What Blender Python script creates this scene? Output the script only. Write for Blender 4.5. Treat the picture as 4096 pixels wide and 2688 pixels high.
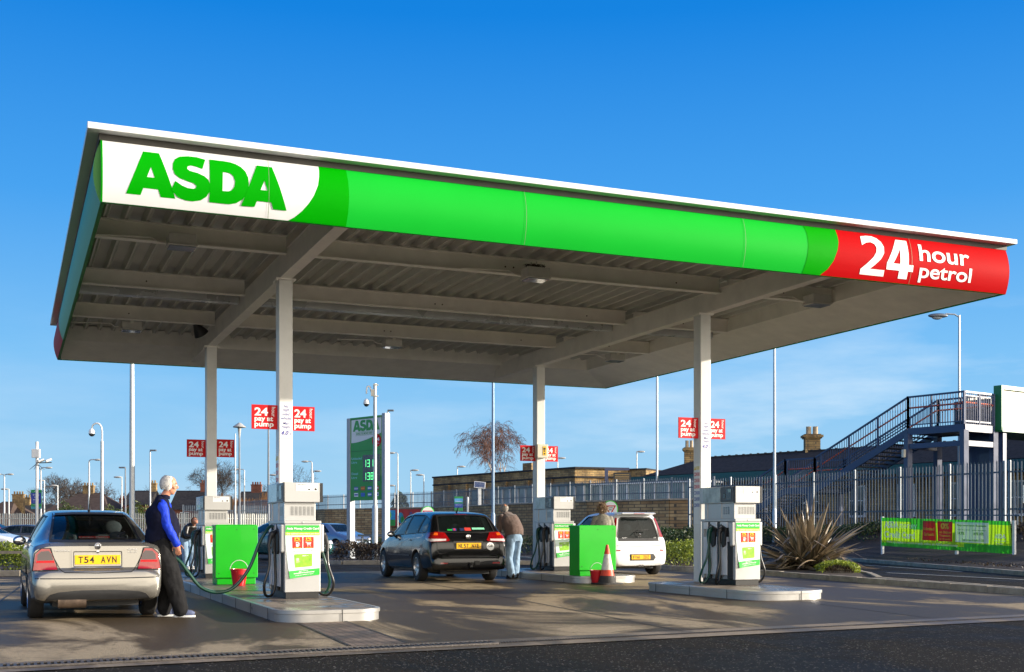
import bpy, bmesh, math, random
from mathutils import Vector, Matrix, noise
from mathutils.bvhtree import BVHTree
R = math.radians
rnd = random.Random(7)
scene = bpy.context.scene
for o in list(bpy.data.objects):
    bpy.data.objects.remove(o)

# ------------------------------------------------------------------ camera
CAMH, YAW = 1.14, 23.0
cd = bpy.data.cameras.new('camera')
cam = bpy.data.objects.new('camera', cd)
scene.collection.objects.link(cam)
cd.sensor_width = 36.0
cd.lens = 41.46
cd.shift_y = 0.1882
cd.clip_start = 0.1
cd.clip_end = 3000
cam.location = (0, 0, CAMH)
cam.rotation_euler = (R(90), 0, R(-YAW))
scene.camera = cam

# ------------------------------------------------------------------ light
SUN_EL, SUN_AZ = 12.2, 113.0          # azimuth clockwise from +Y
w = bpy.data.worlds.new('World')
scene.world = w
w.use_nodes = True
nt = w.node_tree
nt.nodes.clear()
N = nt.nodes.new
def lk(a, b): nt.links.new(a, b)
out = N('ShaderNodeOutputWorld'); bg = N('ShaderNodeBackground'); sky = N('ShaderNodeTexSky')
sky.sky_type = 'NISHITA'; sky.sun_disc = False
sky.sun_rotation = R(SUN_AZ)
sky.sun_elevation = R(SUN_EL)
sky.air_density = 1.0; sky.dust_density = 0.25; sky.ozone_density = 3.0; sky.altitude = 200
hs = N('ShaderNodeHueSaturation'); hs.inputs['Saturation'].default_value = 1.12; hs.inputs['Value'].default_value = 1.0
tint = N('ShaderNodeMix'); tint.data_type = 'RGBA'; tint.blend_type = 'MULTIPLY'; tint.inputs[0].default_value = 1.0
lk(sky.outputs[0], hs.inputs['Color']); lk(hs.outputs[0], tint.inputs[6])
# clear winter sky: deep blue overhead, pale blue low down, measured by elevation and mixed with the Nishita sky
tc = N('ShaderNodeTexCoord'); sep = N('ShaderNodeSeparateXYZ'); lk(tc.outputs['Generated'], sep.inputs[0])
cr = N('ShaderNodeValToRGB'); lk(sep.outputs['Z'], cr.inputs[0])
SKYRAMP = [(0.0, (.38, .66, .90)), (0.06, (.33, .63, .92)), (0.14, (.20, .54, .94)), (0.26, (.06, .37, .90)), (0.40, (.002, .23, .78)), (.7, (.0, .13, .52))]
cr.color_ramp.elements[0].position = SKYRAMP[0][0]; cr.color_ramp.elements[0].color = (*SKYRAMP[0][1], 1)
cr.color_ramp.elements[1].position = SKYRAMP[-1][0]; cr.color_ramp.elements[1].color = (*SKYRAMP[-1][1], 1)
for p_, c_ in SKYRAMP[1:-1]:
    e = cr.color_ramp.elements.new(p_); e.color = (*c_, 1)
EXPO = 0.85; FILL_GLOW = (17.5, 15.8, 13.2, 1)
sc_ = N('ShaderNodeVectorMath'); sc_.operation = 'SCALE'; sc_.inputs['Scale'].default_value = 10.0 / 2 ** EXPO; lk(cr.outputs[0], sc_.inputs[0])
tint.blend_type = 'MIX'; tint.inputs[0].default_value = .93; lk(sc_.outputs[0], tint.inputs[7])
# thin cloud wisps low in the sky
# warm fill glow added to the unseen sky right of and behind camera
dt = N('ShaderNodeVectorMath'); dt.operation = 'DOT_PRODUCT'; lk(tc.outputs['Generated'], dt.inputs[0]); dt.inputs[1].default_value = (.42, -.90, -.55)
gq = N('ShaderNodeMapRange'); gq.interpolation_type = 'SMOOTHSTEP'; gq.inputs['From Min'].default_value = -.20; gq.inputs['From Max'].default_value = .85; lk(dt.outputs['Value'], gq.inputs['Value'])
gw = N('ShaderNodeMix'); gw.data_type = 'RGBA'; lk(gq.outputs[0], gw.inputs[0]); lk(tint.outputs[2], gw.inputs[6]); gw.inputs[7].default_value = FILL_GLOW
mp = N('ShaderNodeMapping'); mp.inputs['Scale'].default_value = (2.2, 2.2, 11.0); lk(tc.outputs['Generated'], mp.inputs[0])
mp.inputs['Location'].default_value = (3.1, 1.7, 0.4)
nz = N('ShaderNodeTexNoise'); nz.inputs['Scale'].default_value = 1.6; nz.inputs['Detail'].default_value = 7; nz.inputs['Roughness'].default_value = .58
lk(mp.outputs[0], nz.inputs['Vector'])
mr = N('ShaderNodeMapRange'); mr.inputs['From Min'].default_value = .47; mr.inputs['From Max'].default_value = .72; lk(nz.outputs[0], mr.inputs['Value'])
low = N('ShaderNodeMapRange'); low.inputs['From Min'].default_value = .20; low.inputs['From Max'].default_value = .07; lk(sep.outputs['Z'], low.inputs['Value'])
mm = N('ShaderNodeMath'); mm.operation = 'MULTIPLY'; lk(mr.outputs[0], mm.inputs[0]); rt = N('ShaderNodeVectorMath'); rt.operation = 'DOT_PRODUCT'; lk(tc.outputs['Generated'], rt.inputs[0]); rt.inputs[1].default_value = (.92, -.39, 0)
rq = N('ShaderNodeMapRange'); rq.inputs['From Min'].default_value = -.15; rq.inputs['From Max'].default_value = .32; rq.inputs['To Min'].default_value = .22; lk(rt.outputs['Value'], rq.inputs['Value'])
lw = N('ShaderNodeMath'); lw.operation = 'MULTIPLY'; lk(low.outputs[0], lw.inputs[0]); lk(rq.outputs[0], lw.inputs[1]); lk(lw.outputs[0], mm.inputs[1])
m2 = N('ShaderNodeMath'); m2.operation = 'MULTIPLY'; m2.inputs[1].default_value = 1.0; lk(mm.outputs[0], m2.inputs[0])
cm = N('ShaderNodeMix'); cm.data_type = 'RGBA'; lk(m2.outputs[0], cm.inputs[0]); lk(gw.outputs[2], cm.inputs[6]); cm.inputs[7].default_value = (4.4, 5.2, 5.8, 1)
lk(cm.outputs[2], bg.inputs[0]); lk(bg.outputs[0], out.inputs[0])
SKY = 0.10
bg.inputs[1].default_value = SKY
sl = bpy.data.lights.new('sun', 'SUN'); sl.energy = 5.0; sl.angle = R(0.5); sl.color = (1, .90, .76)
sun = bpy.data.objects.new('sun', sl); scene.collection.objects.link(sun)
sd = Vector((math.sin(R(SUN_AZ)) * math.cos(R(SUN_EL)), math.cos(R(SUN_AZ)) * math.cos(R(SUN_EL)), math.sin(R(SUN_EL))))
sun.rotation_euler = sd.to_track_quat('Z', 'Y').to_euler()
scene.view_settings.view_transform = 'Standard'
scene.view_settings.look = 'None'
scene.view_settings.exposure = EXPO
scene.view_settings.gamma = 1.0
scene.cycles.diffuse_bounces = 7; scene.cycles.max_bounces = 14; scene.cycles.transparent_max_bounces = 24

# ------------------------------------------------------------------ helpers
def cf(r, d, z=0.0):
    """camera-frame right / forward metres -> world metres"""
    c, s = math.cos(R(YAW)), math.sin(R(YAW))
    return Vector((r * c + d * s, -r * s + d * c, z))
def srgb(h):
    h = h.lstrip('#'); v = [int(h[i:i+2], 16) / 255 for i in (0, 2, 4)]
    return tuple(x / 12.92 if x <= .04045 else ((x + .055) / 1.055) ** 2.4 for x in v)
MATS = {}
def pm(name, col, rough=.5, metal=0.0, var=.12, vs=6.0, bump=0.0, bs=40.0, coat=0.0, spec=.5, rv=0.0, emit=None, es=1.0, trans=0.0, alpha=1.0, dirt=0.0, dirtcol=(.05, .04, .03), sheen=0):
    """procedural principled material: colour and roughness carried by noise"""
    if name in MATS: return MATS[name]
    m = bpy.data.materials.new(name); m.use_nodes = True; MATS[name] = m
    t = m.node_tree; b = t.nodes['Principled BSDF']; n = t.nodes.new; L = t.links.new
    tc = n('ShaderNodeTexCoord')
    b.inputs['Metallic'].default_value = metal
    b.inputs['Coat Weight'].default_value = coat
    b.inputs['Coat Roughness'].default_value = .04
    b.inputs['Specular IOR Level'].default_value = spec
    b.inputs['Transmission Weight'].default_value = trans
    b.inputs['Alpha'].default_value = alpha
    b.inputs['Sheen Weight'].default_value = sheen
    col = tuple(col)
    nz = n('ShaderNodeTexNoise'); nz.inputs['Scale'].default_value = vs; nz.inputs['Detail'].default_value = 6; nz.inputs['Roughness'].default_value = .62
    L(tc.outputs['Object'], nz.inputs['Vector'])
    r = n('ShaderNodeValToRGB'); L(nz.outputs[0], r.inputs[0])
    r.color_ramp.elements[0].position = .28; r.color_ramp.elements[1].position = .72
    r.color_ramp.elements[0].color = (*[max(0, c * (1 - var)) for c in col], 1)
    r.color_ramp.elements[1].color = (*[min(1, c * (1 + var)) for c in col], 1)
    last = r.outputs[0]
    if dirt:
        d = n('ShaderNodeTexNoise'); d.inputs['Scale'].default_value = vs * .55; d.inputs['Detail'].default_value = 9; d.inputs['Roughness'].default_value = .7
        L(tc.outputs['Object'], d.inputs['Vector'])
        q = n('ShaderNodeMapRange'); q.inputs['From Min'].default_value = .52; q.inputs['From Max'].default_value = .75; q.inputs['To Max'].default_value = dirt
        L(d.outputs[0], q.inputs['Value'])
        x = n('ShaderNodeMix'); x.data_type = 'RGBA'; L(q.outputs[0], x.inputs[0]); L(last, x.inputs[6]); x.inputs[7].default_value = (*dirtcol, 1)
        last = x.outputs[2]
    L(last, b.inputs['Base Color'])
    if rv:
        q = n('ShaderNodeMapRange'); q.inputs['From Min'].default_value = .3; q.inputs['From Max'].default_value = .7
        q.inputs['To Min'].default_value = max(.02, rough - rv); q.inputs['To Max'].default_value = min(1, rough + rv)
        L(nz.outputs[0], q.inputs['Value']); L(q.outputs[0], b.inputs['Roughness'])
    else: b.inputs['Roughness'].default_value = rough
    if bump:
        z = n('ShaderNodeTexNoise'); z.inputs['Scale'].default_value = bs; z.inputs['Detail'].default_value = 5; L(tc.outputs['Object'], z.inputs['Vector'])
        bp = n('ShaderNodeBump'); bp.inputs['Strength'].default_value = bump; bp.inputs['Distance'].default_value = .02
        L(z.outputs[0], bp.inputs['Height']); L(bp.outputs[0], b.inputs['Normal'])
    if emit:
        b.inputs['Emission Color'].default_value = (*emit, 1); b.inputs['Emission Strength'].default_value = es
    return m
def brick_mat(name, c1, c2, mortar, scale=1.0, soot=.0, z0=0.0):
    if name in MATS: return MATS[name]
    m = bpy.data.materials.new(name); m.use_nodes = True; MATS[name] = m
    t = m.node_tree; b = t.nodes['Principled BSDF']; n = t.nodes.new; L = t.links.new
    tc = n('ShaderNodeTexCoord'); s = n('ShaderNodeSeparateXYZ'); L(tc.outputs['Object'], s.inputs[0])
    a = n('ShaderNodeMath'); L(s.outputs[0], a.inputs[0]); L(s.outputs[1], a.inputs[1])
    c = n('ShaderNodeCombineXYZ'); L(a.outputs[0], c.inputs[0]); L(s.outputs[2], c.inputs[1])
    k = n('ShaderNodeTexBrick'); L(c.outputs[0], k.inputs['Vector'])
    k.inputs['Scale'].default_value = 1.0; k.inputs['Brick Width'].default_value = .45 * scale; k.inputs['Row Height'].default_value = .16 * scale
    k.inputs['Mortar Size'].default_value = .018 * scale; k.inputs['Color1'].default_value = (*c1, 1); k.inputs['Color2'].default_value = (*c2, 1); k.inputs['Mortar'].default_value = (*mortar, 1)
    nz = n('ShaderNodeTexNoise'); nz.inputs['Scale'].default_value = .6; nz.inputs['Detail'].default_value = 8; nz.inputs['Roughness'].default_value = .7; L(tc.outputs['Object'], nz.inputs['Vector'])
    q = n('ShaderNodeMapRange'); q.inputs['From Min'].default_value = .42; q.inputs['From Max'].default_value = .62; q.inputs['To Min'].default_value = 0; q.inputs['To Max'].default_value = .25 + soot
    L(nz.outputs[0], q.inputs['Value'])
    x = n('ShaderNodeMix'); x.data_type = 'RGBA'; L(q.outputs[0], x.inputs[0]); L(k.outputs[0], x.inputs[6]); x.inputs[7].default_value = (.03, .025, .02, 1)
    L(x.outputs[2], b.inputs['Base Color']); b.inputs['Roughness'].default_value = .9
    bp = n('ShaderNodeBump'); bp.inputs['Strength'].default_value = .5; bp.inputs['Distance'].default_value = .02; L(k.outputs[1], bp.inputs['Height']); bp.invert = True; L(bp.outputs[0], b.inputs['Normal'])
    return m
def glass_mat(name, tintc=(.5, .6, .58), dens=.55, rough=.02):
    """tinted pane: part clear, part mirror by fresnel"""
    if name in MATS: return MATS[name]
    m = bpy.data.materials.new(name); m.use_nodes = True; MATS[name] = m
    t = m.node_tree; t.nodes.clear(); n = t.nodes.new; L = t.links.new
    o = n('ShaderNodeOutputMaterial'); mx = n('ShaderNodeMixShader'); tr = n('ShaderNodeBsdfTransparent'); gl = n('ShaderNodeBsdfGlossy'); fr = n('ShaderNodeFresnel')
    dk = n('ShaderNodeBsdfDiffuse'); m1 = n('ShaderNodeMixShader')
    tr.inputs[0].default_value = (*tintc, 1); gl.inputs['Roughness'].default_value = rough; fr.inputs[0].default_value = 1.42
    dk.inputs[0].default_value = (.012, .018, .018, 1); m1.inputs[0].default_value = dens
    L(tr.outputs[0], m1.inputs[1]); L(dk.outputs[0], m1.inputs[2])
    L(fr.outputs[0], mx.inputs[0]); L(m1.outputs[0], mx.inputs[1]); L(gl.outputs[0], mx.inputs[2]); L(mx.outputs[0], o.inputs[0])
    return m

def tagp(o, label=None, cat=None, group=None, kind=None):
    if label: o['label'] = label
    if cat: o['category'] = cat
    if group: o['group'] = group
    if kind: o['kind'] = kind
    return o
def thing(name, label, cat, loc=(0, 0, 0), rz=0.0, group=None):
    o = bpy.data.objects.new(name, None); scene.collection.objects.link(o)
    o.empty_display_size = .2
    o.location = loc; o.rotation_euler = (0, 0, rz)
    return tagp(o, label, cat, group)
def chain(o):
    m = Matrix.Identity(4)
    while o is not None:
        lm = Matrix.Translation(o.location) @ o.rotation_euler.to_matrix().to_4x4() @ Matrix.Diagonal((*o.scale, 1))
        m = lm @ m; o = o.parent
    return m
class MB:
    def __init__(s): s.v = []; s.f = []; s.m = []
    def add(s, vs, fs, m=0):
        k = len(s.v); s.v += [tuple(v) for v in vs]; s.f += [tuple(i + k for i in f) for f in fs]; s.m += [m] * len(fs); return s
    def box(s, x0, x1, y0, y1, z0, z1, m=0, M=None):
        v = [Vector((x, y, z)) for z in (z0, z1) for y in (y0, y1) for x in (x0, x1)]
        if M is not None: v = [M @ p for p in v]
        return s.add(v, [(0, 2, 3, 1), (4, 5, 7, 6), (0, 1, 5, 4), (2, 6, 7, 3), (0, 4, 6, 2), (1, 3, 7, 5)], m)
    def bar(s, p, q, w, h=None, m=0, up=(0, 0, 1)):
        p, q = Vector(p), Vector(q); h = h or w; d = (q - p).normalized(); u = Vector(up)
        if abs(d.dot(u)) > .99: u = Vector((0, 1, 0))
        a = d.cross(u).normalized(); b = a.cross(d).normalized()
        v = []
        for e in (p, q):
            for i, j in ((-1, -1), (1, -1), (1, 1), (-1, 1)): v.append(e + a * i * w / 2 + b * j * h / 2)
        return s.add(v, [(0, 1, 2, 3), (7, 6, 5, 4), (0, 4, 5, 1), (1, 5, 6, 2), (2, 6, 7, 3), (3, 7, 4, 0)], m)
    def tube(s, pts, r, n=8, m=0, cap=True):
        pts = [Vector(p) for p in pts]; rs = r if isinstance(r, (list, tuple)) else [r] * len(pts)
        k = len(s.v); prev = None
        for i, p in enumerate(pts):
            d = (pts[min(i + 1, len(pts) - 1)] - pts[max(i - 1, 0)])
            if d.length < 1e-9: d = Vector((0, 0, 1))
            d.normalize()
            if prev is None:
                a = d.orthogonal().normalized()
            else:
                a = prev - d * prev.dot(d)
                a = a.normalized() if a.length > 1e-6 else d.orthogonal().normalized()
            prev = a; b = d.cross(a)
            for j in range(n):
                t = 2 * math.pi * j / n; s.v.append(tuple(p + (a * math.cos(t) + b * math.sin(t)) * rs[i]))
        for i in range(len(pts) - 1):
            for j in range(n):
                a0 = k + i * n + j; a1 = k + i * n + (j + 1) % n
                s.f.append((a0, a1, a1 + n, a0 + n)); s.m.append(m)
        if cap:
            s.f.append(tuple(k + j for j in range(n))[::-1]); s.m.append(m)
            e = k + (len(pts) - 1) * n; s.f.append(tuple(e + j for j in range(n))); s.m.append(m)
        return s
    def lathe(s, prof, c=(0, 0, 0), axis='z', n=24, m=0, cap=True):
        """prof: (radius, height) list"""
        k = len(s.v)
        for r, h in prof:
            for j in range(n):
                t = 2 * math.pi * j / n; a, b = r * math.cos(t), r * math.sin(t)
                p = (a, b, h) if axis == 'z' else ((h, a, b) if axis == 'x' else (b, h, a))
                s.v.append((p[0] + c[0], p[1] + c[1], p[2] + c[2]))
        for i in range(len(prof) - 1):
            for j in range(n):
                a0 = k + i * n + j; a1 = k + i * n + (j + 1) % n
                s.f.append((a0, a1, a1 + n, a0 + n)); s.m.append(m)
        if cap:
            if prof[0][0] > 1e-4: s.f.append(tuple(k + j for j in range(n))[::-1]); s.m.append(m)
            e = k + (len(prof) - 1) * n
            if prof[-1][0] > 1e-4: s.f.append(tuple(e + j for j in range(n))); s.m.append(m)
        return s
    def prism(s, poly, axis, a0, a1, m=0, M=None):
        n = len(poly)
        def P(p, a):
            v = Vector((p[0], a, p[1])) if axis == 'y' else (Vector((a, p[0], p[1])) if axis == 'x' else Vector((p[0], p[1], a)))
            return M @ v if M is not None else v
        v = [P(p, a0) for p in poly] + [P(p, a1) for p in poly]
        return s.add(v, [tuple(range(n))[::-1], tuple(range(n, 2 * n))] + [(i, (i + 1) % n, (i + 1) % n + n, i + n) for i in range(n)], m)
    def ell(s, c, r, n=16, k=10, m=0, M=None):
        if not isinstance(r, (tuple, list)): r = (r, r, r)
        vs = []; fs = []
        for i in range(k + 1):
            a = math.pi * i / k
            for j in range(n):
                t = 2 * math.pi * j / n
                p = Vector((r[0] * math.sin(a) * math.cos(t), r[1] * math.sin(a) * math.sin(t), r[2] * math.cos(a)))
                if M is not None: p = M @ p
                vs.append(p + Vector(c))
        for i in range(k):
            for j in range(n): fs.append((i * n + j, (i + 1) * n + j, (i + 1) * n + (j + 1) % n, i * n + (j + 1) % n))
        return s.add(vs, fs, m)
    def build(s, name, mats, parent=None, smooth=None, bevel=0.0, world=False, fix=True):
        me = bpy.data.meshes.new(name)
        vs = s.v
        if parent is not None and world:
            inv = chain(parent).inverted(); vs = [tuple(inv @ Vector(v)) for v in vs]
        me.from_pydata(vs, [], s.f)
        if not isinstance(mats, (list, tuple)): mats = [mats]
        for m_ in mats: me.materials.append(m_)
        if len(mats) > 1: me.polygons.foreach_set('material_index', s.m)
        me.update()
        if fix and len(s.f) < 30000:
            b = bmesh.new(); b.from_mesh(me); bmesh.ops.remove_doubles(b, verts=b.verts, dist=1e-5)
            bmesh.ops.recalc_face_normals(b, faces=b.faces); b.to_mesh(me); b.free()
        if smooth is not None:
            me.shade_smooth(); me.set_sharp_from_angle(angle=R(smooth))
        o = bpy.data.objects.new(name, me); scene.collection.objects.link(o); o.parent = parent
        if bevel:
            mo = o.modifiers.new('bevel', 'BEVEL'); mo.width = bevel; mo.segments = 2; mo.limit_method = 'ANGLE'; mo.angle_limit = R(40)
        return o
def copy_tree(o, parent=None):
    c = o.copy(); scene.collection.objects.link(c); c.parent = parent
    for ch in [x for x in bpy.data.objects if x.parent == o]: copy_tree(ch, c)
    return c
def struct(name, mb, mats, smooth=None):
    o = mb.build(name, mats, None, smooth=smooth); o['kind'] = 'structure'; return o
_tc = {}
def text2d(s, off=0.0, shear=0.0, res=3):
    k = (s, off, shear)
    if k in _tc: return _tc[k]
    cu = bpy.data.curves.new('t', 'FONT'); cu.body = s; cu.offset = off; cu.shear = shear; cu.resolution_u = res
    o = bpy.data.objects.new('t', cu); scene.collection.objects.link(o)
    dg = bpy.context.evaluated_depsgraph_get(); dg.update()
    me = bpy.data.meshes.new_from_object(o.evaluated_get(dg))
    v = [(p.co.x, p.co.y) for p in me.vertices]; f = [tuple(p.vertices) for p in me.polygons]
    bpy.data.objects.remove(o); bpy.data.curves.remove(cu); bpy.data.meshes.remove(me)
    _tc[k] = (v, f); return _tc[k]
def text(mb, s, p0, ux, uz, wd, ht, off=.02, m=0, shear=0.0, fn=None):
    """letters fitted to a wd x ht box whose lower left corner is p0, lying along ux / uz"""
    v, f = text2d(s, off, shear)
    if not v: return
    x0 = min(a for a, b in v); x1 = max(a for a, b in v); y0 = min(b for a, b in v); y1 = max(b for a, b in v)
    ux, uz, p0 = Vector(ux), Vector(uz), Vector(p0)
    vs = []
    for a, b in v:
        p = p0 + ux * ((a - x0) / (x1 - x0) * wd) + uz * ((b - y0) / (y1 - y0) * ht)
        vs.append(fn(p) if fn else p)
    mb.add(vs, f, m)
def subgrid(v, f, cell):
    bm = bmesh.new(); vv = [bm.verts.new((a, b, 0)) for a, b in v]
    for q in f:
        try: bm.faces.new([vv[i] for i in q])
        except ValueError: pass
    xs = [a for a, b in v]; ys = [b for a, b in v]
    for ax, lo, hi in ((0, min(xs), max(xs)), (1, min(ys), max(ys))):
        t = lo + cell
        while t < hi:
            no = (1, 0, 0) if ax == 0 else (0, 1, 0); co = (t, 0, 0) if ax == 0 else (0, t, 0)
            bmesh.ops.bisect_plane(bm, geom=bm.verts[:] + bm.edges[:] + bm.faces[:], plane_co=co, plane_no=no, dist=1e-6); t += cell
    bm.verts.index_update()
    v2 = [(a.co.x, a.co.y) for a in bm.verts]; f2 = [tuple(x.index for x in a.verts) for a in bm.faces]; bm.free(); return v2, f2
def cutgrid(polys, cell, holes=()):
    """2-D polygon(s) triangulated and cut on a grid -> verts, faces"""
    bm = bmesh.new()
    for poly in [polys] if not isinstance(polys[0][0], (tuple, list)) else polys:
        es = []
        vs = [bm.verts.new((p[0], p[1], 0)) for p in poly]
        es += [bm.edges.new((vs[i], vs[(i + 1) % len(vs)])) for i in range(len(vs))]
        for h in holes:
            hv = [bm.verts.new((p[0], p[1], 0)) for p in h]
            es += [bm.edges.new((hv[i], hv[(i + 1) % len(hv)])) for i in range(len(hv))]
        bmesh.ops.triangle_fill(bm, edges=es, use_beauty=True, normal=(0, 0, 1))
    xs = [v.co.x for v in bm.verts]; ys = [v.co.y for v in bm.verts]
    for ax, lo, hi in ((0, min(xs), max(xs)), (1, min(ys), max(ys))):
        t = math.ceil(lo / cell) * cell
        while t < hi:
            if t > lo + 1e-6:
                no = (1, 0, 0) if ax == 0 else (0, 1, 0); co = (t, 0, 0) if ax == 0 else (0, t, 0)
                bmesh.ops.bisect_plane(bm, geom=bm.verts[:] + bm.edges[:] + bm.faces[:], plane_co=co, plane_no=no, dist=1e-6)
            t += cell
    bm.verts.index_update()
    v = [(a.co.x, a.co.y) for a in bm.verts]; f = [tuple(x.index for x in a.verts) for a in bm.faces]
    bm.free(); return v, f
def bake(o, mods=True):
    """freeze modifiers into the mesh"""
    dg = bpy.context.evaluated_depsgraph_get(); dg.update()
    me = bpy.data.meshes.new_from_object(o.evaluated_get(dg))
    o.modifiers.clear(); old = o.data; o.data = me; bpy.data.meshes.remove(old); return o

# ================================================================== GROUND
def ground_mat(name, c_dry, c_wet, wet_lo, wet_hi, r_dry, r_wet, scale=.5, speck=0.0, bump=.3, bsc=60, spec=.5):
    m = bpy.data.materials.new(name); m.use_nodes = True; MATS[name] = m
    t = m.node_tree; b = t.nodes['Principled BSDF']; n = t.nodes.new; L = t.links.new
    tc = n('ShaderNodeTexCoord')
    mp = n('ShaderNodeMapping'); mp.inputs['Scale'].default_value = (1.0, .45, 1); mp.inputs['Rotation'].default_value = (0, 0, R(38)); L(tc.outputs['Object'], mp.inputs[0])
    a = n('ShaderNodeTexNoise'); a.inputs['Scale'].default_value = scale; a.inputs['Detail'].default_value = 9; a.inputs['Roughness'].default_value = .6; a.inputs['Distortion'].default_value = .7; L(mp.outputs[0], a.inputs['Vector'])
    q = n('ShaderNodeMapRange'); q.inputs['From Min'].default_value = wet_lo; q.inputs['From Max'].default_value = wet_hi; q.interpolation_type = 'SMOOTHSTEP'; L(a.outputs[0], q.inputs['Value'])
    f = n('ShaderNodeTexNoise'); f.inputs['Scale'].default_value = 14; f.inputs['Detail'].default_value = 8; f.inputs['Roughness'].default_value = .75; L(tc.outputs['Object'], f.inputs['Vector'])
    fr = n('ShaderNodeMapRange'); fr.inputs['From Min'].default_value = .25; fr.inputs['From Max'].default_value = .75; fr.inputs['To Min'].default_value = .7; fr.inputs['To Max'].default_value = 1.3; L(f.outputs[0], fr.inputs['Value'])
    x = n('ShaderNodeMix'); x.data_type = 'RGBA'; L(q.outputs[0], x.inputs[0]); x.inputs[6].default_value = (*c_dry, 1); x.inputs[7].default_value = (*c_wet, 1)
    y = n('ShaderNodeVectorMath'); y.operation = 'SCALE'; L(x.outputs[2], y.inputs[0]); L(fr.outputs[0], y.inputs['Scale'])
    last = y.outputs[0]
    st = n('ShaderNodeTexNoise'); st.inputs['Scale'].default_value = 2.6; st.inputs['Detail'].default_value = 5; st.inputs['Roughness'].default_value = .5; st.inputs['Distortion'].default_value = 1.5; L(tc.outputs['Object'], st.inputs['Vector'])
    sr = n('ShaderNodeMapRange'); sr.inputs['From Min'].default_value = .60; sr.inputs['From Max'].default_value = .72; sr.inputs['To Max'].default_value = .55; L(st.outputs[0], sr.inputs['Value'])
    sx = n('ShaderNodeMix'); sx.data_type = 'RGBA'; L(sr.outputs[0], sx.inputs[0]); L(last, sx.inputs[6]); sx.inputs[7].default_value = (.045, .035, .028, 1); last = sx.outputs[2]
    if speck:
        v = n('ShaderNodeTexVoronoi'); v.inputs['Scale'].default_value = 75; L(tc.outputs['Object'], v.inputs['Vector'])
        s = n('ShaderNodeMapRange'); s.inputs['From Min'].default_value = .972; s.inputs['From Max'].default_value = .98; s.inputs['To Max'].default_value = speck
        sp = n('ShaderNodeSeparateColor'); L(v.outputs['Color'], sp.inputs[0]); L(sp.outputs[0], s.inputs['Value'])
        z = n('ShaderNodeMix'); z.data_type = 'RGBA'; L(s.outputs[0], z.inputs[0]); L(last, z.inputs[6]); z.inputs[7].default_value = (.22, .20, .17, 1); last = z.outputs[2]
    L(last, b.inputs['Base Color'])
    rr = n('ShaderNodeMapRange'); rr.inputs['To Min'].default_value = r_dry; rr.inputs['To Max'].default_value = r_wet; L(q.outputs[0], rr.inputs['Value']); L(rr.outputs[0], b.inputs['Roughness'])
    b.inputs['Specular IOR Level'].default_value = spec
    bn = n('ShaderNodeTexNoise'); bn.inputs['Scale'].default_value = bsc; bn.inputs['Detail'].default_value = 4; L(tc.outputs['Object'], bn.inputs['Vector'])
    bs = n('ShaderNodeMapRange'); bs.inputs['To Min'].default_value = bump; bs.inputs['To Max'].default_value = bump * .35; L(q.outputs[0], bs.inputs['Value'])
    bp = n('ShaderNodeBump'); bp.inputs['Distance'].default_value = .01; L(bs.outputs[0], bp.inputs['Strength']); L(bn.outputs[0], bp.inputs['Height']); L(bp.outputs[0], b.inputs['Normal'])
    return m
M_asph = ground_mat('asphalt', (.024, .021, .017), (.014, .013, .012), .42, .60, .85, .62, .5, .85, .8, 60, spec=.06)
M_conc = ground_mat('forecourt_concrete', (.335, .265, .17), (.068, .050, .030), .41, .51, .84, .5, .42, 0, 1.0, 75, spec=.13)
M_strip = ground_mat('old_concrete', (.24, .185, .125), (.10, .075, .05), .4, .6, .8, .5, 1.2, 0, .5, 40)
M_joint = pm('joint_tar', (.03, .026, .022), .6, var=.3)
M_paint = pm('road_paint', (.42, .42, .38), .6, var=.25, vs=9, dirt=.5)
M_kerb = pm('kerb_concrete', (.34, .29, .22), .85, var=.3, vs=4, bump=.4, bs=60, dirt=.6, dirtcol=(.08, .07, .04))
M_soil = pm('soil_mulch', (.045, .028, .016), .95, var=.6, vs=9, bump=1.0, bs=30)

def poly_sheet(name, pts, z, mat):
    mb = MB(); mb.add([(x, y, z) for x, y in pts], [tuple(range(len(pts)))]); return struct(name, mb, mat)
struct('ground', MB().add([(-900, -60, -.004), (900, -60, -.004), (900, 1200, -.004), (-900, 1200, -.004)], [(0, 1, 2, 3)]), M_asph)
def dr(x): return 10.52 + .07 * x                                   # line of the drain along the edge of the slab
poly_sheet('forecourt_concrete', [(-9, dr(-9) + .3), (16.35, dr(16.35) + .3), (16.5, 17), (16.75, 24), (16.7, 30.5), (-9, 30.5)], .004, M_conc)
mb = MB()
for a, b_ in ((-9, -.02), (.32, .34)):
    pass
mb.add([(-9, dr(-9) - .36, .006), (17.5, dr(17.5) - .36, .006), (17.5, dr(17.5) + .36, .006), (-9, dr(-9) + .36, .006)], [(0, 1, 2, 3)])
struct('drain_surround', mb, M_strip)
mb = MB(); mb.add([(-9, dr(-9) - .11, .009), (4.4, dr(4.4) - .11, .009), (4.4, dr(4.4) + .11, .009), (-9, dr(-9) + .11, .009)], [(0, 1, 2, 3)])
mb.add([(4.4, dr(4.4) - .03, .009), (17.5, dr(17.5) - .03, .009), (17.5, dr(17.5) + .03, .009), (4.4, dr(4.4) + .03, .009)], [(0, 1, 2, 3)])
struct('drain_channel', mb, pm('drain_black', (.006, .006, .006), .8))
M_iron = pm('cast_iron', (.085, .075, .07), .5, metal=.4, var=.35, vs=15, bump=.3)
mb = MB(); x = -3.0
while x < 4.4:
    y = dr(x); mb.box(x, x + .024, y - .11, y + .11, .010, .022); x += .052
for s_ in (-.125, .11):
    mb.bar((-3, dr(-3) + s_ + .008, .017), (4.4, dr(4.4) + s_ + .008, .017), .02, .016)
x = 4.45
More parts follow.
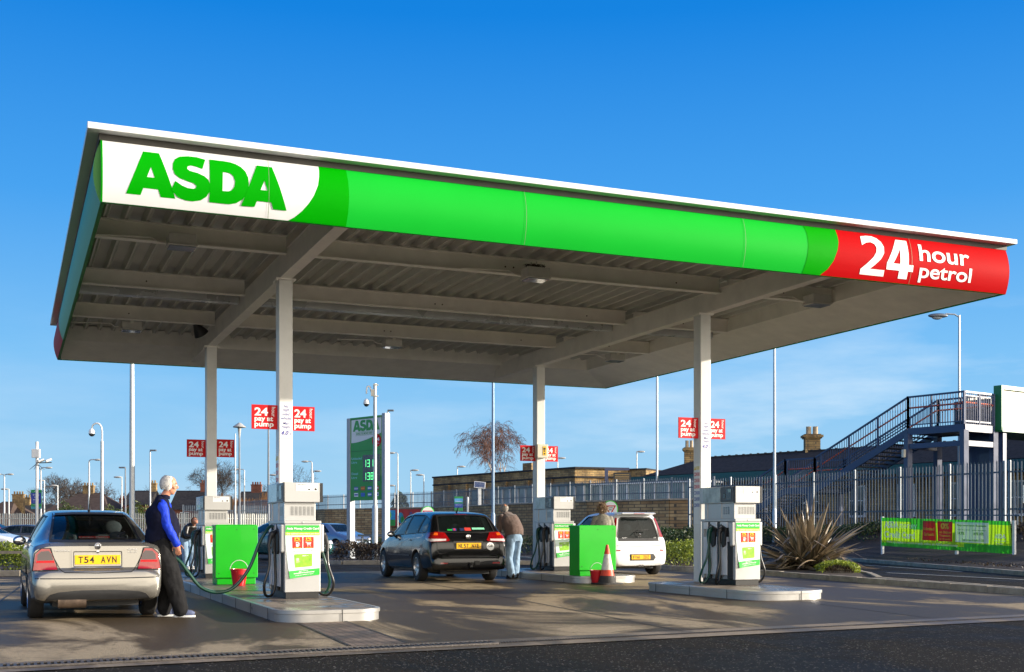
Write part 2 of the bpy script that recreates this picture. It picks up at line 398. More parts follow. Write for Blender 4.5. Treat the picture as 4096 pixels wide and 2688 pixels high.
while x < 16.5:
    y = dr(x); mb.box(x, x + .012, y - .035, y + .035, .010, .015); x += .034
struct('drain_grating', mb, M_iron)
# joints and the block-paved service trench
mb = MB()
def jl(p, q, w_=.03, z=.0085):
    p, q = Vector((*p, z)), Vector((*q, z)); d = (q - p).normalized(); a = Vector((-d.y, d.x, 0)) * w_ / 2
    mb.add([p - a, q - a, q + a, p + a], [(0, 1, 2, 3)])
jl((6.85, 11.3), (7.6, 18.6)); jl((7.6, 18.6), (8.4, 30)); jl((10.75, 11.6), (11.35, 15.4)); jl((-1.0, 10.8), (-.3, 18)); jl((-.3, 18), (.5, 30))
jl((4.4, 17.5), (10.7, 18.3)); jl((4.4, 24.4), (10.7, 24.9)); jl((12.4, 21), (16.6, 21.4)); jl((12.3, 24.4), (16.6, 24.7)); jl((-9, 16.9), (2.9, 17.1)); jl((-9, 23.9), (2.9, 24.1))
jl((3.02, 11.15), (3.18, 14.1), .035); jl((3.62, 11.2), (3.78, 14.2), .035)
struct('slab_joints', mb, M_joint)
def tile_mat(name, c1, c2, mo, bw, rh, rough=.45):
    m = bpy.data.materials.new(name); m.use_nodes = True; t = m.node_tree; b = t.nodes['Principled BSDF']; n = t.nodes.new; L = t.links.new
    tc = n('ShaderNodeTexCoord'); k = n('ShaderNodeTexBrick'); L(tc.outputs['Object'], k.inputs['Vector']); k.offset = 0
    for nm, v in (('Scale', 1), ('Brick Width', bw), ('Row Height', rh), ('Mortar Size', .008)): k.inputs[nm].default_value = v
    k.inputs['Color1'].default_value = (*c1, 1); k.inputs['Color2'].default_value = (*c2, 1); k.inputs['Mortar'].default_value = (*mo, 1)
    nz = n('ShaderNodeTexNoise'); nz.inputs['Scale'].default_value = 2.2; nz.inputs['Detail'].default_value = 8; L(tc.outputs['Object'], nz.inputs['Vector'])
    q = n('ShaderNodeMapRange'); q.inputs['From Min'].default_value = .4; q.inputs['From Max'].default_value = .6; q.inputs['To Min'].default_value = 1.15; q.inputs['To Max'].default_value = .6; L(nz.outputs[0], q.inputs['Value'])
    y = n('ShaderNodeVectorMath'); y.operation = 'SCALE'; L(k.outputs[0], y.inputs[0]); L(q.outputs[0], y.inputs['Scale']); L(y.outputs[0], b.inputs['Base Color'])
    q2 = n('ShaderNodeMapRange'); q2.inputs['From Min'].default_value = .4; q2.inputs['From Max'].default_value = .6; q2.inputs['To Min'].default_value = rough + .2; q2.inputs['To Max'].default_value = rough * .55; L(nz.outputs[0], q2.inputs['Value']); L(q2.outputs[0], b.inputs['Roughness'])
    bp = n('ShaderNodeBump'); bp.invert = True; bp.inputs['Strength'].default_value = .6; bp.inputs['Distance'].default_value = .01; L(k.outputs[1], bp.inputs['Height']); L(bp.outputs[0], b.inputs['Normal'])
    return m
M_tile = tile_mat('island_tiles', (.24, .19, .145), (.20, .16, .12), (.07, .055, .04), .33, .33)
M_block = tile_mat('block_paving', (.17, .12, .085), (.13, .095, .07), (.05, .04, .03), .1, .2, .95)
poly_sheet('service_trench', [(3.03, 11.1), (3.6, 11.15), (3.76, 14.0), (3.19, 14.0)], .007, M_block)

# ================================================================== CANOPY
X0, X1, Y0, Y1, ZB, ZT = 1.0, 15.55, 15.17, 29.8, 5.12, 5.87
canopy = thing('petrol_station_canopy', 'huge flat petrol station canopy on four white columns with a green, white and red fascia', 'canopy', (8.3, 22.5, 0))
M_wh = pm('white_cladding', (.66, .67, .67), .35, var=.04, vs=2, coat=.3)
M_col = pm('column_paint', (.74, .73, .69), .42, var=.06, vs=3, bump=.05, bs=20, dirt=.12, dirtcol=(.35, .28, .2))
M_beam = pm('beam_paint', (.86, .83, .76), .5, var=.08, vs=2.5, dirt=.12, dirtcol=(.3, .24, .17), rv=.1)
M_deck = pm('deck_steel', (.56, .55, .51), .45, metal=.1, var=.12, vs=1.3, dirt=.2, dirtcol=(.2, .18, .15), rv=.12)
M_under = pm('lip_under', (.07, .065, .055), .6, var=.15)
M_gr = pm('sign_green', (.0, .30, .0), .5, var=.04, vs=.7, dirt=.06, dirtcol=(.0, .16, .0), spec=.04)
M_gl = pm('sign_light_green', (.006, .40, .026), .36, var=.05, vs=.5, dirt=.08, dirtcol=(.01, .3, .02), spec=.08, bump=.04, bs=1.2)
M_red = pm('sign_red', (.42, .002, .004), .5, var=.05, vs=.8, spec=.03)
M_wt = pm('lettering_white', (.80, .80, .78), .4, var=.02)
def bulge(z):
    t = min(1, max(0, (z - ZB) / (ZT - ZB))); return .085 * math.sin(math.pi * t) ** .9 if 0 < t < 1 else 0
def fas(p, off=0.0):                                                # a point on the curved front fascia
    return (p[0], Y0 - bulge(p[1]) - off, p[1])
def fascia_patch(name, poly, mat, off, parent, holes=(), cell=.09, labelled=None):
    v, f = cutgrid(poly, cell, holes)
    m_ = MB(); m_.add([fas(p, off) for p in v], f)
    m_.add([fas(p, off - .001) for p in v], [q[::-1] for q in f])
    o = m_.build(name, mat, parent, smooth=30, world=True, fix=False); return o
# backing shells of all four fascias (curved profile), then coloured panels proud of the front
prof = [(ZB + (ZT - ZB) * i / 10) for i in range(11)]
mb = MB()
def shell(fixed, a0, a1, along, sgn, seg=6):
    vs = []; fs = []
    for i in range(seg + 1):
        a = a0 + (a1 - a0) * i / seg
        for z in prof:
            b_ = fixed + sgn * bulge(z); vs.append((a, b_, z) if along == 'x' else (b_, a, z))
        for z in prof[::-1]:
            b_ = fixed - sgn * .05; vs.append((a, b_, z) if along == 'x' else (b_, a, z))
    k = 2 * len(prof)
    for i in range(seg):
        for j in range(k): fs.append((i * k + j, i * k + (j + 1) % k, (i + 1) * k + (j + 1) % k, (i + 1) * k + j))
    fs.append(tuple(range(k))); fs.append(tuple(seg * k + j for j in range(k))[::-1])
    return MB().add(vs, fs)
shell(Y0, X0, X1, 'x', -1).build('front_fascia', M_gl, canopy, smooth=25, world=True)
shell(Y1, X0, X1, 'x', 1).build('back_fascia', M_gl, canopy, smooth=25, world=True)
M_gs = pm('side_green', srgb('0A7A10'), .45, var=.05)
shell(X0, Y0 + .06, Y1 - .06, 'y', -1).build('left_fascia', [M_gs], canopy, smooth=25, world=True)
shell(X1, Y0 + .06, Y1 - .06, 'y', 1).build('right_fascia', [M_gr], canopy, smooth=25, world=True)
# left side: darker far end is red like the right-hand sign of the front
mb = MB()
vs = []; fs = []
for a in (26.6, Y1 - .07):
    for z in prof: vs.append((X0 - bulge(z) - .004, a, z))
for j in range(10): fs.append((j, j + 1, 12 + j, 11 + j))
mb.add(vs, fs).build('red_panel', M_red, canopy, smooth=30, world=True)
arc = [(3.69, 5.87), (3.692, 5.81), (3.685, 5.72), (3.665, 5.6), (3.61, 5.46), (3.55, 5.36), (3.47, 5.26), (3.37, 5.17), (3.29, 5.122)]
lg = [(4.06, 5.868), (4.075, 5.7), (4.08, 5.5), (4.075, 5.3), (4.06, 5.122)]
dg = [(11.37, 5.868), (11.405, 5.75), (11.41, 5.58), (11.395, 5.36), (11.35, 5.122)]
rd = [(11.985, 5.868), (12.0, 5.75), (12.0, 5.66), (11.97, 5.53), (11.9, 5.35), (11.81, 5.22), (11.69, 5.122)]
fascia_patch('white_sign_panel', [(1.02, 5.122), (1.02, 5.868)] + arc, M_wh, .004, canopy)
fascia_patch('dark_green_band', arc[::-1] + lg, M_gr, .004, canopy)
fascia_patch('dark_green_band', dg[::-1] + rd, M_gr, .004, canopy)
fascia_patch('red_sign_panel', rd[::-1] + [(15.548, 5.868), (15.548, 5.122)], M_red, .004, canopy)
fascia_patch('green_corner_strip', [(1.0, 5.121), (1.0, 5.869), (1.019, 5.869), (1.019, 5.121)], M_gr, .006, canopy)
LOGO = dict(
 A=([(1.29, 5.24), (1.492, 5.783), (1.68, 5.783), (1.875, 5.24), (1.70, 5.24), (1.667, 5.325), (1.492, 5.325), (1.46, 5.24)], [[(1.58, 5.59), (1.623, 5.46), (1.533, 5.46)]]),
 S=([(2.24, 5.77), (2.2, 5.64), (2.12, 5.662), (2.06, 5.668), (2.02, 5.652), (2.012, 5.62), (2.045, 5.596), (2.14, 5.58), (2.22, 5.55), (2.27, 5.51), (2.293, 5.45), (2.29, 5.37), (2.25, 5.30), (2.18, 5.25), (2.09, 5.23), (2.0, 5.232), (1.9, 5.26), (1.82, 5.34), (1.87, 5.45), (1.95, 5.402), (2.02, 5.38), (2.09, 5.378), (2.12, 5.392), (2.122, 5.418), (2.09, 5.445), (2.01, 5.464), (1.92, 5.49), (1.86, 5.535), (1.838, 5.60), (1.842, 5.67), (1.87, 5.73), (1.93, 5.772), (2.03, 5.79), (2.14, 5.79)], []),
 D=([(2.29, 5.78), (2.47, 5.78), (2.545, 5.775), (2.61, 5.76), (2.68, 5.725), (2.735, 5.67), (2.768, 5.59), (2.773, 5.5), (2.755, 5.40), (2.70, 5.315), (2.62, 5.262), (2.55, 5.243), (2.49, 5.24), (2.285, 5.24)], [[(2.45, 5.63), (2.50, 5.632), (2.545, 5.622), (2.58, 5.59), (2.60, 5.53), (2.592, 5.46), (2.56, 5.412), (2.52, 5.393), (2.445, 5.39)]]),
 E=([(2.68, 5.235), (2.88, 5.775), (3.075, 5.775), (3.262, 5.235), (3.09, 5.235), (3.06, 5.315), (2.88, 5.315), (2.85, 5.24)], [[(2.97, 5.58), (3.01, 5.455), (2.922, 5.455)]]))
for i, k in enumerate('ASDE'):
    fascia_patch('green_letter', LOGO[k][0], M_gr, .008 + .0015 * i, canopy, LOGO[k][1])
def ft(p): return Vector(fas((p[0], p[2]), .0085))
def fascia_text(name, s, x, z, wd, ht, off, extra=0):
    v, f = text2d(s, off, 0, 6)
    x0 = min(a for a, b in v); x1 = max(a for a, b in v); y0 = min(b for a, b in v); y1 = max(b for a, b in v)
    v = [((a - x0) / (x1 - x0) * wd, (b - y0) / (y1 - y0) * ht) for a, b in v]; v, f = subgrid(v, f, .07)
    m_ = MB(); m_.add([(x + a, Y0 - bulge(z + b) - .010, z + b) for a, b in v], f)
    return m_.build(name, M_wt, canopy, world=True, fix=False)
TWO = [(12.45, 5.80), (12.57, 5.822), (12.68, 5.825), (12.77, 5.80), (12.85, 5.745), (12.892, 5.66), (12.885, 5.56), (12.82, 5.46), (12.71, 5.36), (12.62, 5.292), (12.91, 5.292), (12.91, 5.195), (12.435, 5.195), (12.435, 5.275), (12.56, 5.375), (12.67, 5.475), (12.73, 5.56), (12.742, 5.635), (12.71, 5.695), (12.64, 5.72), (12.55, 5.705), (12.455, 5.655)]
FOUR = [(13.16, 5.815), (13.385, 5.815), (13.385, 5.415), (13.485, 5.415), (13.485, 5.31), (13.385, 5.31), (13.385, 5.19), (13.205, 5.19), (13.205, 5.31), (12.945, 5.31), (12.945, 5.41)]
fascia_patch('white_numeral', TWO, M_wt, .009, canopy); fascia_patch('white_numeral', FOUR, M_wt, .009, canopy, [[(13.215, 5.66), (13.215, 5.415), (13.075, 5.415)]])
fascia_text('white_lettering', 'hour', 13.61, 5.50, 1.06, .28, .016)
fascia_text('white_lettering', 'petrol', 13.62, 5.165, 1.10, .30, .016)
mb = MB()
for x in (2.95, 6.4, 9.6, 12.95):
    mb.box(x - .002, x + .002, 0, 0, 0, 0)
mb = MB()
for x in (3.03, 6.62, 10.25, 13.45):
    vs = [Vector(fas((x + s_, z), .0135)) for z in prof for s_ in (-.003, .003)]
    mb.add(vs, [(2 * i, 2 * i + 1, 2 * i + 3, 2 * i + 2) for i in range(10)])
mb.build('panel_joint', pm('joint_line', (.12, .2, .1), .5), canopy, world=True, fix=False)
# overhanging roof edge
mb = MB(); o_ = .16
mb.box(X0 - o_, X1 + .10, Y0 - o_, Y1 + o_, 5.95, 6.03)
mb.build('roof_edge', M_wh, canopy, world=True, bevel=.006)
mb = MB(); mb.box(X0 - .02, X1 + .02, Y0 - .01, Y1 + .01, 5.87, 5.948)
mb.build('roof_edge_soffit', M_under, canopy, world=True)
mb = MB(); mb.box(X0 + .1, X1 - .1, Y0 + .1, Y1 - .1, 5.80, 5.86); mb.build('roof_slab', M_under, canopy, world=True)
# corrugated deck, ribs running front to back
mb = MB(); P_ = .30; xs = []; x = X0 + .06
while x < X1 - .36:
    xs += [(x, 5.78), (x + .13, 5.78), (x + .165, 5.68), (x + .195, 5.695), (x + .225, 5.68), (x + .265, 5.78)]; x += P_
vs = []; fs = []
for y in (Y0 + .06, Y1 - .06):
    for p in xs: vs.append((p[0], y, p[1]))
n_ = len(xs)
for i in range(n_ - 1): fs.append((i, i + 1, n_ + i + 1, n_ + i))
mb.add(vs, fs).build('corrugated_deck', M_deck, canopy, world=True, fix=False)
for x in (4.02, 11.9):
    mb = MB(); mb.box(x - .095, x + .095, Y0 + .06, Y1 - .8, 5.125, 5.145); mb.box(x - .095, x + .095, Y0 + .06, Y1 - .8, 5.48, 5.50); mb.box(x - .085, x + .085, Y0 + .06, Y1 - .8, 5.145, 5.48)
    mb.build('main_beam', M_beam, canopy, world=True, bevel=.006)
for i, y in enumerate((18.2, 21.75, 25.15)):
    mb = MB()
    for a, b_ in ((X0 + .07, 3.92), (4.12, 11.8), (12.0, X1 - 1.25)):
        mb.box(a, b_, y - .006, y + .006, 5.41, 5.67); mb.box(a, b_, y - .075, y + .075, 5.395, 5.41); mb.box(a, b_, y - .075, y + .075, 5.66, 5.675)
    mb.build('roof_purlin', M_beam, canopy, world=True)
mb = MB()
for a, b_ in ((X0 + .07, 3.92), (4.12, 11.8), (12.0, X1 - 1.25)):
    mb.box(a, b_, 22.3, 22.5, 5.36, 5.54)
mb.build('gutter_channel', pm('gutter_steel', (.62, .64, .64), .3, metal=.3, var=.15, vs=1.5, rv=.15), canopy, world=True)
# edge beams and sloping soffit at the back and the right
mb = MB()
mb.box(X0 + .07, X1 - 1.25, Y1 - 1.27, Y1 - 1.23, 5.42, 5.76)
mb.box(X1 - 1.25, X1 - 1.21, Y0 + .07, Y1 - 1.23, 5.42, 5.76)
mb.build('edge_beam', M_beam, canopy, world=True)
mb = MB(); a, b_ = 5.42, 5.13
xi, xo, yi, yo = X1 - 1.21, X1 - .06, Y1 - 1.23, Y1 - .06
mb.add([(X0 + .07, yi, a), (xi, yi, a), (xo, yo, b_), (X0 + .07, yo, b_), (X0 + .07, yi, a + .02), (xi, yi, a + .02), (xo, yo, b_ + .02), (X0 + .07, yo, b_ + .02)], [(0, 1, 2, 3), (7, 6, 5, 4)])
mb.add([(xi, Y0 + .07, a), (xo, Y0 + .07, b_), (xo, yo, b_), (xi, yi, a), (xi, Y0 + .07, a + .02), (xo, Y0 + .07, b_ + .02), (xo, yo, b_ + .02), (xi, yi, a + .02)], [(0, 1, 2, 3), (7, 6, 5, 4)])
mb.build('sloping_soffit', M_beam, canopy, world=True, fix=False)
mb = MB()
for i in range(1, 5):
    x = X0 + i * 2.9; mb.bar((x, yi, a - .003), (x, yo, b_ - .003), .012, .004)
    y = Y0 + i * 2.9; mb.bar((xi, y, a - .003), (xo, y, b_ - .003), .012, .004)

COLS = [(4.02, 18.8), (11.82, 18.8), (4.02, 26.35), (11.9, 26.35)]
for x, y in COLS:
    mb = MB(); mb.box(x - .11, x + .11, y - .125, y + .125, .15, 5.10)
    c_ = mb.build('column', M_col, canopy, world=True, bevel=.012)
    mb = MB(); mb.box(x - .16, x + .16, y - .15, y + .15, 5.10, 5.124)
    for i in (-1, 1):
        for j in (-1, 1): mb.lathe([(.018, 5.085), (.018, 5.10)], (x + i * .135, y + j * .11, 0), n=6)
    mb.build('cap_plate', M_beam, c_, world=True)
# rust marks and bolt heads on the purlins
mb = MB()
for y in (18.2, 21.75, 25.15):
    for x in (2.2, 7.6, 7.75, 10.9, 13.2):
        mb.lathe([(.014, 0), (.014, .008)], (x, y - .014, 5.52), axis='y', n=8)
mb.build('bolt_head', pm('bolt', (.1, .07, .05), .6, metal=.5), canopy, world=True)

M_lens = pm('lamp_glass', (.30, .34, .38), .12, var=.1, coat=.5)
M_lampbox = pm('lamp_housing', (.62, .60, .55), .5, var=.08, dirt=.2, dirtcol=(.2, .14, .08))
fl = [('nearest the logo end', 2.3, 17.85), ('with a bird nest on top', 8.0, 17.85), ('nearest the red 24 hour petrol sign', 13.7, 17.85),
      ('near the black loudspeaker', 2.3, 25.75), ('in the middle of the back row', 7.96, 25.75), ('at its far right corner', 13.68, 25.75)]
for lab, x, y in fl:
    t = thing('canopy_floodlight', 'square box floodlight under the canopy ' + lab, 'floodlight', (x, y, 5.24), 0, 'floodlights under the canopy')
    mb = MB(); mb.box(-.2, .2, -.16, .16, .05, .21); mb.box(-.215, .215, -.175, .175, .03, .055)
    mb.build('housing', M_lampbox, t, bevel=.02)
    mb = MB(); mb.box(-.19, .19, -.15, .15, .012, .03); mb.build('lens', M_lens, t, bevel=.008)
    mb = MB(); mb.box(-.03, .03, -.02, .2, .17, .24) if y < 20 else mb.box(-.03, .03, -.2, .02, .17, .24)
    mb.tube([(-.2, .1, .1), (-.32, .13, .12), (-.4, .2, .19), (-1.2, .27, .175)], .011, 6); mb.build('bracket', M_beam, t)
    if 'nest' in lab:
        mb = MB()
        for i in range(150):
            a = rnd.uniform(0, 6.28); q = rnd.uniform(.02, .17); p = Vector((math.cos(a) * q, math.sin(a) * q * .7 + .02, .225 + rnd.uniform(0, .05)))
            d = Vector((rnd.uniform(-1, 1), rnd.uniform(-1, 1), rnd.uniform(-.4, .5))) * .06; mb.tube([p - d, p + d], .004, 3)
        nn = mb.build('bird_nest', pm('twigs', (.05, .035, .02), .9, var=.4), None)
        nn.location = (x, y, 5.24); tagp(nn, 'untidy twig bird nest on top of the middle front floodlight', 'nest')
t = thing('horn_loudspeaker', 'black horn loudspeaker on the underside of the canopy by the back left column', 'loudspeaker', (3.62, 25.3, 5.3))
Mx = Matrix.Rotation(R(-35), 4, 'Y') @ Matrix.Rotation(R(20), 4, 'X')
mb = MB(); mb.lathe([(.14, -.1), (.16, -.1), (.10, .05), (.06, .14), (.05, .22), (.0, .22)], n=20, cap=False)
mb.lathe([(.145, -.095), (.02, .12)], n=20, cap=False); mb.v = [tuple(Mx @ Vector(v)) for v in mb.v]
M_blk = pm('black_plastic', (.02, .02, .02), .45, var=.3)
mb.build('horn', M_blk, t, smooth=40)
mb = MB(); mb.bar((.02, 0, .1), (.3, .1, .2), .05, .03); mb.build('bracket', M_blk, t)

# ------------------------------------------------------------------ pay-at-pump plates on the columns
M_plate = pm('plate_red', srgb('C40E16'), .6, var=.04, spec=.25)
def pay_sign(x0, x1, z0, z1, y, label):
    t = thing('pump_sign', label, 'sign', ((x0 + x1) / 2, y, z0), 0, 'red 24 hour pay at pump signs')
    W_, H_ = x1 - x0, z1 - z0; hx = W_ / 2
    mb = MB(); mb.box(-hx, hx, -.008, .008, 0, H_); mb.build('panel', M_plate, t)
    mb = MB(); k = -.0095; U = (1, 0, 0); V = (0, 0, 1)
    text(mb, '24', (-hx + W_ * .11, k, H_ * .55), U, V, W_ * .52, H_ * .33, .03)
    text(mb, 'hour', (hx - W_ * .23, k, H_ * .92), (0, 0, -1), (1, 0, 0), H_ * .40, W_ * .15, .01)
    text(mb, 'pay at', (-hx + W_ * .11, k, H_ * .265), U, V, W_ * .72, H_ * .25, .03)
    text(mb, 'pump', (-hx + W_ * .11, k, H_ * .04), U, V, W_ * .74, H_ * .21, .03)
    mb.build('lettering', M_wt, t, fix=False)
    mb = MB(); mb.box(-hx + .02 if x0 > 4.0 and x0 < 11 or x0 > 12 else hx - .04, -hx + .04 if x0 > 4.0 and x0 < 11 or x0 > 12 else hx - .02, .008, .03, .05, H_ - .05); mb.build('bracket', M_col, t)
S24 = 'red pay at pump sign '
pay_sign(3.49, 3.90, 2.72, 3.105, 18.75, S24 + 'left of the front left column')
pay_sign(4.13, 4.50, 2.71, 3.10, 18.75, S24 + 'right of the front left column')
pay_sign(3.50, 3.905, 2.70, 3.08, 26.3, S24 + 'left of the shaded back left column')
pay_sign(4.14, 4.52, 2.71, 3.10, 26.3, S24 + 'right of the shaded back left column')
pay_sign(11.38, 11.785, 2.79, 3.17, 26.3, S24 + 'left of the column with the cream intercom box')
pay_sign(12.015, 12.39, 2.79, 3.17, 26.3, S24 + 'right of the column with the cream intercom box')
pay_sign(11.28, 11.70, 2.81, 3.19, 18.75, S24 + 'left of the front right column by the spiky plant')
pay_sign(11.93, 12.29, 2.81, 3.19, 18.75, S24 + 'right of the front right column by the spiky plant')
M_ink = pm('blue_ink', srgb('3A3F9E'), .5, var=.05)
for x, lab in ((4.02, 'left'), (11.82, 'right')):
    t = thing('height_notice', 'white notice No high sided vehicles Max Height 4.0m on the front %s column' % lab, 'notice', (x, 18.67, 2.58), 0, 'maximum height notices')
    mb = MB(); mb.box(-.1, .1, -.002, .004, 0, .56); mb.build('panel', M_wt, t)
    mb = MB(); U = (1, 0, 0); V = (0, 0, 1); k = -.0035
    for s_, z_, h_, w_ in (('No', .485, .042, .075), ('high', .42, .052, .1), ('sided', .36, .044, .125), ('vehicles', .295, .044, .165), ('Max', .215, .042, .1), ('Height', .15, .05, .14), ('4.0', .05, .068, .125)):
        text(mb, s_, (-w_ / 2 - (.02 if s_ == '4.0' else 0), k, z_), U, V, w_, h_, .008 if s_ != '4.0' else .03, shear=.35)
    text(mb, 'm', (.055, k, .05), U, V, .035, .03, 0, shear=.3)
    mb.build('lettering', M_ink, t, fix=False)
    # column of safety stickers down the shaded face
    t = thing('safety_stickers', 'strip of small warning pictogram stickers on the shaded side of the front %s column' % lab, 'sticker', (x - .112, 18.8, 1.85), 0, 'pump safety sticker strips')
    cols_ = ['E8C814', 'C8323C', 'C8323C', 'C8323C', '2A50A0', '2A50A0', '2A50A0']
    mb = MB(); mb.box(-.003, .003, -.1, .1, -.62, .5); mb.build('backing', M_wt, t)
    for i, c_ in enumerate(cols_):
        mb = MB(); z_ = .38 - i * .115
        if i == 0: mb.prism([(.095, z_), (.025, z_), (.06, z_ + .07)], 'x', -.0055, -.0035)
        else: mb.lathe([(.036, -.0055), (.036, -.0035)], (0, .06, z_ + .035), axis='x', n=14); mb.lathe([(.022, -.0065), (.022, -.0045)], (0, .06, z_ + .035), axis='x', n=14, m=1)
        mb.box(-.0055, -.0035, -.09, .015, z_ + .005, z_ + .065)
        for q in range(3): mb.box(-.0065, -.005, -.08, .005, z_ + .012 + q * .018, z_ + .02 + q * .018, 1)
        mb.build('pictogram', [pm('sticker' + c_, srgb(c_), .5, var=.05), M_wt], t)
# intercom box on the back right column
t = thing('help_point', 'cream intercom help point box with yellow label on the back right column', 'intercom box', (11.87, 26.1, 2.86), 0)
M_cream = pm('cream_enamel', (.62, .58, .46), .4, var=.06, dirt=.1)
mb = MB(); mb.box(-.145, .145, -.05, .12, 0, .33); mb.build('box', M_cream, t, bevel=.012)
mb = MB(); mb.box(.0, .09, -.056, -.05, .06, .28); mb.build('label_plate', pm('label_yellow', srgb('E0B020'), .4), t)
mb = MB(); mb.lathe([(.028, -.062), (.028, -.055)], (.045, 0, .22), axis='y', n=16); mb.box(.025, .065, -.060, -.056, .15, .18); mb.lathe([(.02, -.060), (.02, -.055)], (.045, 0, .1), axis='y', n=12); mb.build('button', M_blk, t)

# ------------------------------------------------------------------ islands
M_steel = pm('kerb_steel', (.46, .45, .43), .36, metal=.55, var=.1, vs=1.5, bump=.06, bs=8, rv=.1, dirt=.25, dirtcol=(.2, .17, .13))
M_grate = pm('plain_steel', (.50, .50, .49), .36, metal=.5, var=.05, vs=1.5, rv=.06)
def rrect(x0, x1, y0, y1, r, n=8):
    p = []
    for cx, cy, a in ((x1 - r, y0 + r, -90), (x1 - r, y1 - r, 0), (x0 + r, y1 - r, 90), (x0 + r, y0 + r, 180)):
        for i in range(n + 1): t_ = R(a + 90 * i / n); p.append((cx + r * math.cos(t_), cy + r * math.sin(t_)))
    return p
def island(x0, x1, y0, y1, r, label):
    t = thing('pump_island', label, 'pump island', ((x0 + x1) / 2, (y0 + y1) / 2, 0), 0, 'raised pump islands')
    P = rrect(x0, x1, y0, y1, r); Q = rrect(x0 + .05, x1 - .05, y0 + .05, y1 - .05, r - .05); n = len(P)
    mb = MB()
    P2 = rrect(x0 + .012, x1 - .012, y0 + .012, y1 - .012, r)
    lv = [(P2, 0), (P2, .10), (P, .105), (P, .148), (P2, .153), (Q, .153)]
    for pl, z in lv: mb.v += [(a, b, z) for a, b in pl]
    for l in range(len(lv) - 1):
        for i in range(n): mb.f.append((l * n + i, l * n + (i + 1) % n, (l + 1) * n + (i + 1) % n, (l + 1) * n + i)); mb.m.append(0)
    mb.build('steel_kerb', M_steel, t, smooth=30, world=True)
    mb = MB(); mb.prism(Q, 'z', .02, .150); mb.build('tiled_top', M_tile, t, world=True)
    js = []
    for x in (x0 - .001, x1 + .001):
        y = y0 + r + .3
        while y < y1 - r: js.append((x - .002, x + .002, y, y + .01)); y += 1.15
    js.append(((x0 + x1) / 2 + .1, (x0 + x1) / 2 + .11, y0 - .003, y0 + .003))
    for a, b, c, d in js: MB().box(a, b, c, d, 0, .15).build('kerb_joint', pm('dark_gap', (.03, .03, .03), .8), t, world=True)
island(2.95, 4.3, 14.1, 27.6, .36, 'long left steel edged pump island with two pumps and a green cabinet')
island(10.72, 12.25, 15.5, 19.25, .5, 'front right steel edged pump island with one pump, by the spiky plant')
island(10.8, 12.3, 21.9, 27.2, .42, 'back right steel edged pump island behind the traffic cone')

# ------------------------------------------------------------------ petrol pumps
M_hoseG = pm('hose_green', (.004, .055, .035), .35, var=.15, vs=10, coat=.2)
M_hoseB = pm('hose_black', (.012, .012, .013), .35, var=.2, vs=10, coat=.2)
M_white = pm('pump_white', (.70, .71, .72), .35, var=.05, coat=.3, dirt=.15, dirtcol=(.25, .2, .16))
M_mint = pm('poster_mint', srgb('DDF3EA'), .35, var=.02, coat=.3)
M_pg = pm('poster_green', srgb('2BB23A'), .3, var=.03, coat=.3)
M_lime = pm('poster_lime', srgb('A8D41C'), .3, var=.03, coat=.3)
M_pr = pm('poster_red', srgb('E02814'), .3, var=.03, coat=.3)
M_py = pm('poster_yellow', srgb('F4E02A'), .3, var=.03)
M_or = pm('poster_orange', srgb('F08A28'), .3, var=.03)
M_dkp = pm('display_dark', (.025, .03, .035), .2, var=.1, coat=.4)
M_lcd = pm('lcd', (.25, .38, .36), .2, var=.05)
M_dgp = pm('dark_grey_panel', (.07, .075, .08), .35, var=.1)
M_grey = pm('grey_panel', (.40, .41, .42), .35, metal=.3, var=.1)
def rr(cx, cz, w_, h_, r): return [(x, z) for x, z in rrect(cx - w_ / 2, cx + w_ / 2, cz - h_ / 2, cz + h_ / 2, r, 3)]
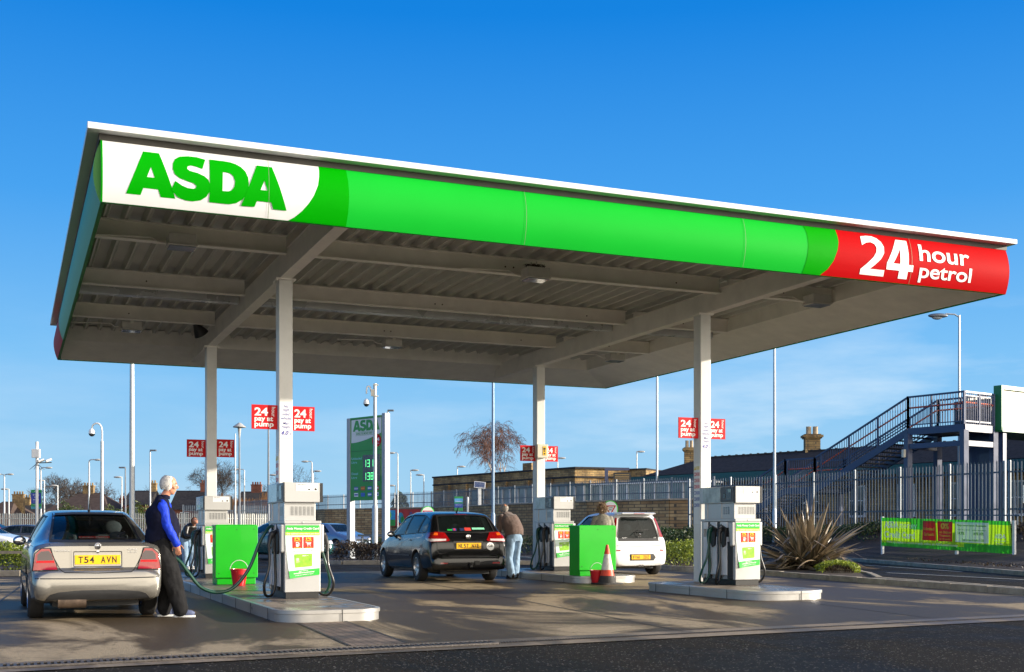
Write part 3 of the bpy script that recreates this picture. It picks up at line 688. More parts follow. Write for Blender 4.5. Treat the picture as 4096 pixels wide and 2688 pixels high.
def poster_mesh():
    mb = MB(); W_ = .49; H_ = .70; z1 = 1.035
    def q(u, v):                      # poster plane, bottom curls out a little and narrows
        z = z1 - v * H_; t_ = max(0, v - .35) / .65; u2 = u if u > .5 else u + (.5 - u) * .22 * t_
        return (-W_ / 2 + u2 * W_, -.5535 - .028 * t_ * t_ * (1 - u) - .004 * math.sin(u * 9 + v * 7) * t_, z - .05 * t_ * (1 - u))
    def pat(u0, u1, v0, v1, m, k=0.0, n=8):
        vs = [q(u0 + (u1 - u0) * i / n, v0 + (v1 - v0) * j / n) for j in range(n + 1) for i in range(n + 1)]
        vs = [(a, b - k, c) for a, b, c in vs]
        mb.add(vs, [(j * (n + 1) + i, (j + 1) * (n + 1) + i, (j + 1) * (n + 1) + i + 1, j * (n + 1) + i + 1) for j in range(n) for i in range(n)], m)
    def tx(s_, u0, u1, v0, v1, m, off=.02, k=.003):
        vv, f = text2d(s_, off, 0); a0 = min(a for a, b in vv); a1 = max(a for a, b in vv); b0 = min(b for a, b in vv); b1 = max(b for a, b in vv)
        vs = []
        for a, b in vv:
            p = q(u0 + (a - a0) / (a1 - a0) * (u1 - u0), v1 - (b - b0) / (b1 - b0) * (v1 - v0)); vs.append((p[0], p[1] - k, p[2]))
        mb.add(vs, f, m)
    def pg(poly, m, k=.003): mb.add([(q(a, b)[0], q(a, b)[1] - k, q(a, b)[2]) for a, b in poly], [tuple(range(len(poly)))[::-1]], m)
    # 0 mint 1 green 2 lime 3 red 4 white 5 yellow 6 card green 7 orange 8 grey
    pat(0, 1, 0, .135, 1); pat(0, 1, .135, .205, 2); pat(0, 1, .205, .865, 0); pat(0, 1, .865, 1, 1)
    tx('Asda Money Credit Card', .03, .97, .04, .10, 4, .035); tx('Get cashback everywhere you shop', .03, .97, .152, .19, 4, .03)
    for i, u in enumerate((.19, .52)):
        pg(rr(u + .15, .345, .30, .225, .015), 3, .002)
        tx('1%', u + .075, u + .225, .245, .29, 5, .05); tx('cashback', u + .055, u + .245, .30, .32, 5, .03)
        tx('on ASDA fuel' if i == 0 else 'on ASDA shopping', u + .05, u + .25, .435, .45, 5, .03)
    u = .30; pg([(u, .425), (u, .34), (u + .075, .34), (u + .075, .425)], 4); pg([(u + .015, .373), (u + .015, .352), (u + .06, .352), (u + .06, .373)], 3, .004)
    pg([(u + .08, .345), (u + .11, .365), (u + .11, .41), (u + .098, .41), (u + .098, .372), (u + .08, .358)], 4)
    u = .58; pg([(u, .335), (u, .345), (u + .03, .345), (u + .05, .395), (u + .15, .395), (u + .15, .386), (u + .06, .386), (u + .04, .335)], 4); pg([(u + .045, .345), (u + .06, .378), (u + .15, .378), (u + .165, .345)], 4)
    for d in (.07, .1, .13): pg([(u + d, .345), (u + d, .378), (u + d + .004, .378), (u + d + .004, .345)], 3, .004)
    for d in (.065, .14): pg([(u + d + .012 * math.cos(a_ * .785), .413 - .009 * math.sin(a_ * .785)) for a_ in range(8)], 4)
    tx('Representative 14.9% APR variable', .2, .8, .50, .52, 1, .02)
    pg(rr(.5, .69, .55, .25, .02), 6, .002); tx('ASDA', .48, .60, .59, .61, 4, .05); tx('money', .61, .73, .592, .612, 4, 0)
    pg(rr(.33, .665, .09, .05, .01), 8); tx('5352 9112', .28, .56, .70, .72, 4, .0)
    for cx_, cz_, r_ in ((.42, .77, .03), (.33, .76, .035), (.52, .745, .03), (.60, .68, .035), (.68, .70, .025)): pg([(cx_ + r_ * math.cos(i * .628), cz_ - r_ * .75 * math.sin(i * .628)) for i in range(10)], 0, .0022)
    pg([(.63 + .035 * math.cos(i * .628), .775 - .026 * math.sin(i * .628)) for i in range(10)], 3, .004); pg([(.68 + .035 * math.cos(i * .628), .775 - .026 * math.sin(i * .628)) for i in range(10)], 7, .0035)
    tx('Apply online at', .35, .65, .878, .90, 4, .03); tx('www.ASDA.com/money', .16, .84, .908, .94, 4, .04); tx('or pick up a leaflet in store', .22, .80, .95, .975, 4, .02)
    return mb
M_cardg = pm('card_green', srgb('8CC832'), .3, var=.4, vs=14)
M_dgrey = pm('chip_grey', (.5, .48, .45), .4)
def nozzle(mb, x, y, z, s=-1):
    """filling nozzle hanging in its boot: grip, guard, spout, on side s"""
    mb.ell((x + s * .10, y - .02, z + .04), (.05, .035, .05), 12, 8)
    mb.tube([(x + s * .02, y + .03, z + .10), (x + s * .08, y, z + .06), (x + s * .13, y - .03, z + .01), (x + s * .155, y - .06, z - .10), (x + s * .15, y - .07, z - .2)], [.022, .04, .037, .026, .022], 10)
    mb.tube([(x + s * .09, y - .05, z - .0), (x + s * .10, y - .06, z - .12), (x + s * .15, y - .07, z - .17)], .009, 6)
    mb.tube([(x, y + .03, z + .1), (x + s * .05, y + .03, z + .11), (x + s * .09, y, z + .08)], .014, 8, 1)
def make_pump(label, loc, hose_to_car=None, group='petrol pumps'):
    t = thing('petrol_pump', label, 'petrol pump', loc, 0, group)
    mb = MB(); mb.box(-.235, .235, -.53, .53, 0, .09); mb.build('plinth', M_blk, t)
    mb = MB(); mb.box(-.255, .255, -.55, -.47, .09, 1.06); mb.box(-.255, .255, .47, .55, .09, 1.06); mb.box(-.22, .22, -.47, .47, .09, 1.06)
    mb.build('steel_body', M_grate, t, bevel=.008)
    mb = MB(); mb.box(-.262, .262, -.56, .56, 1.06, 1.10); mb.lathe([(.014, -.566), (.014, -.56)], (.0, 0, 1.078), axis='y', n=10); mb.build('top_ledge', M_grate, t, bevel=.005)
    for s_ in (-1, 1):
        for y0_, y1_ in ((-.30, -.08), (.02, .24), (.32, .46)):
            mb = MB(); a, b_ = sorted((s_ * .22, s_ * .27)); mb.box(a, b_, y0_, y1_, .16, .80); mb.box(a, b_, y0_, y1_, .93, 1.05)
            mb.build('side_panel', M_white, t, bevel=.006)
        mb = MB(); a, b_ = sorted((s_ * .22, s_ * .262)); mb.box(a, b_, -.47, -.30, .10, .72); mb.box(a, b_, -.08, .02, .10, 1.05); mb.box(a, b_, .24, .32, .1, 1.05)
        for y_ in (-.22, .11):
            mb.prism([(y_ - .09, .95), (y_ + .07, 1.0), (y_ + .09, .72), (y_ + .02, .62), (y_ - .06, .66)], 'x', a, s_ * .30 if s_ > 0 else b_) if s_ > 0 else mb.prism([(y_ - .09, .95), (y_ + .07, 1.0), (y_ + .09, .72), (y_ + .02, .62), (y_ - .06, .66)], 'x', -.30, b_)
        mb.build('nozzle_boot', M_blk, t, bevel=.008)
        mb = MB(); mb.prism([(-.54, .65), (-.54, 1.05), (-.40, 1.05), (-.43, .80), (-.45, .64)], 'x', *sorted((s_ * .24, s_ * .31))); mb.build('cheek_panel', M_grate, t, bevel=.02)
    mb = MB(); mb.box(-.24, .195, -.50, .44, 1.10, 1.36)
    mb.build('steel_neck', M_grate, t, bevel=.005)
    mb = MB()
    for y_ in (-.51, -.1, .36): mb.box(-.252, -.24, y_, y_ + .085, 1.10, 1.36)
    mb.build('neck_post', M_grate, t)
    mb = MB()
    for i in range(6):
        for j in range(8):
            x_ = -.16 + i * .058; z_ = 1.18 + j * .016; mb.box(x_, x_ + .04, -.506, -.498, z_, z_ + .006)
    for i in range(3):
        for j in range(8):
            y_ = -.34 + i * .07; z_ = 1.18 + j * .016; mb.box(-.246, -.238, y_, y_ + .045, z_, z_ + .006)
    mb.build('vent_slots', M_dkp, t)
    hd = MB(); hd.box(-.265, .25, -.565, .60, 1.36, 1.64); head = hd.build('pump_head', M_grate, t, bevel=.008)
    mb = MB(); mb.box(.252, .285, -.57, .605, 1.365, 1.635); mb.box(-.276, -.262, -.572, -.52, 1.36, 1.64); mb.build('end_cap', M_blk, head)
    mb = MB(); mb.box(-.278, -.262, -.515, -.12, 1.38, 1.63); mb.build('display_panel', M_dgp, head, bevel=.003)
    mb = MB(); mb.box(-.283, -.275, -.46, -.30, 1.41, 1.60); mb.box(-.283, -.275, -.27, -.20, 1.44, 1.52); mb.build('card_reader', M_dkp, head)
    mb = MB(); mb.box(-.287, -.280, -.45, -.36, 1.54, 1.59); mb.build('screen', M_lcd, head)
    mb = MB(); mb.box(-.276, -.262, -.10, .46, 1.38, 1.63); mb.build('price_display', pm('display_glass', (.30, .34, .32), .08, var=.5, vs=5, coat=.5), head)
    mb = MB(); mb.box(-.10, .215, -.568, -.5635, 1.52, 1.628, 0); k = -.5692; U = (1, 0, 0); V = (0, 0, 1)
    text(mb, 'LEGAL NOTICE', (-.08, k, 1.605), U, V, .12, .013, .02, m=1)
    text(mb, 'Only approved containers can be filled', (-.08, k, 1.583), U, V, .26, .011, 0, m=2)
    text(mb, 'at this pump', (-.08, k, 1.565), U, V, .08, .011, 0, m=2)
    text(mb, 'Max. per customer: 2 x 5L', (-.08, k, 1.532), U, V, .14, .010, 0, m=2); text(mb, '1 x 10L', (.118, k, 1.532), U, V, .035, .010, 0, m=2)
    mb.prism([(.072, 1.532), (.103, 1.532), (.103, 1.545), (.095, 1.552), (.08, 1.552), (.072, 1.545)], 'y', k, k + .002, 1); mb.prism([(.165, 1.532), (.198, 1.532), (.198, 1.552), (.185, 1.562), (.172, 1.562), (.165, 1.555)], 'y', k, k + .002, 1)
    mb.build('legal_notice', [M_wt, M_blk, M_grey], head, fix=False)
    poster_mesh().build('advert_poster', [M_mint, M_pg, M_lime, M_pr, M_wt, M_py, M_cardg, M_or, M_dgrey], t, fix=False)
    # nozzles and hoses, two a side
    for s_ in (-1, 1):
        for i, (y_, hm) in enumerate(((-.22, M_hoseB), (.11, M_hoseG))):
            gone = hose_to_car and s_ == -1 and i == 1
            x_ = s_ * .27
            if not gone:
                mb = MB(); nozzle(mb, x_, y_, .86, s_); mb.build('nozzle', [M_blk if i == 0 else M_hoseG, M_grate], t, smooth=40)
                ex = s_ * (.40 if i == 0 else .45)
                mb = MB(); b0 = Vector((x_ + s_ * .15, y_ - .07, .67))
                pts = []
                K = [b0, Vector((ex + s_ * .03, y_ - .10, .45)), Vector((ex + s_ * .10, y_ - .12 + i * .1, .2)), Vector((ex + s_ * .06, y_ - .02 + i * .1, .04)), Vector((ex - s_ * .05, y_ + .06, .05)), Vector((x_ + s_ * .03, y_ + .08, .25)), Vector((x_ + s_ * .04, y_ + .09, .6)), Vector((x_ + s_ * .03, y_ + .09, .9)), Vector((x_ - s_ * .02, y_ + .10, 1.02))]
                mb.tube(smooth_path(K, 6), .020, 8); mb.build('hose', hm, t, smooth=60)
            else:
                mb = MB(); mb.tube(smooth_path([Vector(p) for p in hose_to_car], 8), .024, 10); mb.build('hose', hm, t, smooth=60)
    return t
def smooth_path(K, n):
    out_ = []
    for i in range(len(K) - 1):
        p0 = K[max(i - 1, 0)]; p1 = K[i]; p2 = K[i + 1]; p3 = K[min(i + 2, len(K) - 1)]
        for j in range(n):
            t_ = j / n
            out_.append(.5 * ((2 * p1) + (p2 - p0) * t_ + (2 * p0 - 5 * p1 + 4 * p2 - p3) * t_ ** 2 + (3 * p1 - p0 - 3 * p2 + p3) * t_ ** 3))
    out_.append(K[-1]); return out_
PZ = .153
# hose of the first pump reaches over to the silver car (points in the pump's own frame)
H2C = [(-.25, .2, 1.02), (-.36, .05, 1.0), (-.50, -.02, .80), (-.66, -.05, .42), (-.88, -.1, .16), (-1.12, -.15, .09), (-1.35, -.15, .17), (-1.52, -.13, .38), (-1.66, -.1, .56), (-1.88, -.05, .64), (-2.02, 0, .62)]
make_pump('nearest petrol pump on the left island, its green hose running to the silver car', (3.79, 17.05, PZ), hose_to_car=H2C)
make_pump('far petrol pump on the left island, half behind the green cabinet', (3.80, 24.55, PZ))
pq = make_pump('petrol pump on the front right island beside the spiky plant', (11.84, 17.9, PZ)); pq.scale = (1, 1, 1.055)
pq = make_pump('petrol pump on the back right island left of a green cabinet', (11.98, 25.65, PZ)); pq.scale = (1, 1, 1.065)

# ------------------------------------------------------------------ green cabinets, buckets, cone
M_cab = pm('cabinet_green', srgb('00AE08'), .4, var=.08, vs=2, coat=.15, bump=.03, bs=4, dirt=.12, dirtcol=(.0, .2, .0))
M_cab2 = pm('cabinet_green_side', srgb('00A808'), .4, var=.06)
def cabinet(x0, x1, y0, label):
    t = thing('green_cabinet', label, 'cabinet', ((x0 + x1) / 2, y0 + .25, PZ), 0, 'green forecourt cabinets')
    w_ = (x1 - x0) / 2
    mb = MB(); mb.box(-w_ + .03, w_ - .03, -.2, .3, 0, 1.02); mb.build('carcass', M_cab2, t, bevel=.01)
    mb = MB(); mb.box(-w_, w_, -.245, -.2, .12, 1.05); mb.box(-w_ + .02, w_ - .02, -.2, .32, 1.02, 1.06); d = mb.build('front_door', M_cab, t, bevel=.008)
    mb = MB()
    for x_, z_ in ((-w_ + .06, .98), (w_ - .07, .98), (-w_ + .06, .2), (w_ - .07, .2), (0, .97)): mb.lathe([(.01, -.249), (.01, -.244)], (x_, 0, z_), axis='y', n=8)
    mb.build('bolt_head', pm('bolt_dark', (.02, .08, .02), .5), d)
    mb = MB(); mb.box(-w_ + .05, -w_ + .25, -.19, .2, 0, .03); mb.build('foot', M_cab2, t)
cabinet(3.30, 4.04, 21.1, 'green metal cabinet on the left island with a fire bucket before it')
cabinet(10.86, 11.72, 22.0, 'green metal cabinet on the back right island behind the traffic cone')
M_buck = pm('bucket_red', srgb('B8141E'), .35, var=.08, coat=.2)
def bucket(x, y, z, label):
    t = thing('fire_bucket', label, 'bucket', (x, y, z), 0, 'red fire buckets')
    mb = MB(); mb.lathe([(.0, .0), (.105, .0), (.145, .27), (.155, .272), (.155, .29), (.142, .29), (.1, .02), (0, .02)], n=28, cap=False); b_ = mb.build('bucket_body', M_buck, t, smooth=35)
    mb = MB(); mb.tube([(.155 * math.cos(a) * 1.0, -.02 * math.sin(a), .27 + .17 * math.sin(a)) for a in [math.pi * i / 16 for i in range(17)]], .006, 6); mb.build('handle', pm('bucket_handle', (.6, .6, .58), .4), t)
    if 'green hose' in label or 'FIRE' in label:
        mb = MB(); v, f = text2d('FIRE', .02, 0); x0 = min(a for a, b in v); x1 = max(a for a, b in v); y1 = max(b for a, b in v)
        vs = []
        for a, b in v:
            u = ((a - x0) / (x1 - x0) - .5) * .85 + .22; zz = .12 + b / y1 * .075; rr_ = .105 + (.04 * zz / .27) + .002; vs.append((rr_ * math.sin(u), -rr_ * math.cos(u), zz))
        mb.add(vs, f); mb.build('lettering', M_blk, b_, fix=False)
bucket(3.64, 20.72, PZ, 'red FIRE bucket standing before the green cabinet of the left island')
bucket(11.10, 21.98 - .17 - .13, .0, 'red bucket half hidden behind the traffic cone')
t = thing('traffic_cone', 'dirty red and white traffic cone before the right green cabinet', 'traffic cone', (11.22, 21.45, 0), R(8))
M_cr = pm('cone_red', srgb('D2401E'), .5, var=.15, vs=12, dirt=.3); M_cw = pm('cone_white', (.60, .58, .52), .5, var=.2, vs=12, dirt=.55, dirtcol=(.2, .17, .13)); M_cb = pm('cone_rubber', (.03, .028, .026), .75, var=.3, vs=10, bump=.3)
prf = lambda z: .028 + (.80 - z) / .80 * .155
mb = MB(); mb.lathe([(.0, .815), (.028, .81), (prf(.80), .80), (prf(.62), .62)], n=24, cap=False); mb.lathe([(prf(.30), .30), (prf(.18), .18)], n=24, cap=False); mb.build('red_band', M_cr, t, smooth=40)
mb = MB(); mb.lathe([(prf(.62), .62), (prf(.30), .30)], n=24, cap=False); mb.build('white_band', M_cw, t, smooth=40)
mb = MB(); mb.lathe([(prf(.18), .18), (.19, .03), (.21, .028)], n=24, cap=False); mb.prism(rr(0, 0, .52, .52, .09), 'z', .008, .035)
for sx in (-1, 1):
    for sy in (-1, 1): mb.box(sx * .2 - .04, sx * .2 + .04, sy * .2 - .04, sy * .2 + .04, 0, .01)
mb.build('rubber_base', M_cb, t, smooth=40)

# ================================================================== CARS
M_glass = glass_mat('car_glass', (.80, .90, .87), .05)
M_glassd = glass_mat('car_glass_dark', (.30, .36, .36), .45)
M_tyre = pm('tyre', (.018, .017, .017), .75, var=.3, vs=20, bump=.2, bs=60)
M_rim = pm('rim_silver', (.5, .5, .52), .3, metal=.8, var=.08)
M_trim = pm('black_trim', (.014, .014, .015), .5, var=.2)
M_int = pm('car_interior', (.03, .03, .033), .8, var=.3)
M_seat = pm('seat_cloth', (.035, .037, .045), .9, var=.3, vs=30)
M_tail = pm('tail_red', srgb('8A060C'), .12, var=.25, vs=12, coat=1)
M_tail2 = pm('tail_smoke', srgb('2A1014'), .12, var=.2, coat=1)
M_taila = pm('tail_amber', srgb('E06018'), .15, var=.1, coat=1)
M_tailw = pm('tail_clear', srgb('C8C0C0'), .12, var=.15, coat=1)
M_plate_y = pm('plate_yellow', srgb('F2B705'), .4, var=.03)
M_ink2 = pm('plate_ink', (.012, .012, .012), .5)
M_chrome = pm('chrome', (.72, .72, .74), .12, metal=1, var=.03)
M_seam = pm('panel_gap', (.008, .008, .009), .8)
def pchip(keys):
    xs = [k[0] for k in keys]; ys = [k[1] for k in keys]; n = len(xs)
    d = [(ys[i + 1] - ys[i]) / (xs[i + 1] - xs[i]) for i in range(n - 1)]
    m = [d[0]] + [0 if d[i - 1] * d[i] <= 0 else 2 * d[i - 1] * d[i] / (d[i - 1] + d[i]) for i in range(1, n - 1)] + [d[-1]]
    def f(x):
        if x <= xs[0]: return ys[0]
        if x >= xs[-1]: return ys[-1]
        i = max(j for j in range(n - 1) if xs[j] <= x); h = xs[i + 1] - xs[i]; t = (x - xs[i]) / h
        return (2*t**3-3*t**2+1)*ys[i] + (t**3-2*t**2+t)*h*m[i] + (-2*t**3+3*t**2)*ys[i+1] + (t**3-t**2)*h*m[i+1]
    return f
def car_section(S, s, ins=0.0, cab=False):
    top, belt, wd, bot, wr = S['top'](s), S['belt'](s), S['w'](s), S['bot'](s), S['wr'](s)
    belt = min(belt, top - .05) if not cab else belt
    if cab: top -= ins; wd -= ins * 1.6; wr -= ins * 1.2; bot = .34
    h = belt - bot
    wr = min(wr, wd * .92)
    P = [(0, bot), (wd * .55, bot), (wd * .86, bot + .01), (wd * .955, bot + h * .10), (wd * .985, bot + h * .28), (wd, bot + h * .50), (wd * .998, bot + h * .68), (wd * .985, bot + h * .84), (wd * .962, bot + h * .95), (wd * .935, belt)]
    g = top - belt; wb = wd * .935
    for t, a in ((.22, .17), (.45, .40), (.68, .67), (.84, .88)): P.append((wb + (wr - wb) * a, belt + g * t))
    P += [(wr * .965, belt + g * .93), (wr * .88, belt + g * .968), (wr * .6, belt + g * .99), (wr * .3, belt + g * .998), (0, top)]
    return P
def loft(sections, ys, m=0):
    mb = MB(); n = len(sections[0]); k = 2 * n - 2
    for P, y in zip(sections, ys):
        mb.v += [(x, y, z) for x, z in P] + [(-x, y, z) for x, z in P[-2:0:-1]]
    for i in range(len(ys) - 1):
        for j in range(k): mb.f.append((i * k + j, i * k + (j + 1) % k, (i + 1) * k + (j + 1) % k, (i + 1) * k + j)); mb.m.append(m)
    mb.f.append(tuple(range(k))[::-1]); mb.m.append(m); e = (len(ys) - 1) * k; mb.f.append(tuple(e + j for j in range(k))); mb.m.append(m)
    return mb
def patch(bvh, poly, d, off=.004, cell=.05, holes=(), name='patch', mat=None, parent=None, inner=False):
    """panel that follows the body: 2-D outline thrown along d ('back','front','left','right') onto the surface"""
    v, f = cutgrid(poly, cell, holes)
    pts = []
    for a, b in v:
        o, dr_ = {'back': (Vector((a, -6, b)), Vector((0, 1, 0))), 'front': (Vector((a, 6, b)), Vector((0, -1, 0))), 'left': (Vector((-3, a, b)), Vector((1, 0, 0))), 'right': (Vector((3, a, b)), Vector((-1, 0, 0)))}[d]
        hit, no, i_, ds = bvh.ray_cast(o, dr_)
        if hit is None: pts.append(None)
        else:
            if no.dot(dr_) > 0: no = -no
            pts.append(hit + (no * .5 - dr_ * .5).normalized() * off)
    f = [q for q in f if all(pts[i] is not None for i in q)]
    vs = [p if p is not None else Vector((0, 0, 0)) for p in pts]
    used = sorted({i for q in f for i in q}); mp_ = {j: i for i, j in enumerate(used)}
    mb = MB(); mb.add([vs[i] for i in used], [tuple(mp_[i] for i in q) for q in f])
    o = mb.build(name, mat, parent, smooth=60, fix=False)
    bm = bmesh.new(); bm.from_mesh(o.data); bmesh.ops.recalc_face_normals(bm, faces=bm.faces); bm.to_mesh(o.data); bm.free()
    return o
def ring(bvh, outer, wdt, d, **kw):
    """thin band along an outline"""
    n = len(outer); cx = sum(p[0] for p in outer) / n; cy = sum(p[1] for p in outer) / n
    inner = []
    for i in range(n):
        p0, p1, p2 = Vector(outer[i - 1]), Vector(outer[i]), Vector(outer[(i + 1) % n])
        e1 = (p1 - p0).normalized(); e2 = (p2 - p1).normalized(); n1 = Vector((-e1.y, e1.x)); n2 = Vector((-e2.y, e2.x)); nn = (n1 + n2)
        nn = nn.normalized() if nn.length > 1e-6 else n1
        if nn.dot(Vector((cx, cy)) - p1) < 0: nn = -nn
        k = max(.5, abs(nn.dot(n1))); inner.append(tuple(p1 + nn * wdt / k))
    return patch(bvh, outer, d, holes=[inner], **kw)
def line_patch(bvh, pts, wdt, d, name, mat, parent, off=.002):
    mb = None
    L_ = []; R_ = []
    for i, p in enumerate(pts):
        a = Vector(pts[max(i - 1, 0)]); b = Vector(pts[min(i + 1, len(pts) - 1)]); t = (b - a).normalized(); n_ = Vector((-t.y, t.x)) * wdt / 2
        L_.append(tuple(Vector(p) + n_)); R_.append(tuple(Vector(p) - n_))
    return patch(bvh, L_ + R_[::-1], d, off=off, name=name, mat=mat, parent=parent)
def boolean(o, cutter, solver='EXACT'):
    mo = o.modifiers.new('b', 'BOOLEAN'); mo.operation = 'DIFFERENCE'; mo.object = cutter; mo.solver = solver
    try: mo.material_mode = 'TRANSFER'
    except Exception: pass
    bake(o); bpy.data.objects.remove(cutter)
def make_wheel(parent, x, y, r, side, spokes=7, cover=False, wdt=.20):
    t = MB(); hw = wdt / 2
    t.lathe([(r * .63, -hw), (r * .90, -hw), (r * .985, -hw * .72), (r, -hw * .4), (r, hw * .4), (r * .985, hw * .72), (r * .90, hw), (r * .63, hw)], axis='x', n=32, cap=False)
    w_ = bpy.data.objects.new('wheel', None); scene.collection.objects.link(w_); w_.parent = parent; w_.location = (x, y, r); w_.rotation_euler = (0, 0, 0 if side > 0 else math.pi)
    t.build('tyre', M_tyre, w_, smooth=35)
    q = MB(); q.lathe([(r * .66, -hw * .9), (r * .66, hw * .95), (r * .60, hw * .97), (r * .57, hw * .7), (r * .55, -hw * .5)], axis='x', n=32, cap=False)
    for i in range(spokes):
        a = 2 * math.pi * i / spokes; M = Matrix.Rotation(a, 4, 'X'); b = r * .58
        q.add([M @ Vector(p) for p in ((hw * .55, -r * .07, r * .1), (hw * .55, r * .07, r * .1), (hw * .8, r * .11, b), (hw * .8, -r * .11, b), (hw * .3, -r * .07, r * .1), (hw * .3, r * .07, r * .1), (hw * .5, r * .11, b), (hw * .5, -r * .11, b))], [(0, 1, 2, 3), (4, 7, 6, 5), (0, 3, 7, 4), (1, 5, 6, 2)])
    q.lathe([(r * .17, hw * .2), (r * .17, hw * .62), (r * .12, hw * .7), (0, hw * .72)], axis='x', n=20, cap=False)
    q.build('rim', M_rim, w_, smooth=35)
    k = MB(); k.lathe([(0, -hw * .1), (r * .56, -hw * .1)], axis='x', n=24, cap=False); k.build('brake_disc', M_trim, w_, fix=False)
    return w_
def make_car(name, S, label, cat, loc, rz, paint, group=None, glass=None, simple=False):
    t = thing(name, label, cat, loc, rz, group); L_ = S['L']; glass = glass or M_glass
    keys = sorted(set([0, L_] + [a for k in ('topk', 'wk', 'botk') for a, _ in S[k]] + [i * L_ / 36 for i in range(37)]))
    ss = [keys[0]]
    for k in keys[1:]:
        if k - ss[-1] > .012: ss.append(k)
    for k in ('top', 'belt', 'w', 'bot', 'wr'): S[k] = pchip(S[k + 'k'])
    Y = lambda s: s - L_ / 2
    body = loft([car_section(S, s) for s in ss], [Y(s) for s in ss]).build('body', [paint, M_int], t, smooth=None)
    for p in body.data.polygons: p.use_smooth = True
    bm = bmesh.new(); bm.from_mesh(body.data); bvh = BVHTree.FromBMesh(bm); bm.free()
    # wheel housings
    for s in (S['ra'], S['fa']):
        c = MB(); r = S['wr_'] + .055
        for sg in (-1, 1): c.lathe([(r, sg * .45), (r, sg * 1.3)], (0, Y(s), S['wr_'] + .01), axis='x', n=36)
        co = c.build('cutter', M_int, t); boolean(body, co)
    # cabin space and window openings
    c0, c1 = S['cab']; cs = [c0 + (c1 - c0) * i / 14 for i in range(15)]
    co = loft([car_section(S, s, .035, True) for s in cs], [Y(s) for s in cs]).build('cutter', M_int, t); boolean(body, co)
    c = MB(); mid = Y((c0 + c1) / 2)
    c.prism(S['rear_glass'], 'y', -L_ / 2 - .3, mid); boolean(body, c.build('cutter', M_int, t))
    c = MB(); c.prism(S['front_glass'], 'y', mid - .1, L_ / 2 + .3); boolean(body, c.build('cutter', M_int, t))
    for poly in S['side_glass']:
        c = MB(); c.prism([(Y(a), b) for a, b in poly], 'x', -1.3, 1.3); boolean(body, c.build('cutter', M_int, t))
    body.data.set_sharp_from_angle(angle=R(38))
    def grow(poly, k):
        n = len(poly); cx = sum(p[0] for p in poly) / n; cy = sum(p[1] for p in poly) / n
        return [(p[0] + (k if p[0] > cx else -k), p[1] + (k if p[1] > cy else -k)) for p in poly]
    patch(bvh, grow(S['rear_glass'], .012), 'back', -.010, name='rear_window', mat=S.get('rglass', glass), parent=t)
    patch(bvh, grow(S['front_glass'], .012), 'front', -.010, name='windscreen', mat=glass, parent=t)
    for poly in S['side_glass']:
        for sd_ in ('left', 'right'): patch(bvh, grow([(Y(a), b) for a, b in poly], .010), sd_, -.009, name='side_window', mat=glass, parent=t)
    if not simple:
        ring(bvh, grow(S['rear_glass'], .022), .03, 'back', off=.003, name='window_seal', mat=M_trim, parent=t)
        for poly in S['side_glass']:
            for sd_ in ('left', 'right'): ring(bvh, grow([(Y(a), b) for a, b in poly], .014), .02, sd_, off=.003, name='window_seal', mat=M_trim, parent=t)
    # wheels
    hw = S['w'](L_ / 2)
    for s in (S['ra'], S['fa']):
        for sg in (-1, 1): make_wheel(t, sg * (hw - .115), Y(s), S['wr_'], sg, S.get('spokes', 7))
    # cabin furniture
    m_ = MB()
    for (sx, sy) in ((-.36, S['seat']), (.36, S['seat'])):
        m_ = MB(); y = Y(sy); m_.box(sx - .24, sx + .24, y, y + .5, .36, .52); m_.prism([(y - .02, .5), (y + .12, .5), (y - .10, 1.06), (y - .20, 1.06)], 'x', sx - .23, sx + .23); m_.build('front_seat', M_seat, t, bevel=.03)
        m_ = MB(); m_.ell((sx, y - .18, 1.16), (.14, .055, .095), 14, 10); m_.tube([(sx - .05, y - .16, 1.03), (sx - .05, y - .18, 1.13)], .008, 6); m_.build('headrest', M_seat, t, smooth=60)
    y = Y(S['rseat']); m_ = MB(); m_.box(-.6, .6, y, y + .5, .36, .50); m_.prism([(y, .48), (y + .12, .48), (y - .08, .97), (y - .18, .97)], 'x', -.6, .6); m_.build('rear_bench', M_seat, t, bevel=.03)
    for sx in (-.36, .36):
        m_ = MB(); m_.ell((sx, y - .14, 1.03), (.13, .05, .075), 14, 10); m_.build('headrest', M_seat, t, smooth=60)
    y = Y(S['dash']); m_ = MB(); m_.prism([(y - .3, .6), (y + .25, .6), (y + .25, S['belt'](S['dash']) - .03), (y - .12, S['belt'](S['dash']) + .0)], 'x', -.66, .66); m_.build('dashboard', M_int, t, bevel=.02)
    m_ = MB(); ct = Vector((.36, y - .42, .86)); Mx = Matrix.Rotation(R(65), 4, 'X')
    m_.tube([ct + (Mx @ Vector((.18 * math.cos(a), .18 * math.sin(a), 0))) for a in [2 * math.pi * i / 24 for i in range(25)]], .014, 6); m_.bar(ct, ct + Vector((0, .2, -.06)), .08, .05); m_.build('steering_wheel', M_int, t)
    m_ = MB(); zc = S['top'](S['dash'] - .75) - .12; m_.box(-.12, .12, Y(S['dash']) - .80, Y(S['dash']) - .77, zc - .03, zc + .03); m_.build('rear_view_mirror', M_int, t, bevel=.01)
    # door mirrors
    for sg in (-1, 1):
        s = S['dash'] - .32; x = S['w'](s) * .94; z = S['belt'](s) + .06
        m_ = MB(); m_.ell((sg * (x + .085), Y(s), z), (.095, .055, .068), 16, 10); m_.bar((sg * (x - .02), Y(s) + .02, z - .05), (sg * (x + .1), Y(s), z - .02), .05, .03); mo = m_.build('door_mirror', S.get('mirror', paint), t, smooth=60)
        m_ = MB(); m_.ell((sg * (x + .085), Y(s) - .04, z), (.078, .02, .054), 16, 8); m_.build('mirror_glass', M_chrome, mo, smooth=60)
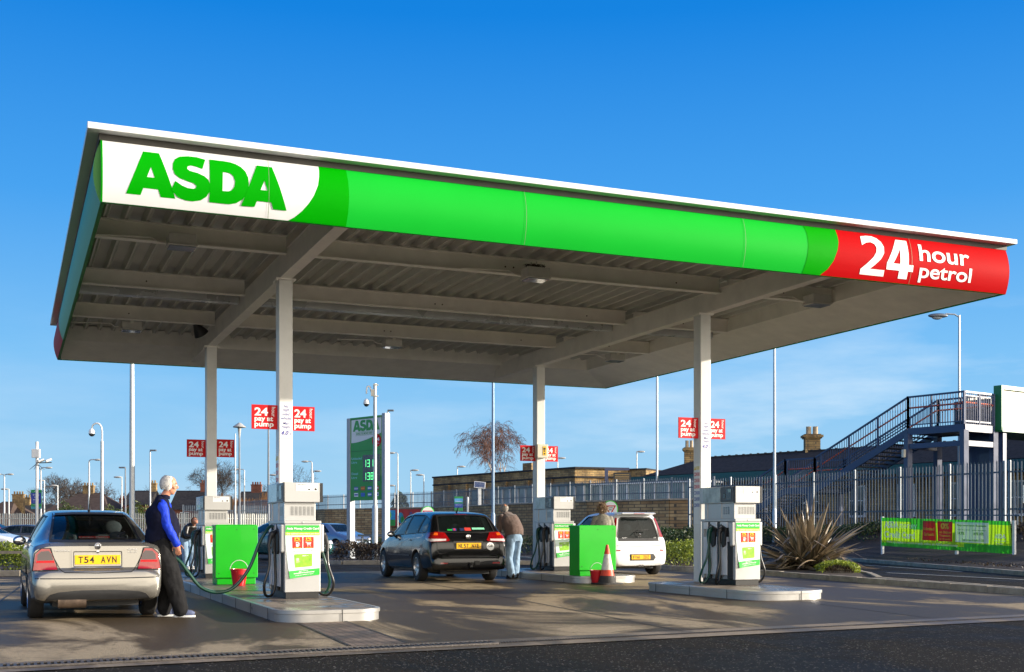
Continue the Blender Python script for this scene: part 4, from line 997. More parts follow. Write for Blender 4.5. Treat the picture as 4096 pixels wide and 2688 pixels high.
    # underside lump, so daylight does not pass straight under
    m_ = MB(); m_.box(-.55, .55, Y(.35), Y(L_ - .4), .17, .36); m_.box(-.7, .7, Y(S['ra']) + .45, Y(S['fa']) - .45, .2, .36); m_.build('underbody', M_trim, t)
    m_ = MB(); m_.tube([(-.66, Y(S['ra']), S['wr_']), (.66, Y(S['ra']), S['wr_'])], .04, 8); m_.build('rear_axle', M_trim, t)
    return t, bvh, Y, body
def number_plate(t, x0, x1, z0, z1, y, s_, tilt=0, parts=None, back=True):
    m_ = MB(); m_.box(x0, x1, y, y + .01, z0, z1); p = m_.build('number_plate', M_plate_y, t, bevel=.003)
    m_ = MB(); w_ = x1 - x0; h_ = z1 - z0; a, b = s_.split(' ')
    n = len(s_); cw = w_ * .86 / n
    x = x0 + w_ * .07
    for ch in s_:
        if ch != ' ': text(m_, ch, (x + cw * .08, y - .002, z0 + h_ * .15), (1, 0, 0), (0, 0, 1), cw * (.80 if ch not in 'I1' else .2), h_ * .70, .018)
        x += cw
    m_.build('lettering', M_ink2, p, fix=False); return p

# ---- silver hatchback being filled
M_silver = pm('paint_silver', (.29, .275, .245), .23, metal=.75, var=.03, vs=1.5, coat=.9, rv=.03)
S1 = dict(L=4.48, wr_=.315, ra=.90, fa=3.56, cab=(.62, 3.25), seat=2.05, rseat=1.25, dash=3.05,
  topk=[(0, .50), (.012, .585), (.035, .625), (.07, .642), (.085, .66), (.10, .80), (.12, .925), (.17, .968), (.34, .985), (.46, 1.005), (.9, 1.215), (1.30, 1.345), (1.7, 1.392), (2.2, 1.40), (2.65, 1.37), (3.0, 1.21), (3.42, .98), (3.55, .95), (4.2, .80), (4.38, .70), (4.45, .58), (4.48, .48)],
  beltk=[(0, .9), (.3, .93), (1, .945), (2, .93), (3.4, .89), (3.6, .87), (4.48, .6)],
  wk=[(0, .64), (.012, .73), (.04, .785), (.10, .815), (.25, .838), (.7, .855), (1.5, .858), (3, .853), (4.0, .82), (4.3, .74), (4.42, .65), (4.48, .5)],
  botk=[(0, .34), (.02, .275), (.06, .255), (.2, .24), (.5, .2), (3.9, .18), (4.3, .2), (4.48, .3)],
  wrk=[(0, .60), (.45, .64), (.9, .59), (1.3, .545), (2, .56), (2.7, .56), (3.42, .66), (4.48, .6)],
  rear_glass=[(-.575, 1.0), (-.3, .992), (.3, .992), (.575, 1.0), (.475, 1.325), (.2, 1.338), (-.2, 1.338), (-.475, 1.325)],
  front_glass=[(-.60, 1.0), (.60, 1.0), (.47, 1.34), (-.47, 1.34)],
  side_glass=[[(1.02, .975), (1.02, 1.05), (1.36, 1.29), (1.95, 1.325), (1.95, .965)], [(2.02, .963), (2.02, 1.325), (2.55, 1.285), (3.02, .985), (3.0, .955)]])
car1, bvh, Y, body = make_car('silver_car', S1, 'silver hatchback T54 AVN at the nearest pump, man leaning on it', 'car', (.94, 17.58, 0), R(1.2), M_silver); car1.scale = (.93, 1, 1.0)
yb = Y(0)
def mx(poly): return [(-a, b) for a, b in poly][::-1]
TL = [(-.80, .635), (-.505, .638), (-.525, .70), (-.56, .80), (-.60, .895), (-.70, .892), (-.77, .83)]
for sg in (1, -1):
    f_ = (lambda p: p) if sg == 1 else mx
    tl = patch(bvh, f_(TL), 'back', .012, cell=.04, name='tail_light', mat=M_tail, parent=car1)
    patch(bvh, f_([(-.745, .755), (-.552, .755), (-.575, .83), (-.61, .868), (-.70, .862), (-.74, .82)]), 'back', .016, cell=.04, name='smoked_lens', mat=M_tail2, parent=tl)
    patch(bvh, f_([(-.765, .725), (-.54, .725), (-.546, .748), (-.76, .748)]), 'back', .016, cell=.04, name='lens_rib', mat=M_plate, parent=tl)
    ring(bvh, f_([(-.815, .622), (-.49, .626), (-.51, .70), (-.55, .81), (-.592, .908), (-.70, .905), (-.785, .84)]), .010, 'back', off=.004, name='panel_gap', mat=M_seam, parent=car1)
line_patch(bvh, [(-.60, .97), (-.555, .80), (-.47, .64), (-.42, .605), (0, .595), (.42, .605), (.47, .64), (.555, .80), (.60, .97)], .010, 'back', 'panel_gap', M_seam, car1, .003)
line_patch(bvh, [(-.78, .536), (-.4, .53), (0, .528), (.4, .53), (.78, .536)], .012, 'back', 'panel_gap', M_seam, car1, .003)
patch(bvh, [(-.60, .335), (-.5, .365), (-.2, .385), (.2, .385), (.5, .365), (.60, .335), (.66, .27), (-.66, .27)], 'back', .006, name='lower_valance', mat=M_trim, parent=car1)
m_ = MB(); hl_ = [(-.56, .345), (0, .405), (.56, .345)]
# plate recess, plate, badge and the lock
ring(bvh, rr(.0, .765, .66, .235, .03), .022, 'back', off=.012, name='plate_surround', mat=M_silver, parent=car1)
ring(bvh, rr(.0, .765, .615, .19, .02), .008, 'back', off=.006, name='plate_recess_edge', mat=M_seam, parent=car1)
yy = bvh.ray_cast(Vector((0, -6, .75)), Vector((0, 1, 0)))[0].y
number_plate(car1, -.29, .285, .70, .815, yy - .016, 'T54 AVN')
m_ = MB(); m_.lathe([(.038, 0), (.040, -.012), (.032, -.016), (.0, -.016)], (.0, yy + .012, .925), axis='y', n=24, cap=False); bdg = m_.build('badge', M_chrome, car1, smooth=40)
m_ = MB()
for r_ in (.032, .022): m_.tube([(r_ * math.cos(a), yy - .008, .925 + r_ * math.sin(a)) for a in [2 * math.pi * i / 20 for i in range(21)]], .003, 5)
m_.tube([(-.018, yy - .008, .915), (-.005, yy - .008, .932), (.006, yy - .008, .918), (.02, yy - .008, .936)], .003, 5); m_.build('badge_emblem', M_trim, bdg)
m_ = MB(); m_.lathe([(.018, 0), (.018, -.012), (0, -.014)], (0, yy + .004, .855), axis='y', n=16, cap=False); m_.build('boot_lock', M_chrome, car1)
m_ = MB(); text(m_, 'VAUXHALL', (-.545, yy - .006, .862), (1, 0, 0), (0, 0, 1), .19, .02, .02); text(m_, 'VECTRA', (.375, yy - .006, .875), (1, 0, 0), (0, 0, 1), .13, .018, .02); text(m_, '1.8i 16V', (.39, yy - .006, .842), (1, 0, 0), (0, 0, 1), .11, .018, .01); m_.build('boot_lettering', M_chrome, car1, fix=False)
m_ = MB(); m_.tube([(0, Y(1.45), 1.38), (0, Y(1.38), 1.40), (0, Y(1.2), 1.66)], [.02, .010, .003], 6); m_.build('aerial', M_trim, car1)
m_ = MB(); m_.tube(smooth_path([Vector(p) for p in ((.30, Y(.50), 1.035), (.31, Y(.51), 1.05), (.40, Y(.60), 1.10))], 4), .011, 6); m_.tube([(.28, Y(.46), 1.03), (.38, Y(.46), 1.015), (.5, Y(.5), 1.02)], .008, 6); m_.build('wiper', M_trim, car1)
m_ = MB(); m_.tube([(-.42, Y(.0) + .02, .27), (-.42, Y(.3), .27)], .026, 10); m_.tube([(-.5, Y(.10), .25), (-.15, Y(.10), .25)], .085, 12); m_.build('exhaust', pm('rusty_exhaust', (.10, .07, .05), .6, metal=.5, var=.5, vs=12), car1, smooth=40)
m_ = MB(); v = []; k = yb + .25
m_.box(-.20, .20, Y(.62), Y(.625), 1.02, 1.045, 0); text(m_, 'Lakeside Motors', (-.19, Y(.62) - .002, 1.025), (1, 0, 0), (0, 0, 1), .37, .014, .01, m=1)
m_.build('rear_sticker', [M_pr, M_wt], car1, fix=False)
ring(bvh, [(Y(.30), .92), (Y(.42), 1.0), (Y(.72), 1.13), (Y(.70), .93)], .006, 'left', off=.002, name='panel_gap', mat=M_seam, parent=car1)
for sd_ in ('left', 'right'):
    for pts in ([(Y(1.98), .95), (Y(1.98), .45), (Y(1.95), .27)], [(Y(1.0), .95), (Y(1.12), .72), (Y(1.32), .5), (Y(1.34), .27)], [(Y(3.0), .93), (Y(3.1), .6), (Y(3.08), .27)]): line_patch(bvh, pts, .008, sd_, 'panel_gap', M_seam, car1)
    line_patch(bvh, [(Y(.5), .55), (Y(3.9), .53)], .04, sd_, 'side_moulding', M_trim, car1, .006)
for x_, h_ in ((-.36, .87), (.36, .87)): pass

# ---- black estate
M_black = pm('paint_black', (.004, .0045, .006), .2, var=.1, coat=.55, spec=.4)
S2 = dict(L=4.72, wr_=.32, ra=1.02, fa=3.82, cab=(.42, 3.45), seat=2.3, rseat=1.45, dash=3.25, spokes=9, mirror=M_black, rglass=M_glassd,
  topk=[(0, .47), (.012, .55), (.04, .585), (.075, .60), (.09, .62), (.11, .78), (.15, .93), (.22, 1.05), (.45, 1.30), (.58, 1.415), (.75, 1.475), (1.2, 1.515), (2.0, 1.53), (2.7, 1.475), (3.1, 1.29), (3.6, 1.0), (3.75, .97), (4.4, .80), (4.6, .70), (4.69, .58), (4.72, .48)],
  beltk=[(0, .9), (.2, .99), (1, 1.0), (2, .98), (3.5, .93), (3.7, .9), (4.72, .6)],
  wk=[(0, .68), (.012, .76), (.05, .82), (.12, .85), (.3, .88), (.8, .90), (1.7, .905), (3.2, .90), (4.2, .86), (4.5, .78), (4.65, .68), (4.72, .55)],
  botk=[(0, .34), (.02, .28), (.06, .26), (.2, .25), (.5, .22), (4.1, .2), (4.5, .22), (4.72, .3)],
  wrk=[(0, .66), (.22, .70), (.58, .64), (1.2, .60), (2, .60), (2.8, .60), (3.6, .70), (4.72, .62)],
  rear_glass=[(-.62, 1.085), (-.3, 1.065), (.3, 1.065), (.62, 1.085), (.55, 1.40), (.3, 1.43), (-.3, 1.43), (-.55, 1.40)],
  front_glass=[(-.64, 1.02), (.64, 1.02), (.52, 1.44), (-.52, 1.44)],
  side_glass=[[(.52, 1.06), (.62, 1.32), (1.1, 1.425), (1.14, 1.05)], [(1.22, 1.045), (1.18, 1.43), (2.12, 1.445), (2.12, 1.02)], [(2.2, 1.015), (2.2, 1.44), (2.68, 1.39), (3.2, 1.03), (3.18, .99)]])
car2, bvh, Y, body = make_car('black_estate', S2, 'black estate car NL57 NXE with a GB oval on its tailgate', 'car', (9.0, 25.62, 0), R(-2.0), M_black)
TL2 = [(-.84, .86), (-.44, .875), (-.41, .90), (-.47, 1.0), (-.50, 1.06), (-.70, 1.075), (-.80, 1.05)]
for sg in (1, -1):
    f_ = (lambda p: p) if sg == 1 else mx
    tl = patch(bvh, f_(TL2), 'back', .012, cell=.04, name='tail_light', mat=M_tail, parent=car2)
    patch(bvh, f_([(-.835, .87), (-.50, .885), (-.49, .925), (-.82, .925)]), 'back', .016, cell=.04, name='reversing_lens', mat=M_tailw, parent=tl)
    patch(bvh, f_([(-.76, 1.0), (-.66, 1.0), (-.66, 1.05), (-.72, 1.055)]), 'back', .016, cell=.04, name='amber_lens', mat=M_taila, parent=tl)
    patch(bvh, f_([(-.66, .40), (-.50, .40), (-.50, .43), (-.66, .43)]), 'back', .006, name='reflector', mat=M_tail, parent=car2)
sl_ = patch(bvh, [(Y(.12), .865), (Y(.42), .93), (Y(.46), 1.04), (Y(.28), 1.065)], 'left', .012, cell=.04, name='tail_light_wrap', mat=M_tail, parent=car2)
patch(bvh, [(Y(.14), .87), (Y(.34), .905), (Y(.36), .94), (Y(.16), .925)], 'left', .016, cell=.04, name='reversing_lens', mat=M_tailw, parent=sl_)
line_patch(bvh, [(-.70, 1.0), (-.70, .68), (-.66, .615), (0, .60), (.66, .615), (.70, .68), (.70, 1.0)], .010, 'back', 'panel_gap', M_seam, car2, .003)
line_patch(bvh, [(-.62, .565), (0, .56), (.62, .565)], .05, 'back', 'bumper_step', M_trim, car2, .006)
yy = bvh.ray_cast(Vector((0, -6, .78)), Vector((0, 1, 0)))[0].y
patch(bvh, rr(.0, .79, .66, .19, .02), 'back', .004, name='plate_recess', mat=M_trim, parent=car2)
patch(bvh, [(-.36, .88), (.36, .88), (.33, .902), (-.33, .902)], 'back', .014, name='boot_handle', mat=M_black, parent=car2)
number_plate(car2, -.275, .275, .715, .84, yy - .02, 'NL57 NXE')
m_ = MB(); m_.lathe([(.05, 0), (.052, -.014), (.042, -.018), (0, -.018)], (.0, yy + .03, .97), axis='y', n=24, cap=False); bdg = m_.build('badge', M_chrome, car2, smooth=40)
m_ = MB(); m_.tube([(.036 * math.cos(a), yy + .01, .97 + .036 * math.sin(a)) for a in [2 * math.pi * i / 20 for i in range(21)]], .004, 5); m_.tube([(-.02, yy + .01, .955), (-.006, yy + .01, .98), (.006, yy + .01, .96), (.022, yy + .01, .985)], .004, 5); m_.build('badge_emblem', M_trim, bdg)
m_ = MB(); text(m_, 'VECTRA', (-.66, yy - .012, .655), (1, 0, 0), (0, 0, 1), .16, .024, .02); m_.build('boot_lettering', M_chrome, car2, fix=False)
o = patch(bvh, [(.49 + .085 * math.cos(a), .765 + .085 * math.sin(a)) for a in [2 * math.pi * i / 24 for i in range(24)]], 'back', .006, name='country_sticker', mat=M_wt, parent=car2)
m_ = MB(); text(m_, 'GB', (.44, bvh.ray_cast(Vector((.49, -6, .765)), Vector((0, 1, 0)))[0].y - .012, .755), (1, 0, 0), (0, 0, 1), .10, .05, .01); m_.build('lettering', M_ink2, o, fix=False)
for i, (x0, x1, z0, z1, c_) in enumerate(((-.42, -.31, 1.10, 1.135, '1FA040'), (-.305, -.215, 1.10, 1.15, '30408C'), (-.14, -.04, 1.10, 1.155, '182850'), (-.03, .11, 1.10, 1.165, 'D04038'), (.14, .42, 1.125, 1.165, '8CE0B8'))):
    o = patch(bvh, [(x0, z0), (x1, z0), (x1, z1), (x0, z1)], 'back', -.004, cell=.05, name='window_sticker', mat=pm('stk' + c_, srgb(c_), .5), parent=car2)
patch(bvh, [(-.28, 1.105), (-.24, 1.105), (-.24, 1.145), (-.28, 1.145)], 'back', -.002, name='window_sticker', mat=pm('stkred', srgb('C83040'), .5), parent=car2)
patch(bvh, [(-.15, 1.44), (.15, 1.44), (.14, 1.455), (-.14, 1.455)], 'back', .008, name='brake_light', mat=M_tail, parent=car2)
m_ = MB(); m_.tube([(-.02, Y(.17), 1.06), (.28, Y(.19), 1.07)], .010, 6); m_.tube([(-.50, Y(.20), 1.062), (.02, Y(.18), 1.068)], .007, 6); m_.build('wiper', M_trim, car2)
m_ = MB(); m_.tube([(0, Y(.95), 1.49), (0, Y(.88), 1.525), (0, Y(.80), 1.62)], [.02, .012, .004], 6); m_.build('aerial', M_trim, car2)
m_ = MB(); m_.bar((0, Y(.1), .36), (0, Y(-.09), .36), .05, .06); m_.ell((0, Y(-.10), .41), .026, 10, 8); m_.box(.10, .2, Y(-.03), Y(.05), .38, .46); m_.build('tow_bar', M_trim, car2, smooth=40)
for sd_ in ('left', 'right'):
    for pts in ([(Y(2.16), 1.0), (Y(2.16), .5), (Y(2.14), .28)], [(Y(1.2), 1.04), (Y(1.25), .82), (Y(1.42), .6), (Y(1.45), .28)], [(Y(3.2), .98), (Y(3.3), .6), (Y(3.28), .28)]): line_patch(bvh, pts, .008, sd_, 'panel_gap', M_seam, car2)
    line_patch(bvh, [(Y(1.5), .56), (Y(3.3), .55)], .03, sd_, 'side_moulding', M_chrome, car2, .006)
    line_patch(bvh, [(Y(1.45), .25), (Y(3.4), .245)], .05, sd_, 'sill_strip', M_rim, car2, .004)
    for s_ in (1.42, 2.36): line_patch(bvh, [(Y(s_), .90), (Y(s_ + .2), .895)], .035, sd_, 'door_handle', M_black, car2, .025)

# ---- small white hatchback
M_cwhite = pm('paint_white', (.72, .73, .74), .25, var=.02, vs=2, coat=.8)
S3 = dict(L=3.44, wr_=.285, ra=.62, fa=2.92, cab=(.30, 2.55), seat=1.55, rseat=.78, dash=2.42, spokes=6, mirror=M_trim, rglass=M_glassd,
  topk=[(0, .44), (.012, .60), (.04, .72), (.08, .80), (.12, .90), (.17, 1.10), (.23, 1.32), (.28, 1.44), (.34, 1.50), (.6, 1.535), (1.2, 1.55), (1.8, 1.50), (2.2, 1.29), (2.62, 1.02), (2.75, .98), (3.2, .82), (3.36, .70), (3.42, .56), (3.44, .46)],
  beltk=[(0, .8), (.2, .92), (1, .93), (2, .90), (2.6, .88), (2.9, .84), (3.44, .6)],
  wk=[(0, .60), (.012, .67), (.05, .735), (.15, .78), (.5, .81), (1.5, .815), (2.5, .81), (3.1, .76), (3.3, .68), (3.44, .5)],
  botk=[(0, .30), (.02, .25), (.1, .24), (.5, .2), (3, .18), (3.3, .2), (3.44, .3)],
  wrk=[(0, .60), (.28, .56), (.7, .52), (1.2, .52), (1.9, .53), (2.6, .64), (3.44, .6)],
  rear_glass=[(-.52, .90), (.52, .90), (.56, .96), (.55, 1.02), (.46, 1.34), (.38, 1.40), (-.38, 1.40), (-.46, 1.34), (-.55, 1.02), (-.56, .96)],
  front_glass=[(-.60, 1.02), (.60, 1.02), (.48, 1.46), (-.48, 1.46)],
  side_glass=[[(.46, .99), (.50, 1.25), (.66, 1.42), (1.05, 1.45), (1.10, .96)], [(1.18, .955), (1.14, 1.455), (1.72, 1.43), (2.3, 1.02), (2.28, .93)]])
car3, bvh, Y, body = make_car('white_hatchback', S3, 'small white hatchback FV61 ZDZ seen past the green cabinet', 'car', (13.96, 26.72, 0), R(1.0), M_cwhite)
for sg in (1, -1):
    f_ = (lambda p: p) if sg == 1 else mx
    patch(bvh, f_([(-.70, .93), (-.60, .945), (-.565, 1.2), (-.515, 1.40), (-.55, 1.40), (-.65, 1.18)]), 'back', .014, cell=.04, name='tail_light', mat=M_tail, parent=car3)
    patch(bvh, f_([(-.66, .60), (-.55, .60), (-.55, .635), (-.66, .635)]), 'back', .006, name='reflector', mat=M_tail, parent=car3)
patch(bvh, [(-.56, .84), (.56, .84), (.56, .90), (-.56, .90)], 'back', .004, name='glass_tailgate_base', mat=M_trim, parent=car3)
yy = bvh.ray_cast(Vector((0, -6, .46)), Vector((0, 1, 0)))[0].y
patch(bvh, [(-.30, .37), (.36, .37), (.42, .45), (.36, .53), (-.30, .53)], 'back', .002, name='plate_recess', mat=M_trim, parent=car3)
number_plate(car3, -.26, .26, .40, .51, yy - .02, 'FV61 ZDZ')
line_patch(bvh, [(-.63, .73), (0, .715), (.63, .73)], .008, 'back', 'panel_gap', M_seam, car3, .003)
m_ = MB(); m_.prism([(Y(.55), 1.535), (Y(.14), 1.535), (Y(.07), 1.515), (Y(.09), 1.49), (Y(.30), 1.46)], 'x', -.47, .47)
sp_ = m_.build('roof_spoiler', M_cwhite, car3, bevel=.015); m_ = MB(); m_.box(-.14, .14, Y(.065), Y(.08), 1.494, 1.512); m_.build('brake_light', M_tail, sp_)
m_ = MB(); m_.tube(smooth_path([Vector(p) for p in ((-.16, Y(.06), 1.0), (-.06, Y(.055), 1.09), (.06, Y(.05), 1.105), (.24, Y(.06), 1.11))], 5), .011, 6); m_.build('wiper', M_trim, car3)
m_ = MB(); m_.tube(smooth_path([Vector(p) for p in ((-.03, Y(.075), .93), (.0, Y(.06), .98), (-.02, Y(.055), 1.02), (.03, Y(.055), 1.0), (.03, Y(.07), .94))], 4), .008, 6); m_.build('badge', M_chrome, car3)
m_ = MB(); text(m_, 'PEUGEOT', (-.50, Y(.03), .91), (1, 0, 0), (0, 0, 1), .14, .022, .02); text(m_, '107', (.38, Y(.03), .91), (1, 0, 0), (0, 0, 1), .07, .024, .02); m_.build('boot_lettering', M_chrome, car3, fix=False)
m_ = MB()
for x_ in (-.02, .05): m_.tube([(x_, Y(-.01), .25), (x_, Y(.2), .26)], .028, 10)
m_.build('exhaust', M_chrome, car3)
for sd_ in ('left', 'right'): line_patch(bvh, [(Y(1.12), .94), (Y(1.1), .28)], .008, sd_, 'panel_gap', M_seam, car3)

# ---- background cars, plainer copies of three body shapes
def bg_car(name, base, label, loc, rz, col, metal=.0, group=None, scale=1.0, plate=None):
    S = dict(base); S.pop('rglass', None)
    p_ = pm('paint_' + name, col, .25, metal=metal, var=.04, coat=.8)
    S['mirror'] = p_
    c_, bvh, Y, body = make_car(name, S, label, 'car', loc, rz, p_, group, glass=M_glassd, simple=True)
    for sg in (1, -1):
        f_ = (lambda p: p) if sg == 1 else mx
        w_ = S['w'](.1); patch(bvh, f_([(-w_ + .03, .70), (-w_ + .25, .70), (-w_ + .22, .88), (-w_ + .05, .86)]), 'back', .01, name='tail_light', mat=M_tail, parent=c_)
        w_ = S['w'](S['L'] - .15); patch(bvh, f_([(-w_ + .05, .60), (-w_ + .32, .58), (-w_ + .26, .70), (-w_ + .05, .72)]), 'front', .01, name='headlight', mat=M_tailw, parent=c_)
    patch(bvh, [(-.35, .56), (.35, .56), (.30, .66), (-.30, .66)], 'front', .006, name='grille', mat=M_trim, parent=c_)
    o = patch(bvh, [(-.26, .40), (.26, .40), (.26, .50), (-.26, .50)], 'front', .01, name='number_plate', mat=M_wt, parent=c_)
    for sd_ in ('left', 'right'): line_patch(bvh, [(Y(2.0), .94), (Y(2.0), .3)], .012, sd_, 'panel_gap', M_seam, c_)
    return c_
KEEP = {k: S1[k] for k in S1 if k not in ('top', 'belt', 'w', 'bot', 'wr')}
KEEP3 = {k: S3[k] for k in S3 if k not in ('top', 'belt', 'w', 'bot', 'wr')}
def at_cam(name_r, d): return cf(name_r, d)
def heading(r, d):
    """rotation for a car nosed along the camera-frame direction (right, forward)"""
    v = cf(r, d); return math.atan2(-v.x, v.y)
p = cf(-8.35, 44); bg_car('teal_car', KEEP, 'dark teal car passing behind the left green cabinet', (p.x, p.y, 0), heading(.62, -.78), (.012, .075, .075))
p = cf(-8.6, 56.0); bg_car('blue_grey_car', KEEP, 'blue grey car nose on behind the nearest pump, by the brick wall', (p.x, p.y, 0), heading(.75, -.66), (.18, .24, .34), .5)
p = cf(-21.6, 47.5); wc = bg_car('white_coupe', KEEP, 'white parked coupe at the left edge above the hedge', (p.x, p.y, 0), heading(.995, -.1), (.75, .75, .75), group='cars parked beyond the left hedge')
p = cf(-24.5, 60); dc = bg_car('dark_saloon', KEEP, 'dark grey parked saloon between the white coupe and the red car', (p.x, p.y, 0), heading(.99, .1), (.03, .035, .045), group='cars parked beyond the left hedge')
p = cf(-31.0, 70); bg_car('red_car', S2 and {k: S2[k] for k in S2 if k not in ('top', 'belt', 'w', 'bot', 'wr', 'rglass')}, 'red parked estate car by the left palisade fence', (p.x, p.y, 0), heading(1, .05), srgb('A01020'), group='cars parked beyond the left hedge')
wc.scale = (1, 1, .95); dc.scale = (1, 1, .96)

# ================================================================== BEDS, KERBS, PLANTS
def sheet_cf(name, pts, mat, z=None):
    mb = MB(); mb.add([cf(p[0], p[1], p[2] if len(p) > 2 else z) for p in pts], [tuple(range(len(pts)))]); return struct(name, mb, mat)
def kerb(name, pts, w_=.14, h_=.12, closed=False):
    mb = MB(); n = len(pts)
    P = [Vector((p[0], p[1], 0)) for p in pts]
    for i in range(n - 1 + closed):
        a, b = P[i], P[(i + 1) % n]; d = b - a; k = max(1, int(d.length / .92)); u = d.normalized() * .012
        for j in range(k):
            q0, q1 = a + d * j / k + u, a + d * (j + 1) / k - u * .2
            jit = rnd.uniform(-.006, .006); mb.bar((q0.x, q0.y, h_ / 2 + jit - .01), (q1.x, q1.y, h_ / 2 + jit - .01), w_, h_ + .02)
    o = mb.build(name, M_kerb, None, bevel=.012); o['kind'] = 'structure'; return o
def leafmat(name, c1, c2, rough=.55, scale=3.0, transl=.25):
    if name in MATS: return MATS[name]
    m = bpy.data.materials.new(name); m.use_nodes = True; MATS[name] = m
    t = m.node_tree; b = t.nodes['Principled BSDF']; n = t.nodes.new; L = t.links.new
    g = n('ShaderNodeNewGeometry'); tc = n('ShaderNodeTexCoord'); nz = n('ShaderNodeTexNoise'); nz.inputs['Scale'].default_value = scale; L(tc.outputs['Object'], nz.inputs['Vector'])
    ad = n('ShaderNodeMath'); ad.operation = 'ADD'; L(g.outputs['Random Per Island'], ad.inputs[0]); L(nz.outputs[0], ad.inputs[1])
    hf = n('ShaderNodeMath'); hf.operation = 'MULTIPLY'; hf.inputs[1].default_value = .5; L(ad.outputs[0], hf.inputs[0])
    r = n('ShaderNodeValToRGB'); r.color_ramp.elements[0].position = .25; r.color_ramp.elements[1].position = .75; r.color_ramp.elements[0].color = (*c1, 1); r.color_ramp.elements[1].color = (*c2, 1); L(hf.outputs[0], r.inputs[0]); L(r.outputs[0], b.inputs['Base Color'])
    b.inputs['Roughness'].default_value = rough
    if transl:
        tr = n('ShaderNodeBsdfTranslucent'); L(r.outputs[0], tr.inputs[0]); mx_ = n('ShaderNodeMixShader'); mx_.inputs[0].default_value = transl; o = t.nodes['Material Output']
        L(b.outputs[0], mx_.inputs[1]); L(tr.outputs[0], mx_.inputs[2]); L(mx_.outputs[0], o.inputs[0])
    return m
M_lf_y = leafmat('leaf_yellow_green', (.06, .11, .008), (.36, .42, .035))
M_lf_g = leafmat('leaf_dark_green', (.008, .02, .006), (.045, .08, .015))
M_lf_b = leafmat('leaf_winter_brown', (.012, .010, .006), (.075, .045, .02))
M_lf_m = leafmat('leaf_mid_green', (.02, .045, .008), (.10, .13, .02))
M_twig = pm('twig_brown', (.055, .035, .022), .85, var=.35, vs=3)
def leaves(mb, pts, size, rg, flat=.3):
    for p in pts:
        a = rg.uniform(0, 6.283); e = rg.gauss(0, .7); s_ = size * rg.uniform(.6, 1.3)
        u = Vector((math.cos(a) * math.cos(e), math.sin(a) * math.cos(e), math.sin(e))); v = u.orthogonal().normalized(); v = (Matrix.Rotation(rg.uniform(0, 6.28), 3, u) @ v)
        mb.add([p - u * s_, p + v * s_ * .42, p + u * s_, p - v * s_ * .42], [(0, 1, 2, 3)])
def bush_pts(c, r, n, rg, lump=.25):
    out_ = []
    for _ in range(n):
        a = rg.uniform(0, 6.283); z = rg.uniform(0, 1) ** .8; q = math.sqrt(max(0, 1 - z * z)); k = rg.uniform(.55, 1.0) ** .4
        d = Vector((q * math.cos(a), q * math.sin(a), z)); nn = 1 + lump * noise.noise(Vector((c[0], c[1], 0)) + d * 2.4) * 2
        out_.append(Vector(c) + Vector((d.x * r[0], d.y * r[1], d.z * r[2])) * k * nn)
    return out_
def shrub(name, label, cat, c, r, n, size, mats, group=None, seed=1, twigs=24):
    rg = random.Random(seed); t = thing(name, label, cat, (c[0], c[1], c[2]), 0, group)
    mb = MB(); leaves(mb, bush_pts((0, 0, 0), r, n, rg), size, rg); mb.build('foliage', mats, t, fix=False)
    mb = MB()
    for i in range(twigs):
        a = rg.uniform(0, 6.283); q = rg.uniform(.2, .95); e = Vector((r[0] * q * math.cos(a), r[1] * q * math.sin(a), r[2] * rg.uniform(.4, 1.08) * (1.1 - q * .6)))
        mb.tube([Vector((e.x * .1, e.y * .1, 0)), e * .55 + Vector((0, 0, .05)), e], [.012, .007, .003], 4)
    mb.build('stems', M_twig, t, fix=False); return t
def hedge(name, label, poly_pts, h_, n, size, mat, seed, group=None, wdt=1.0, twigs=120, cat='hedge'):
    """row of planting along a line of world points: one foliage mass"""
    rg = random.Random(seed); P = [Vector((p[0], p[1], p[2] if len(p) > 2 else 0)) for p in poly_pts]
    L_ = [(P[i + 1] - P[i]).length for i in range(len(P) - 1)]; T = sum(L_)
    t = thing(name, label, cat, tuple(P[0]), 0, group); mb = MB(); pts = []; tw = MB()
    def at(u):
        u *= T
        for i, l in enumerate(L_):
            if u <= l or i == len(L_) - 1: d = (P[i + 1] - P[i]).normalized(); return P[i] + d * u, Vector((-d.y, d.x, 0))
            u -= l
    for _ in range(n):
        p, s_ = at(rg.random()); a = rg.uniform(0, math.pi); q = rg.uniform(.7, 1.0); hh = h_ * (1 + .28 * noise.noise(p * .9) + .15 * noise.noise(p * 3.1))
        pts.append(p - P[0] + s_ * wdt / 2 * math.cos(a) * q + Vector((0, 0, hh * (math.sin(a) ** .6) * q)))
    leaves(mb, pts, size, rg); mb.build('foliage', mat, t, fix=False)
    for _ in range(twigs):
        p, s_ = at(rg.random()); p = p - P[0] + s_ * rg.uniform(-.4, .4) * wdt; e = p + Vector((rg.uniform(-.2, .2), rg.uniform(-.2, .2), h_ * rg.uniform(.8, 1.25)))
        tw.tube([p, (p + e) / 2 + Vector((rg.uniform(-.04, .04), 0, 0)), e], [.008, .006, .002], 3)
    tw.build('stems', M_twig, t, fix=False); return t

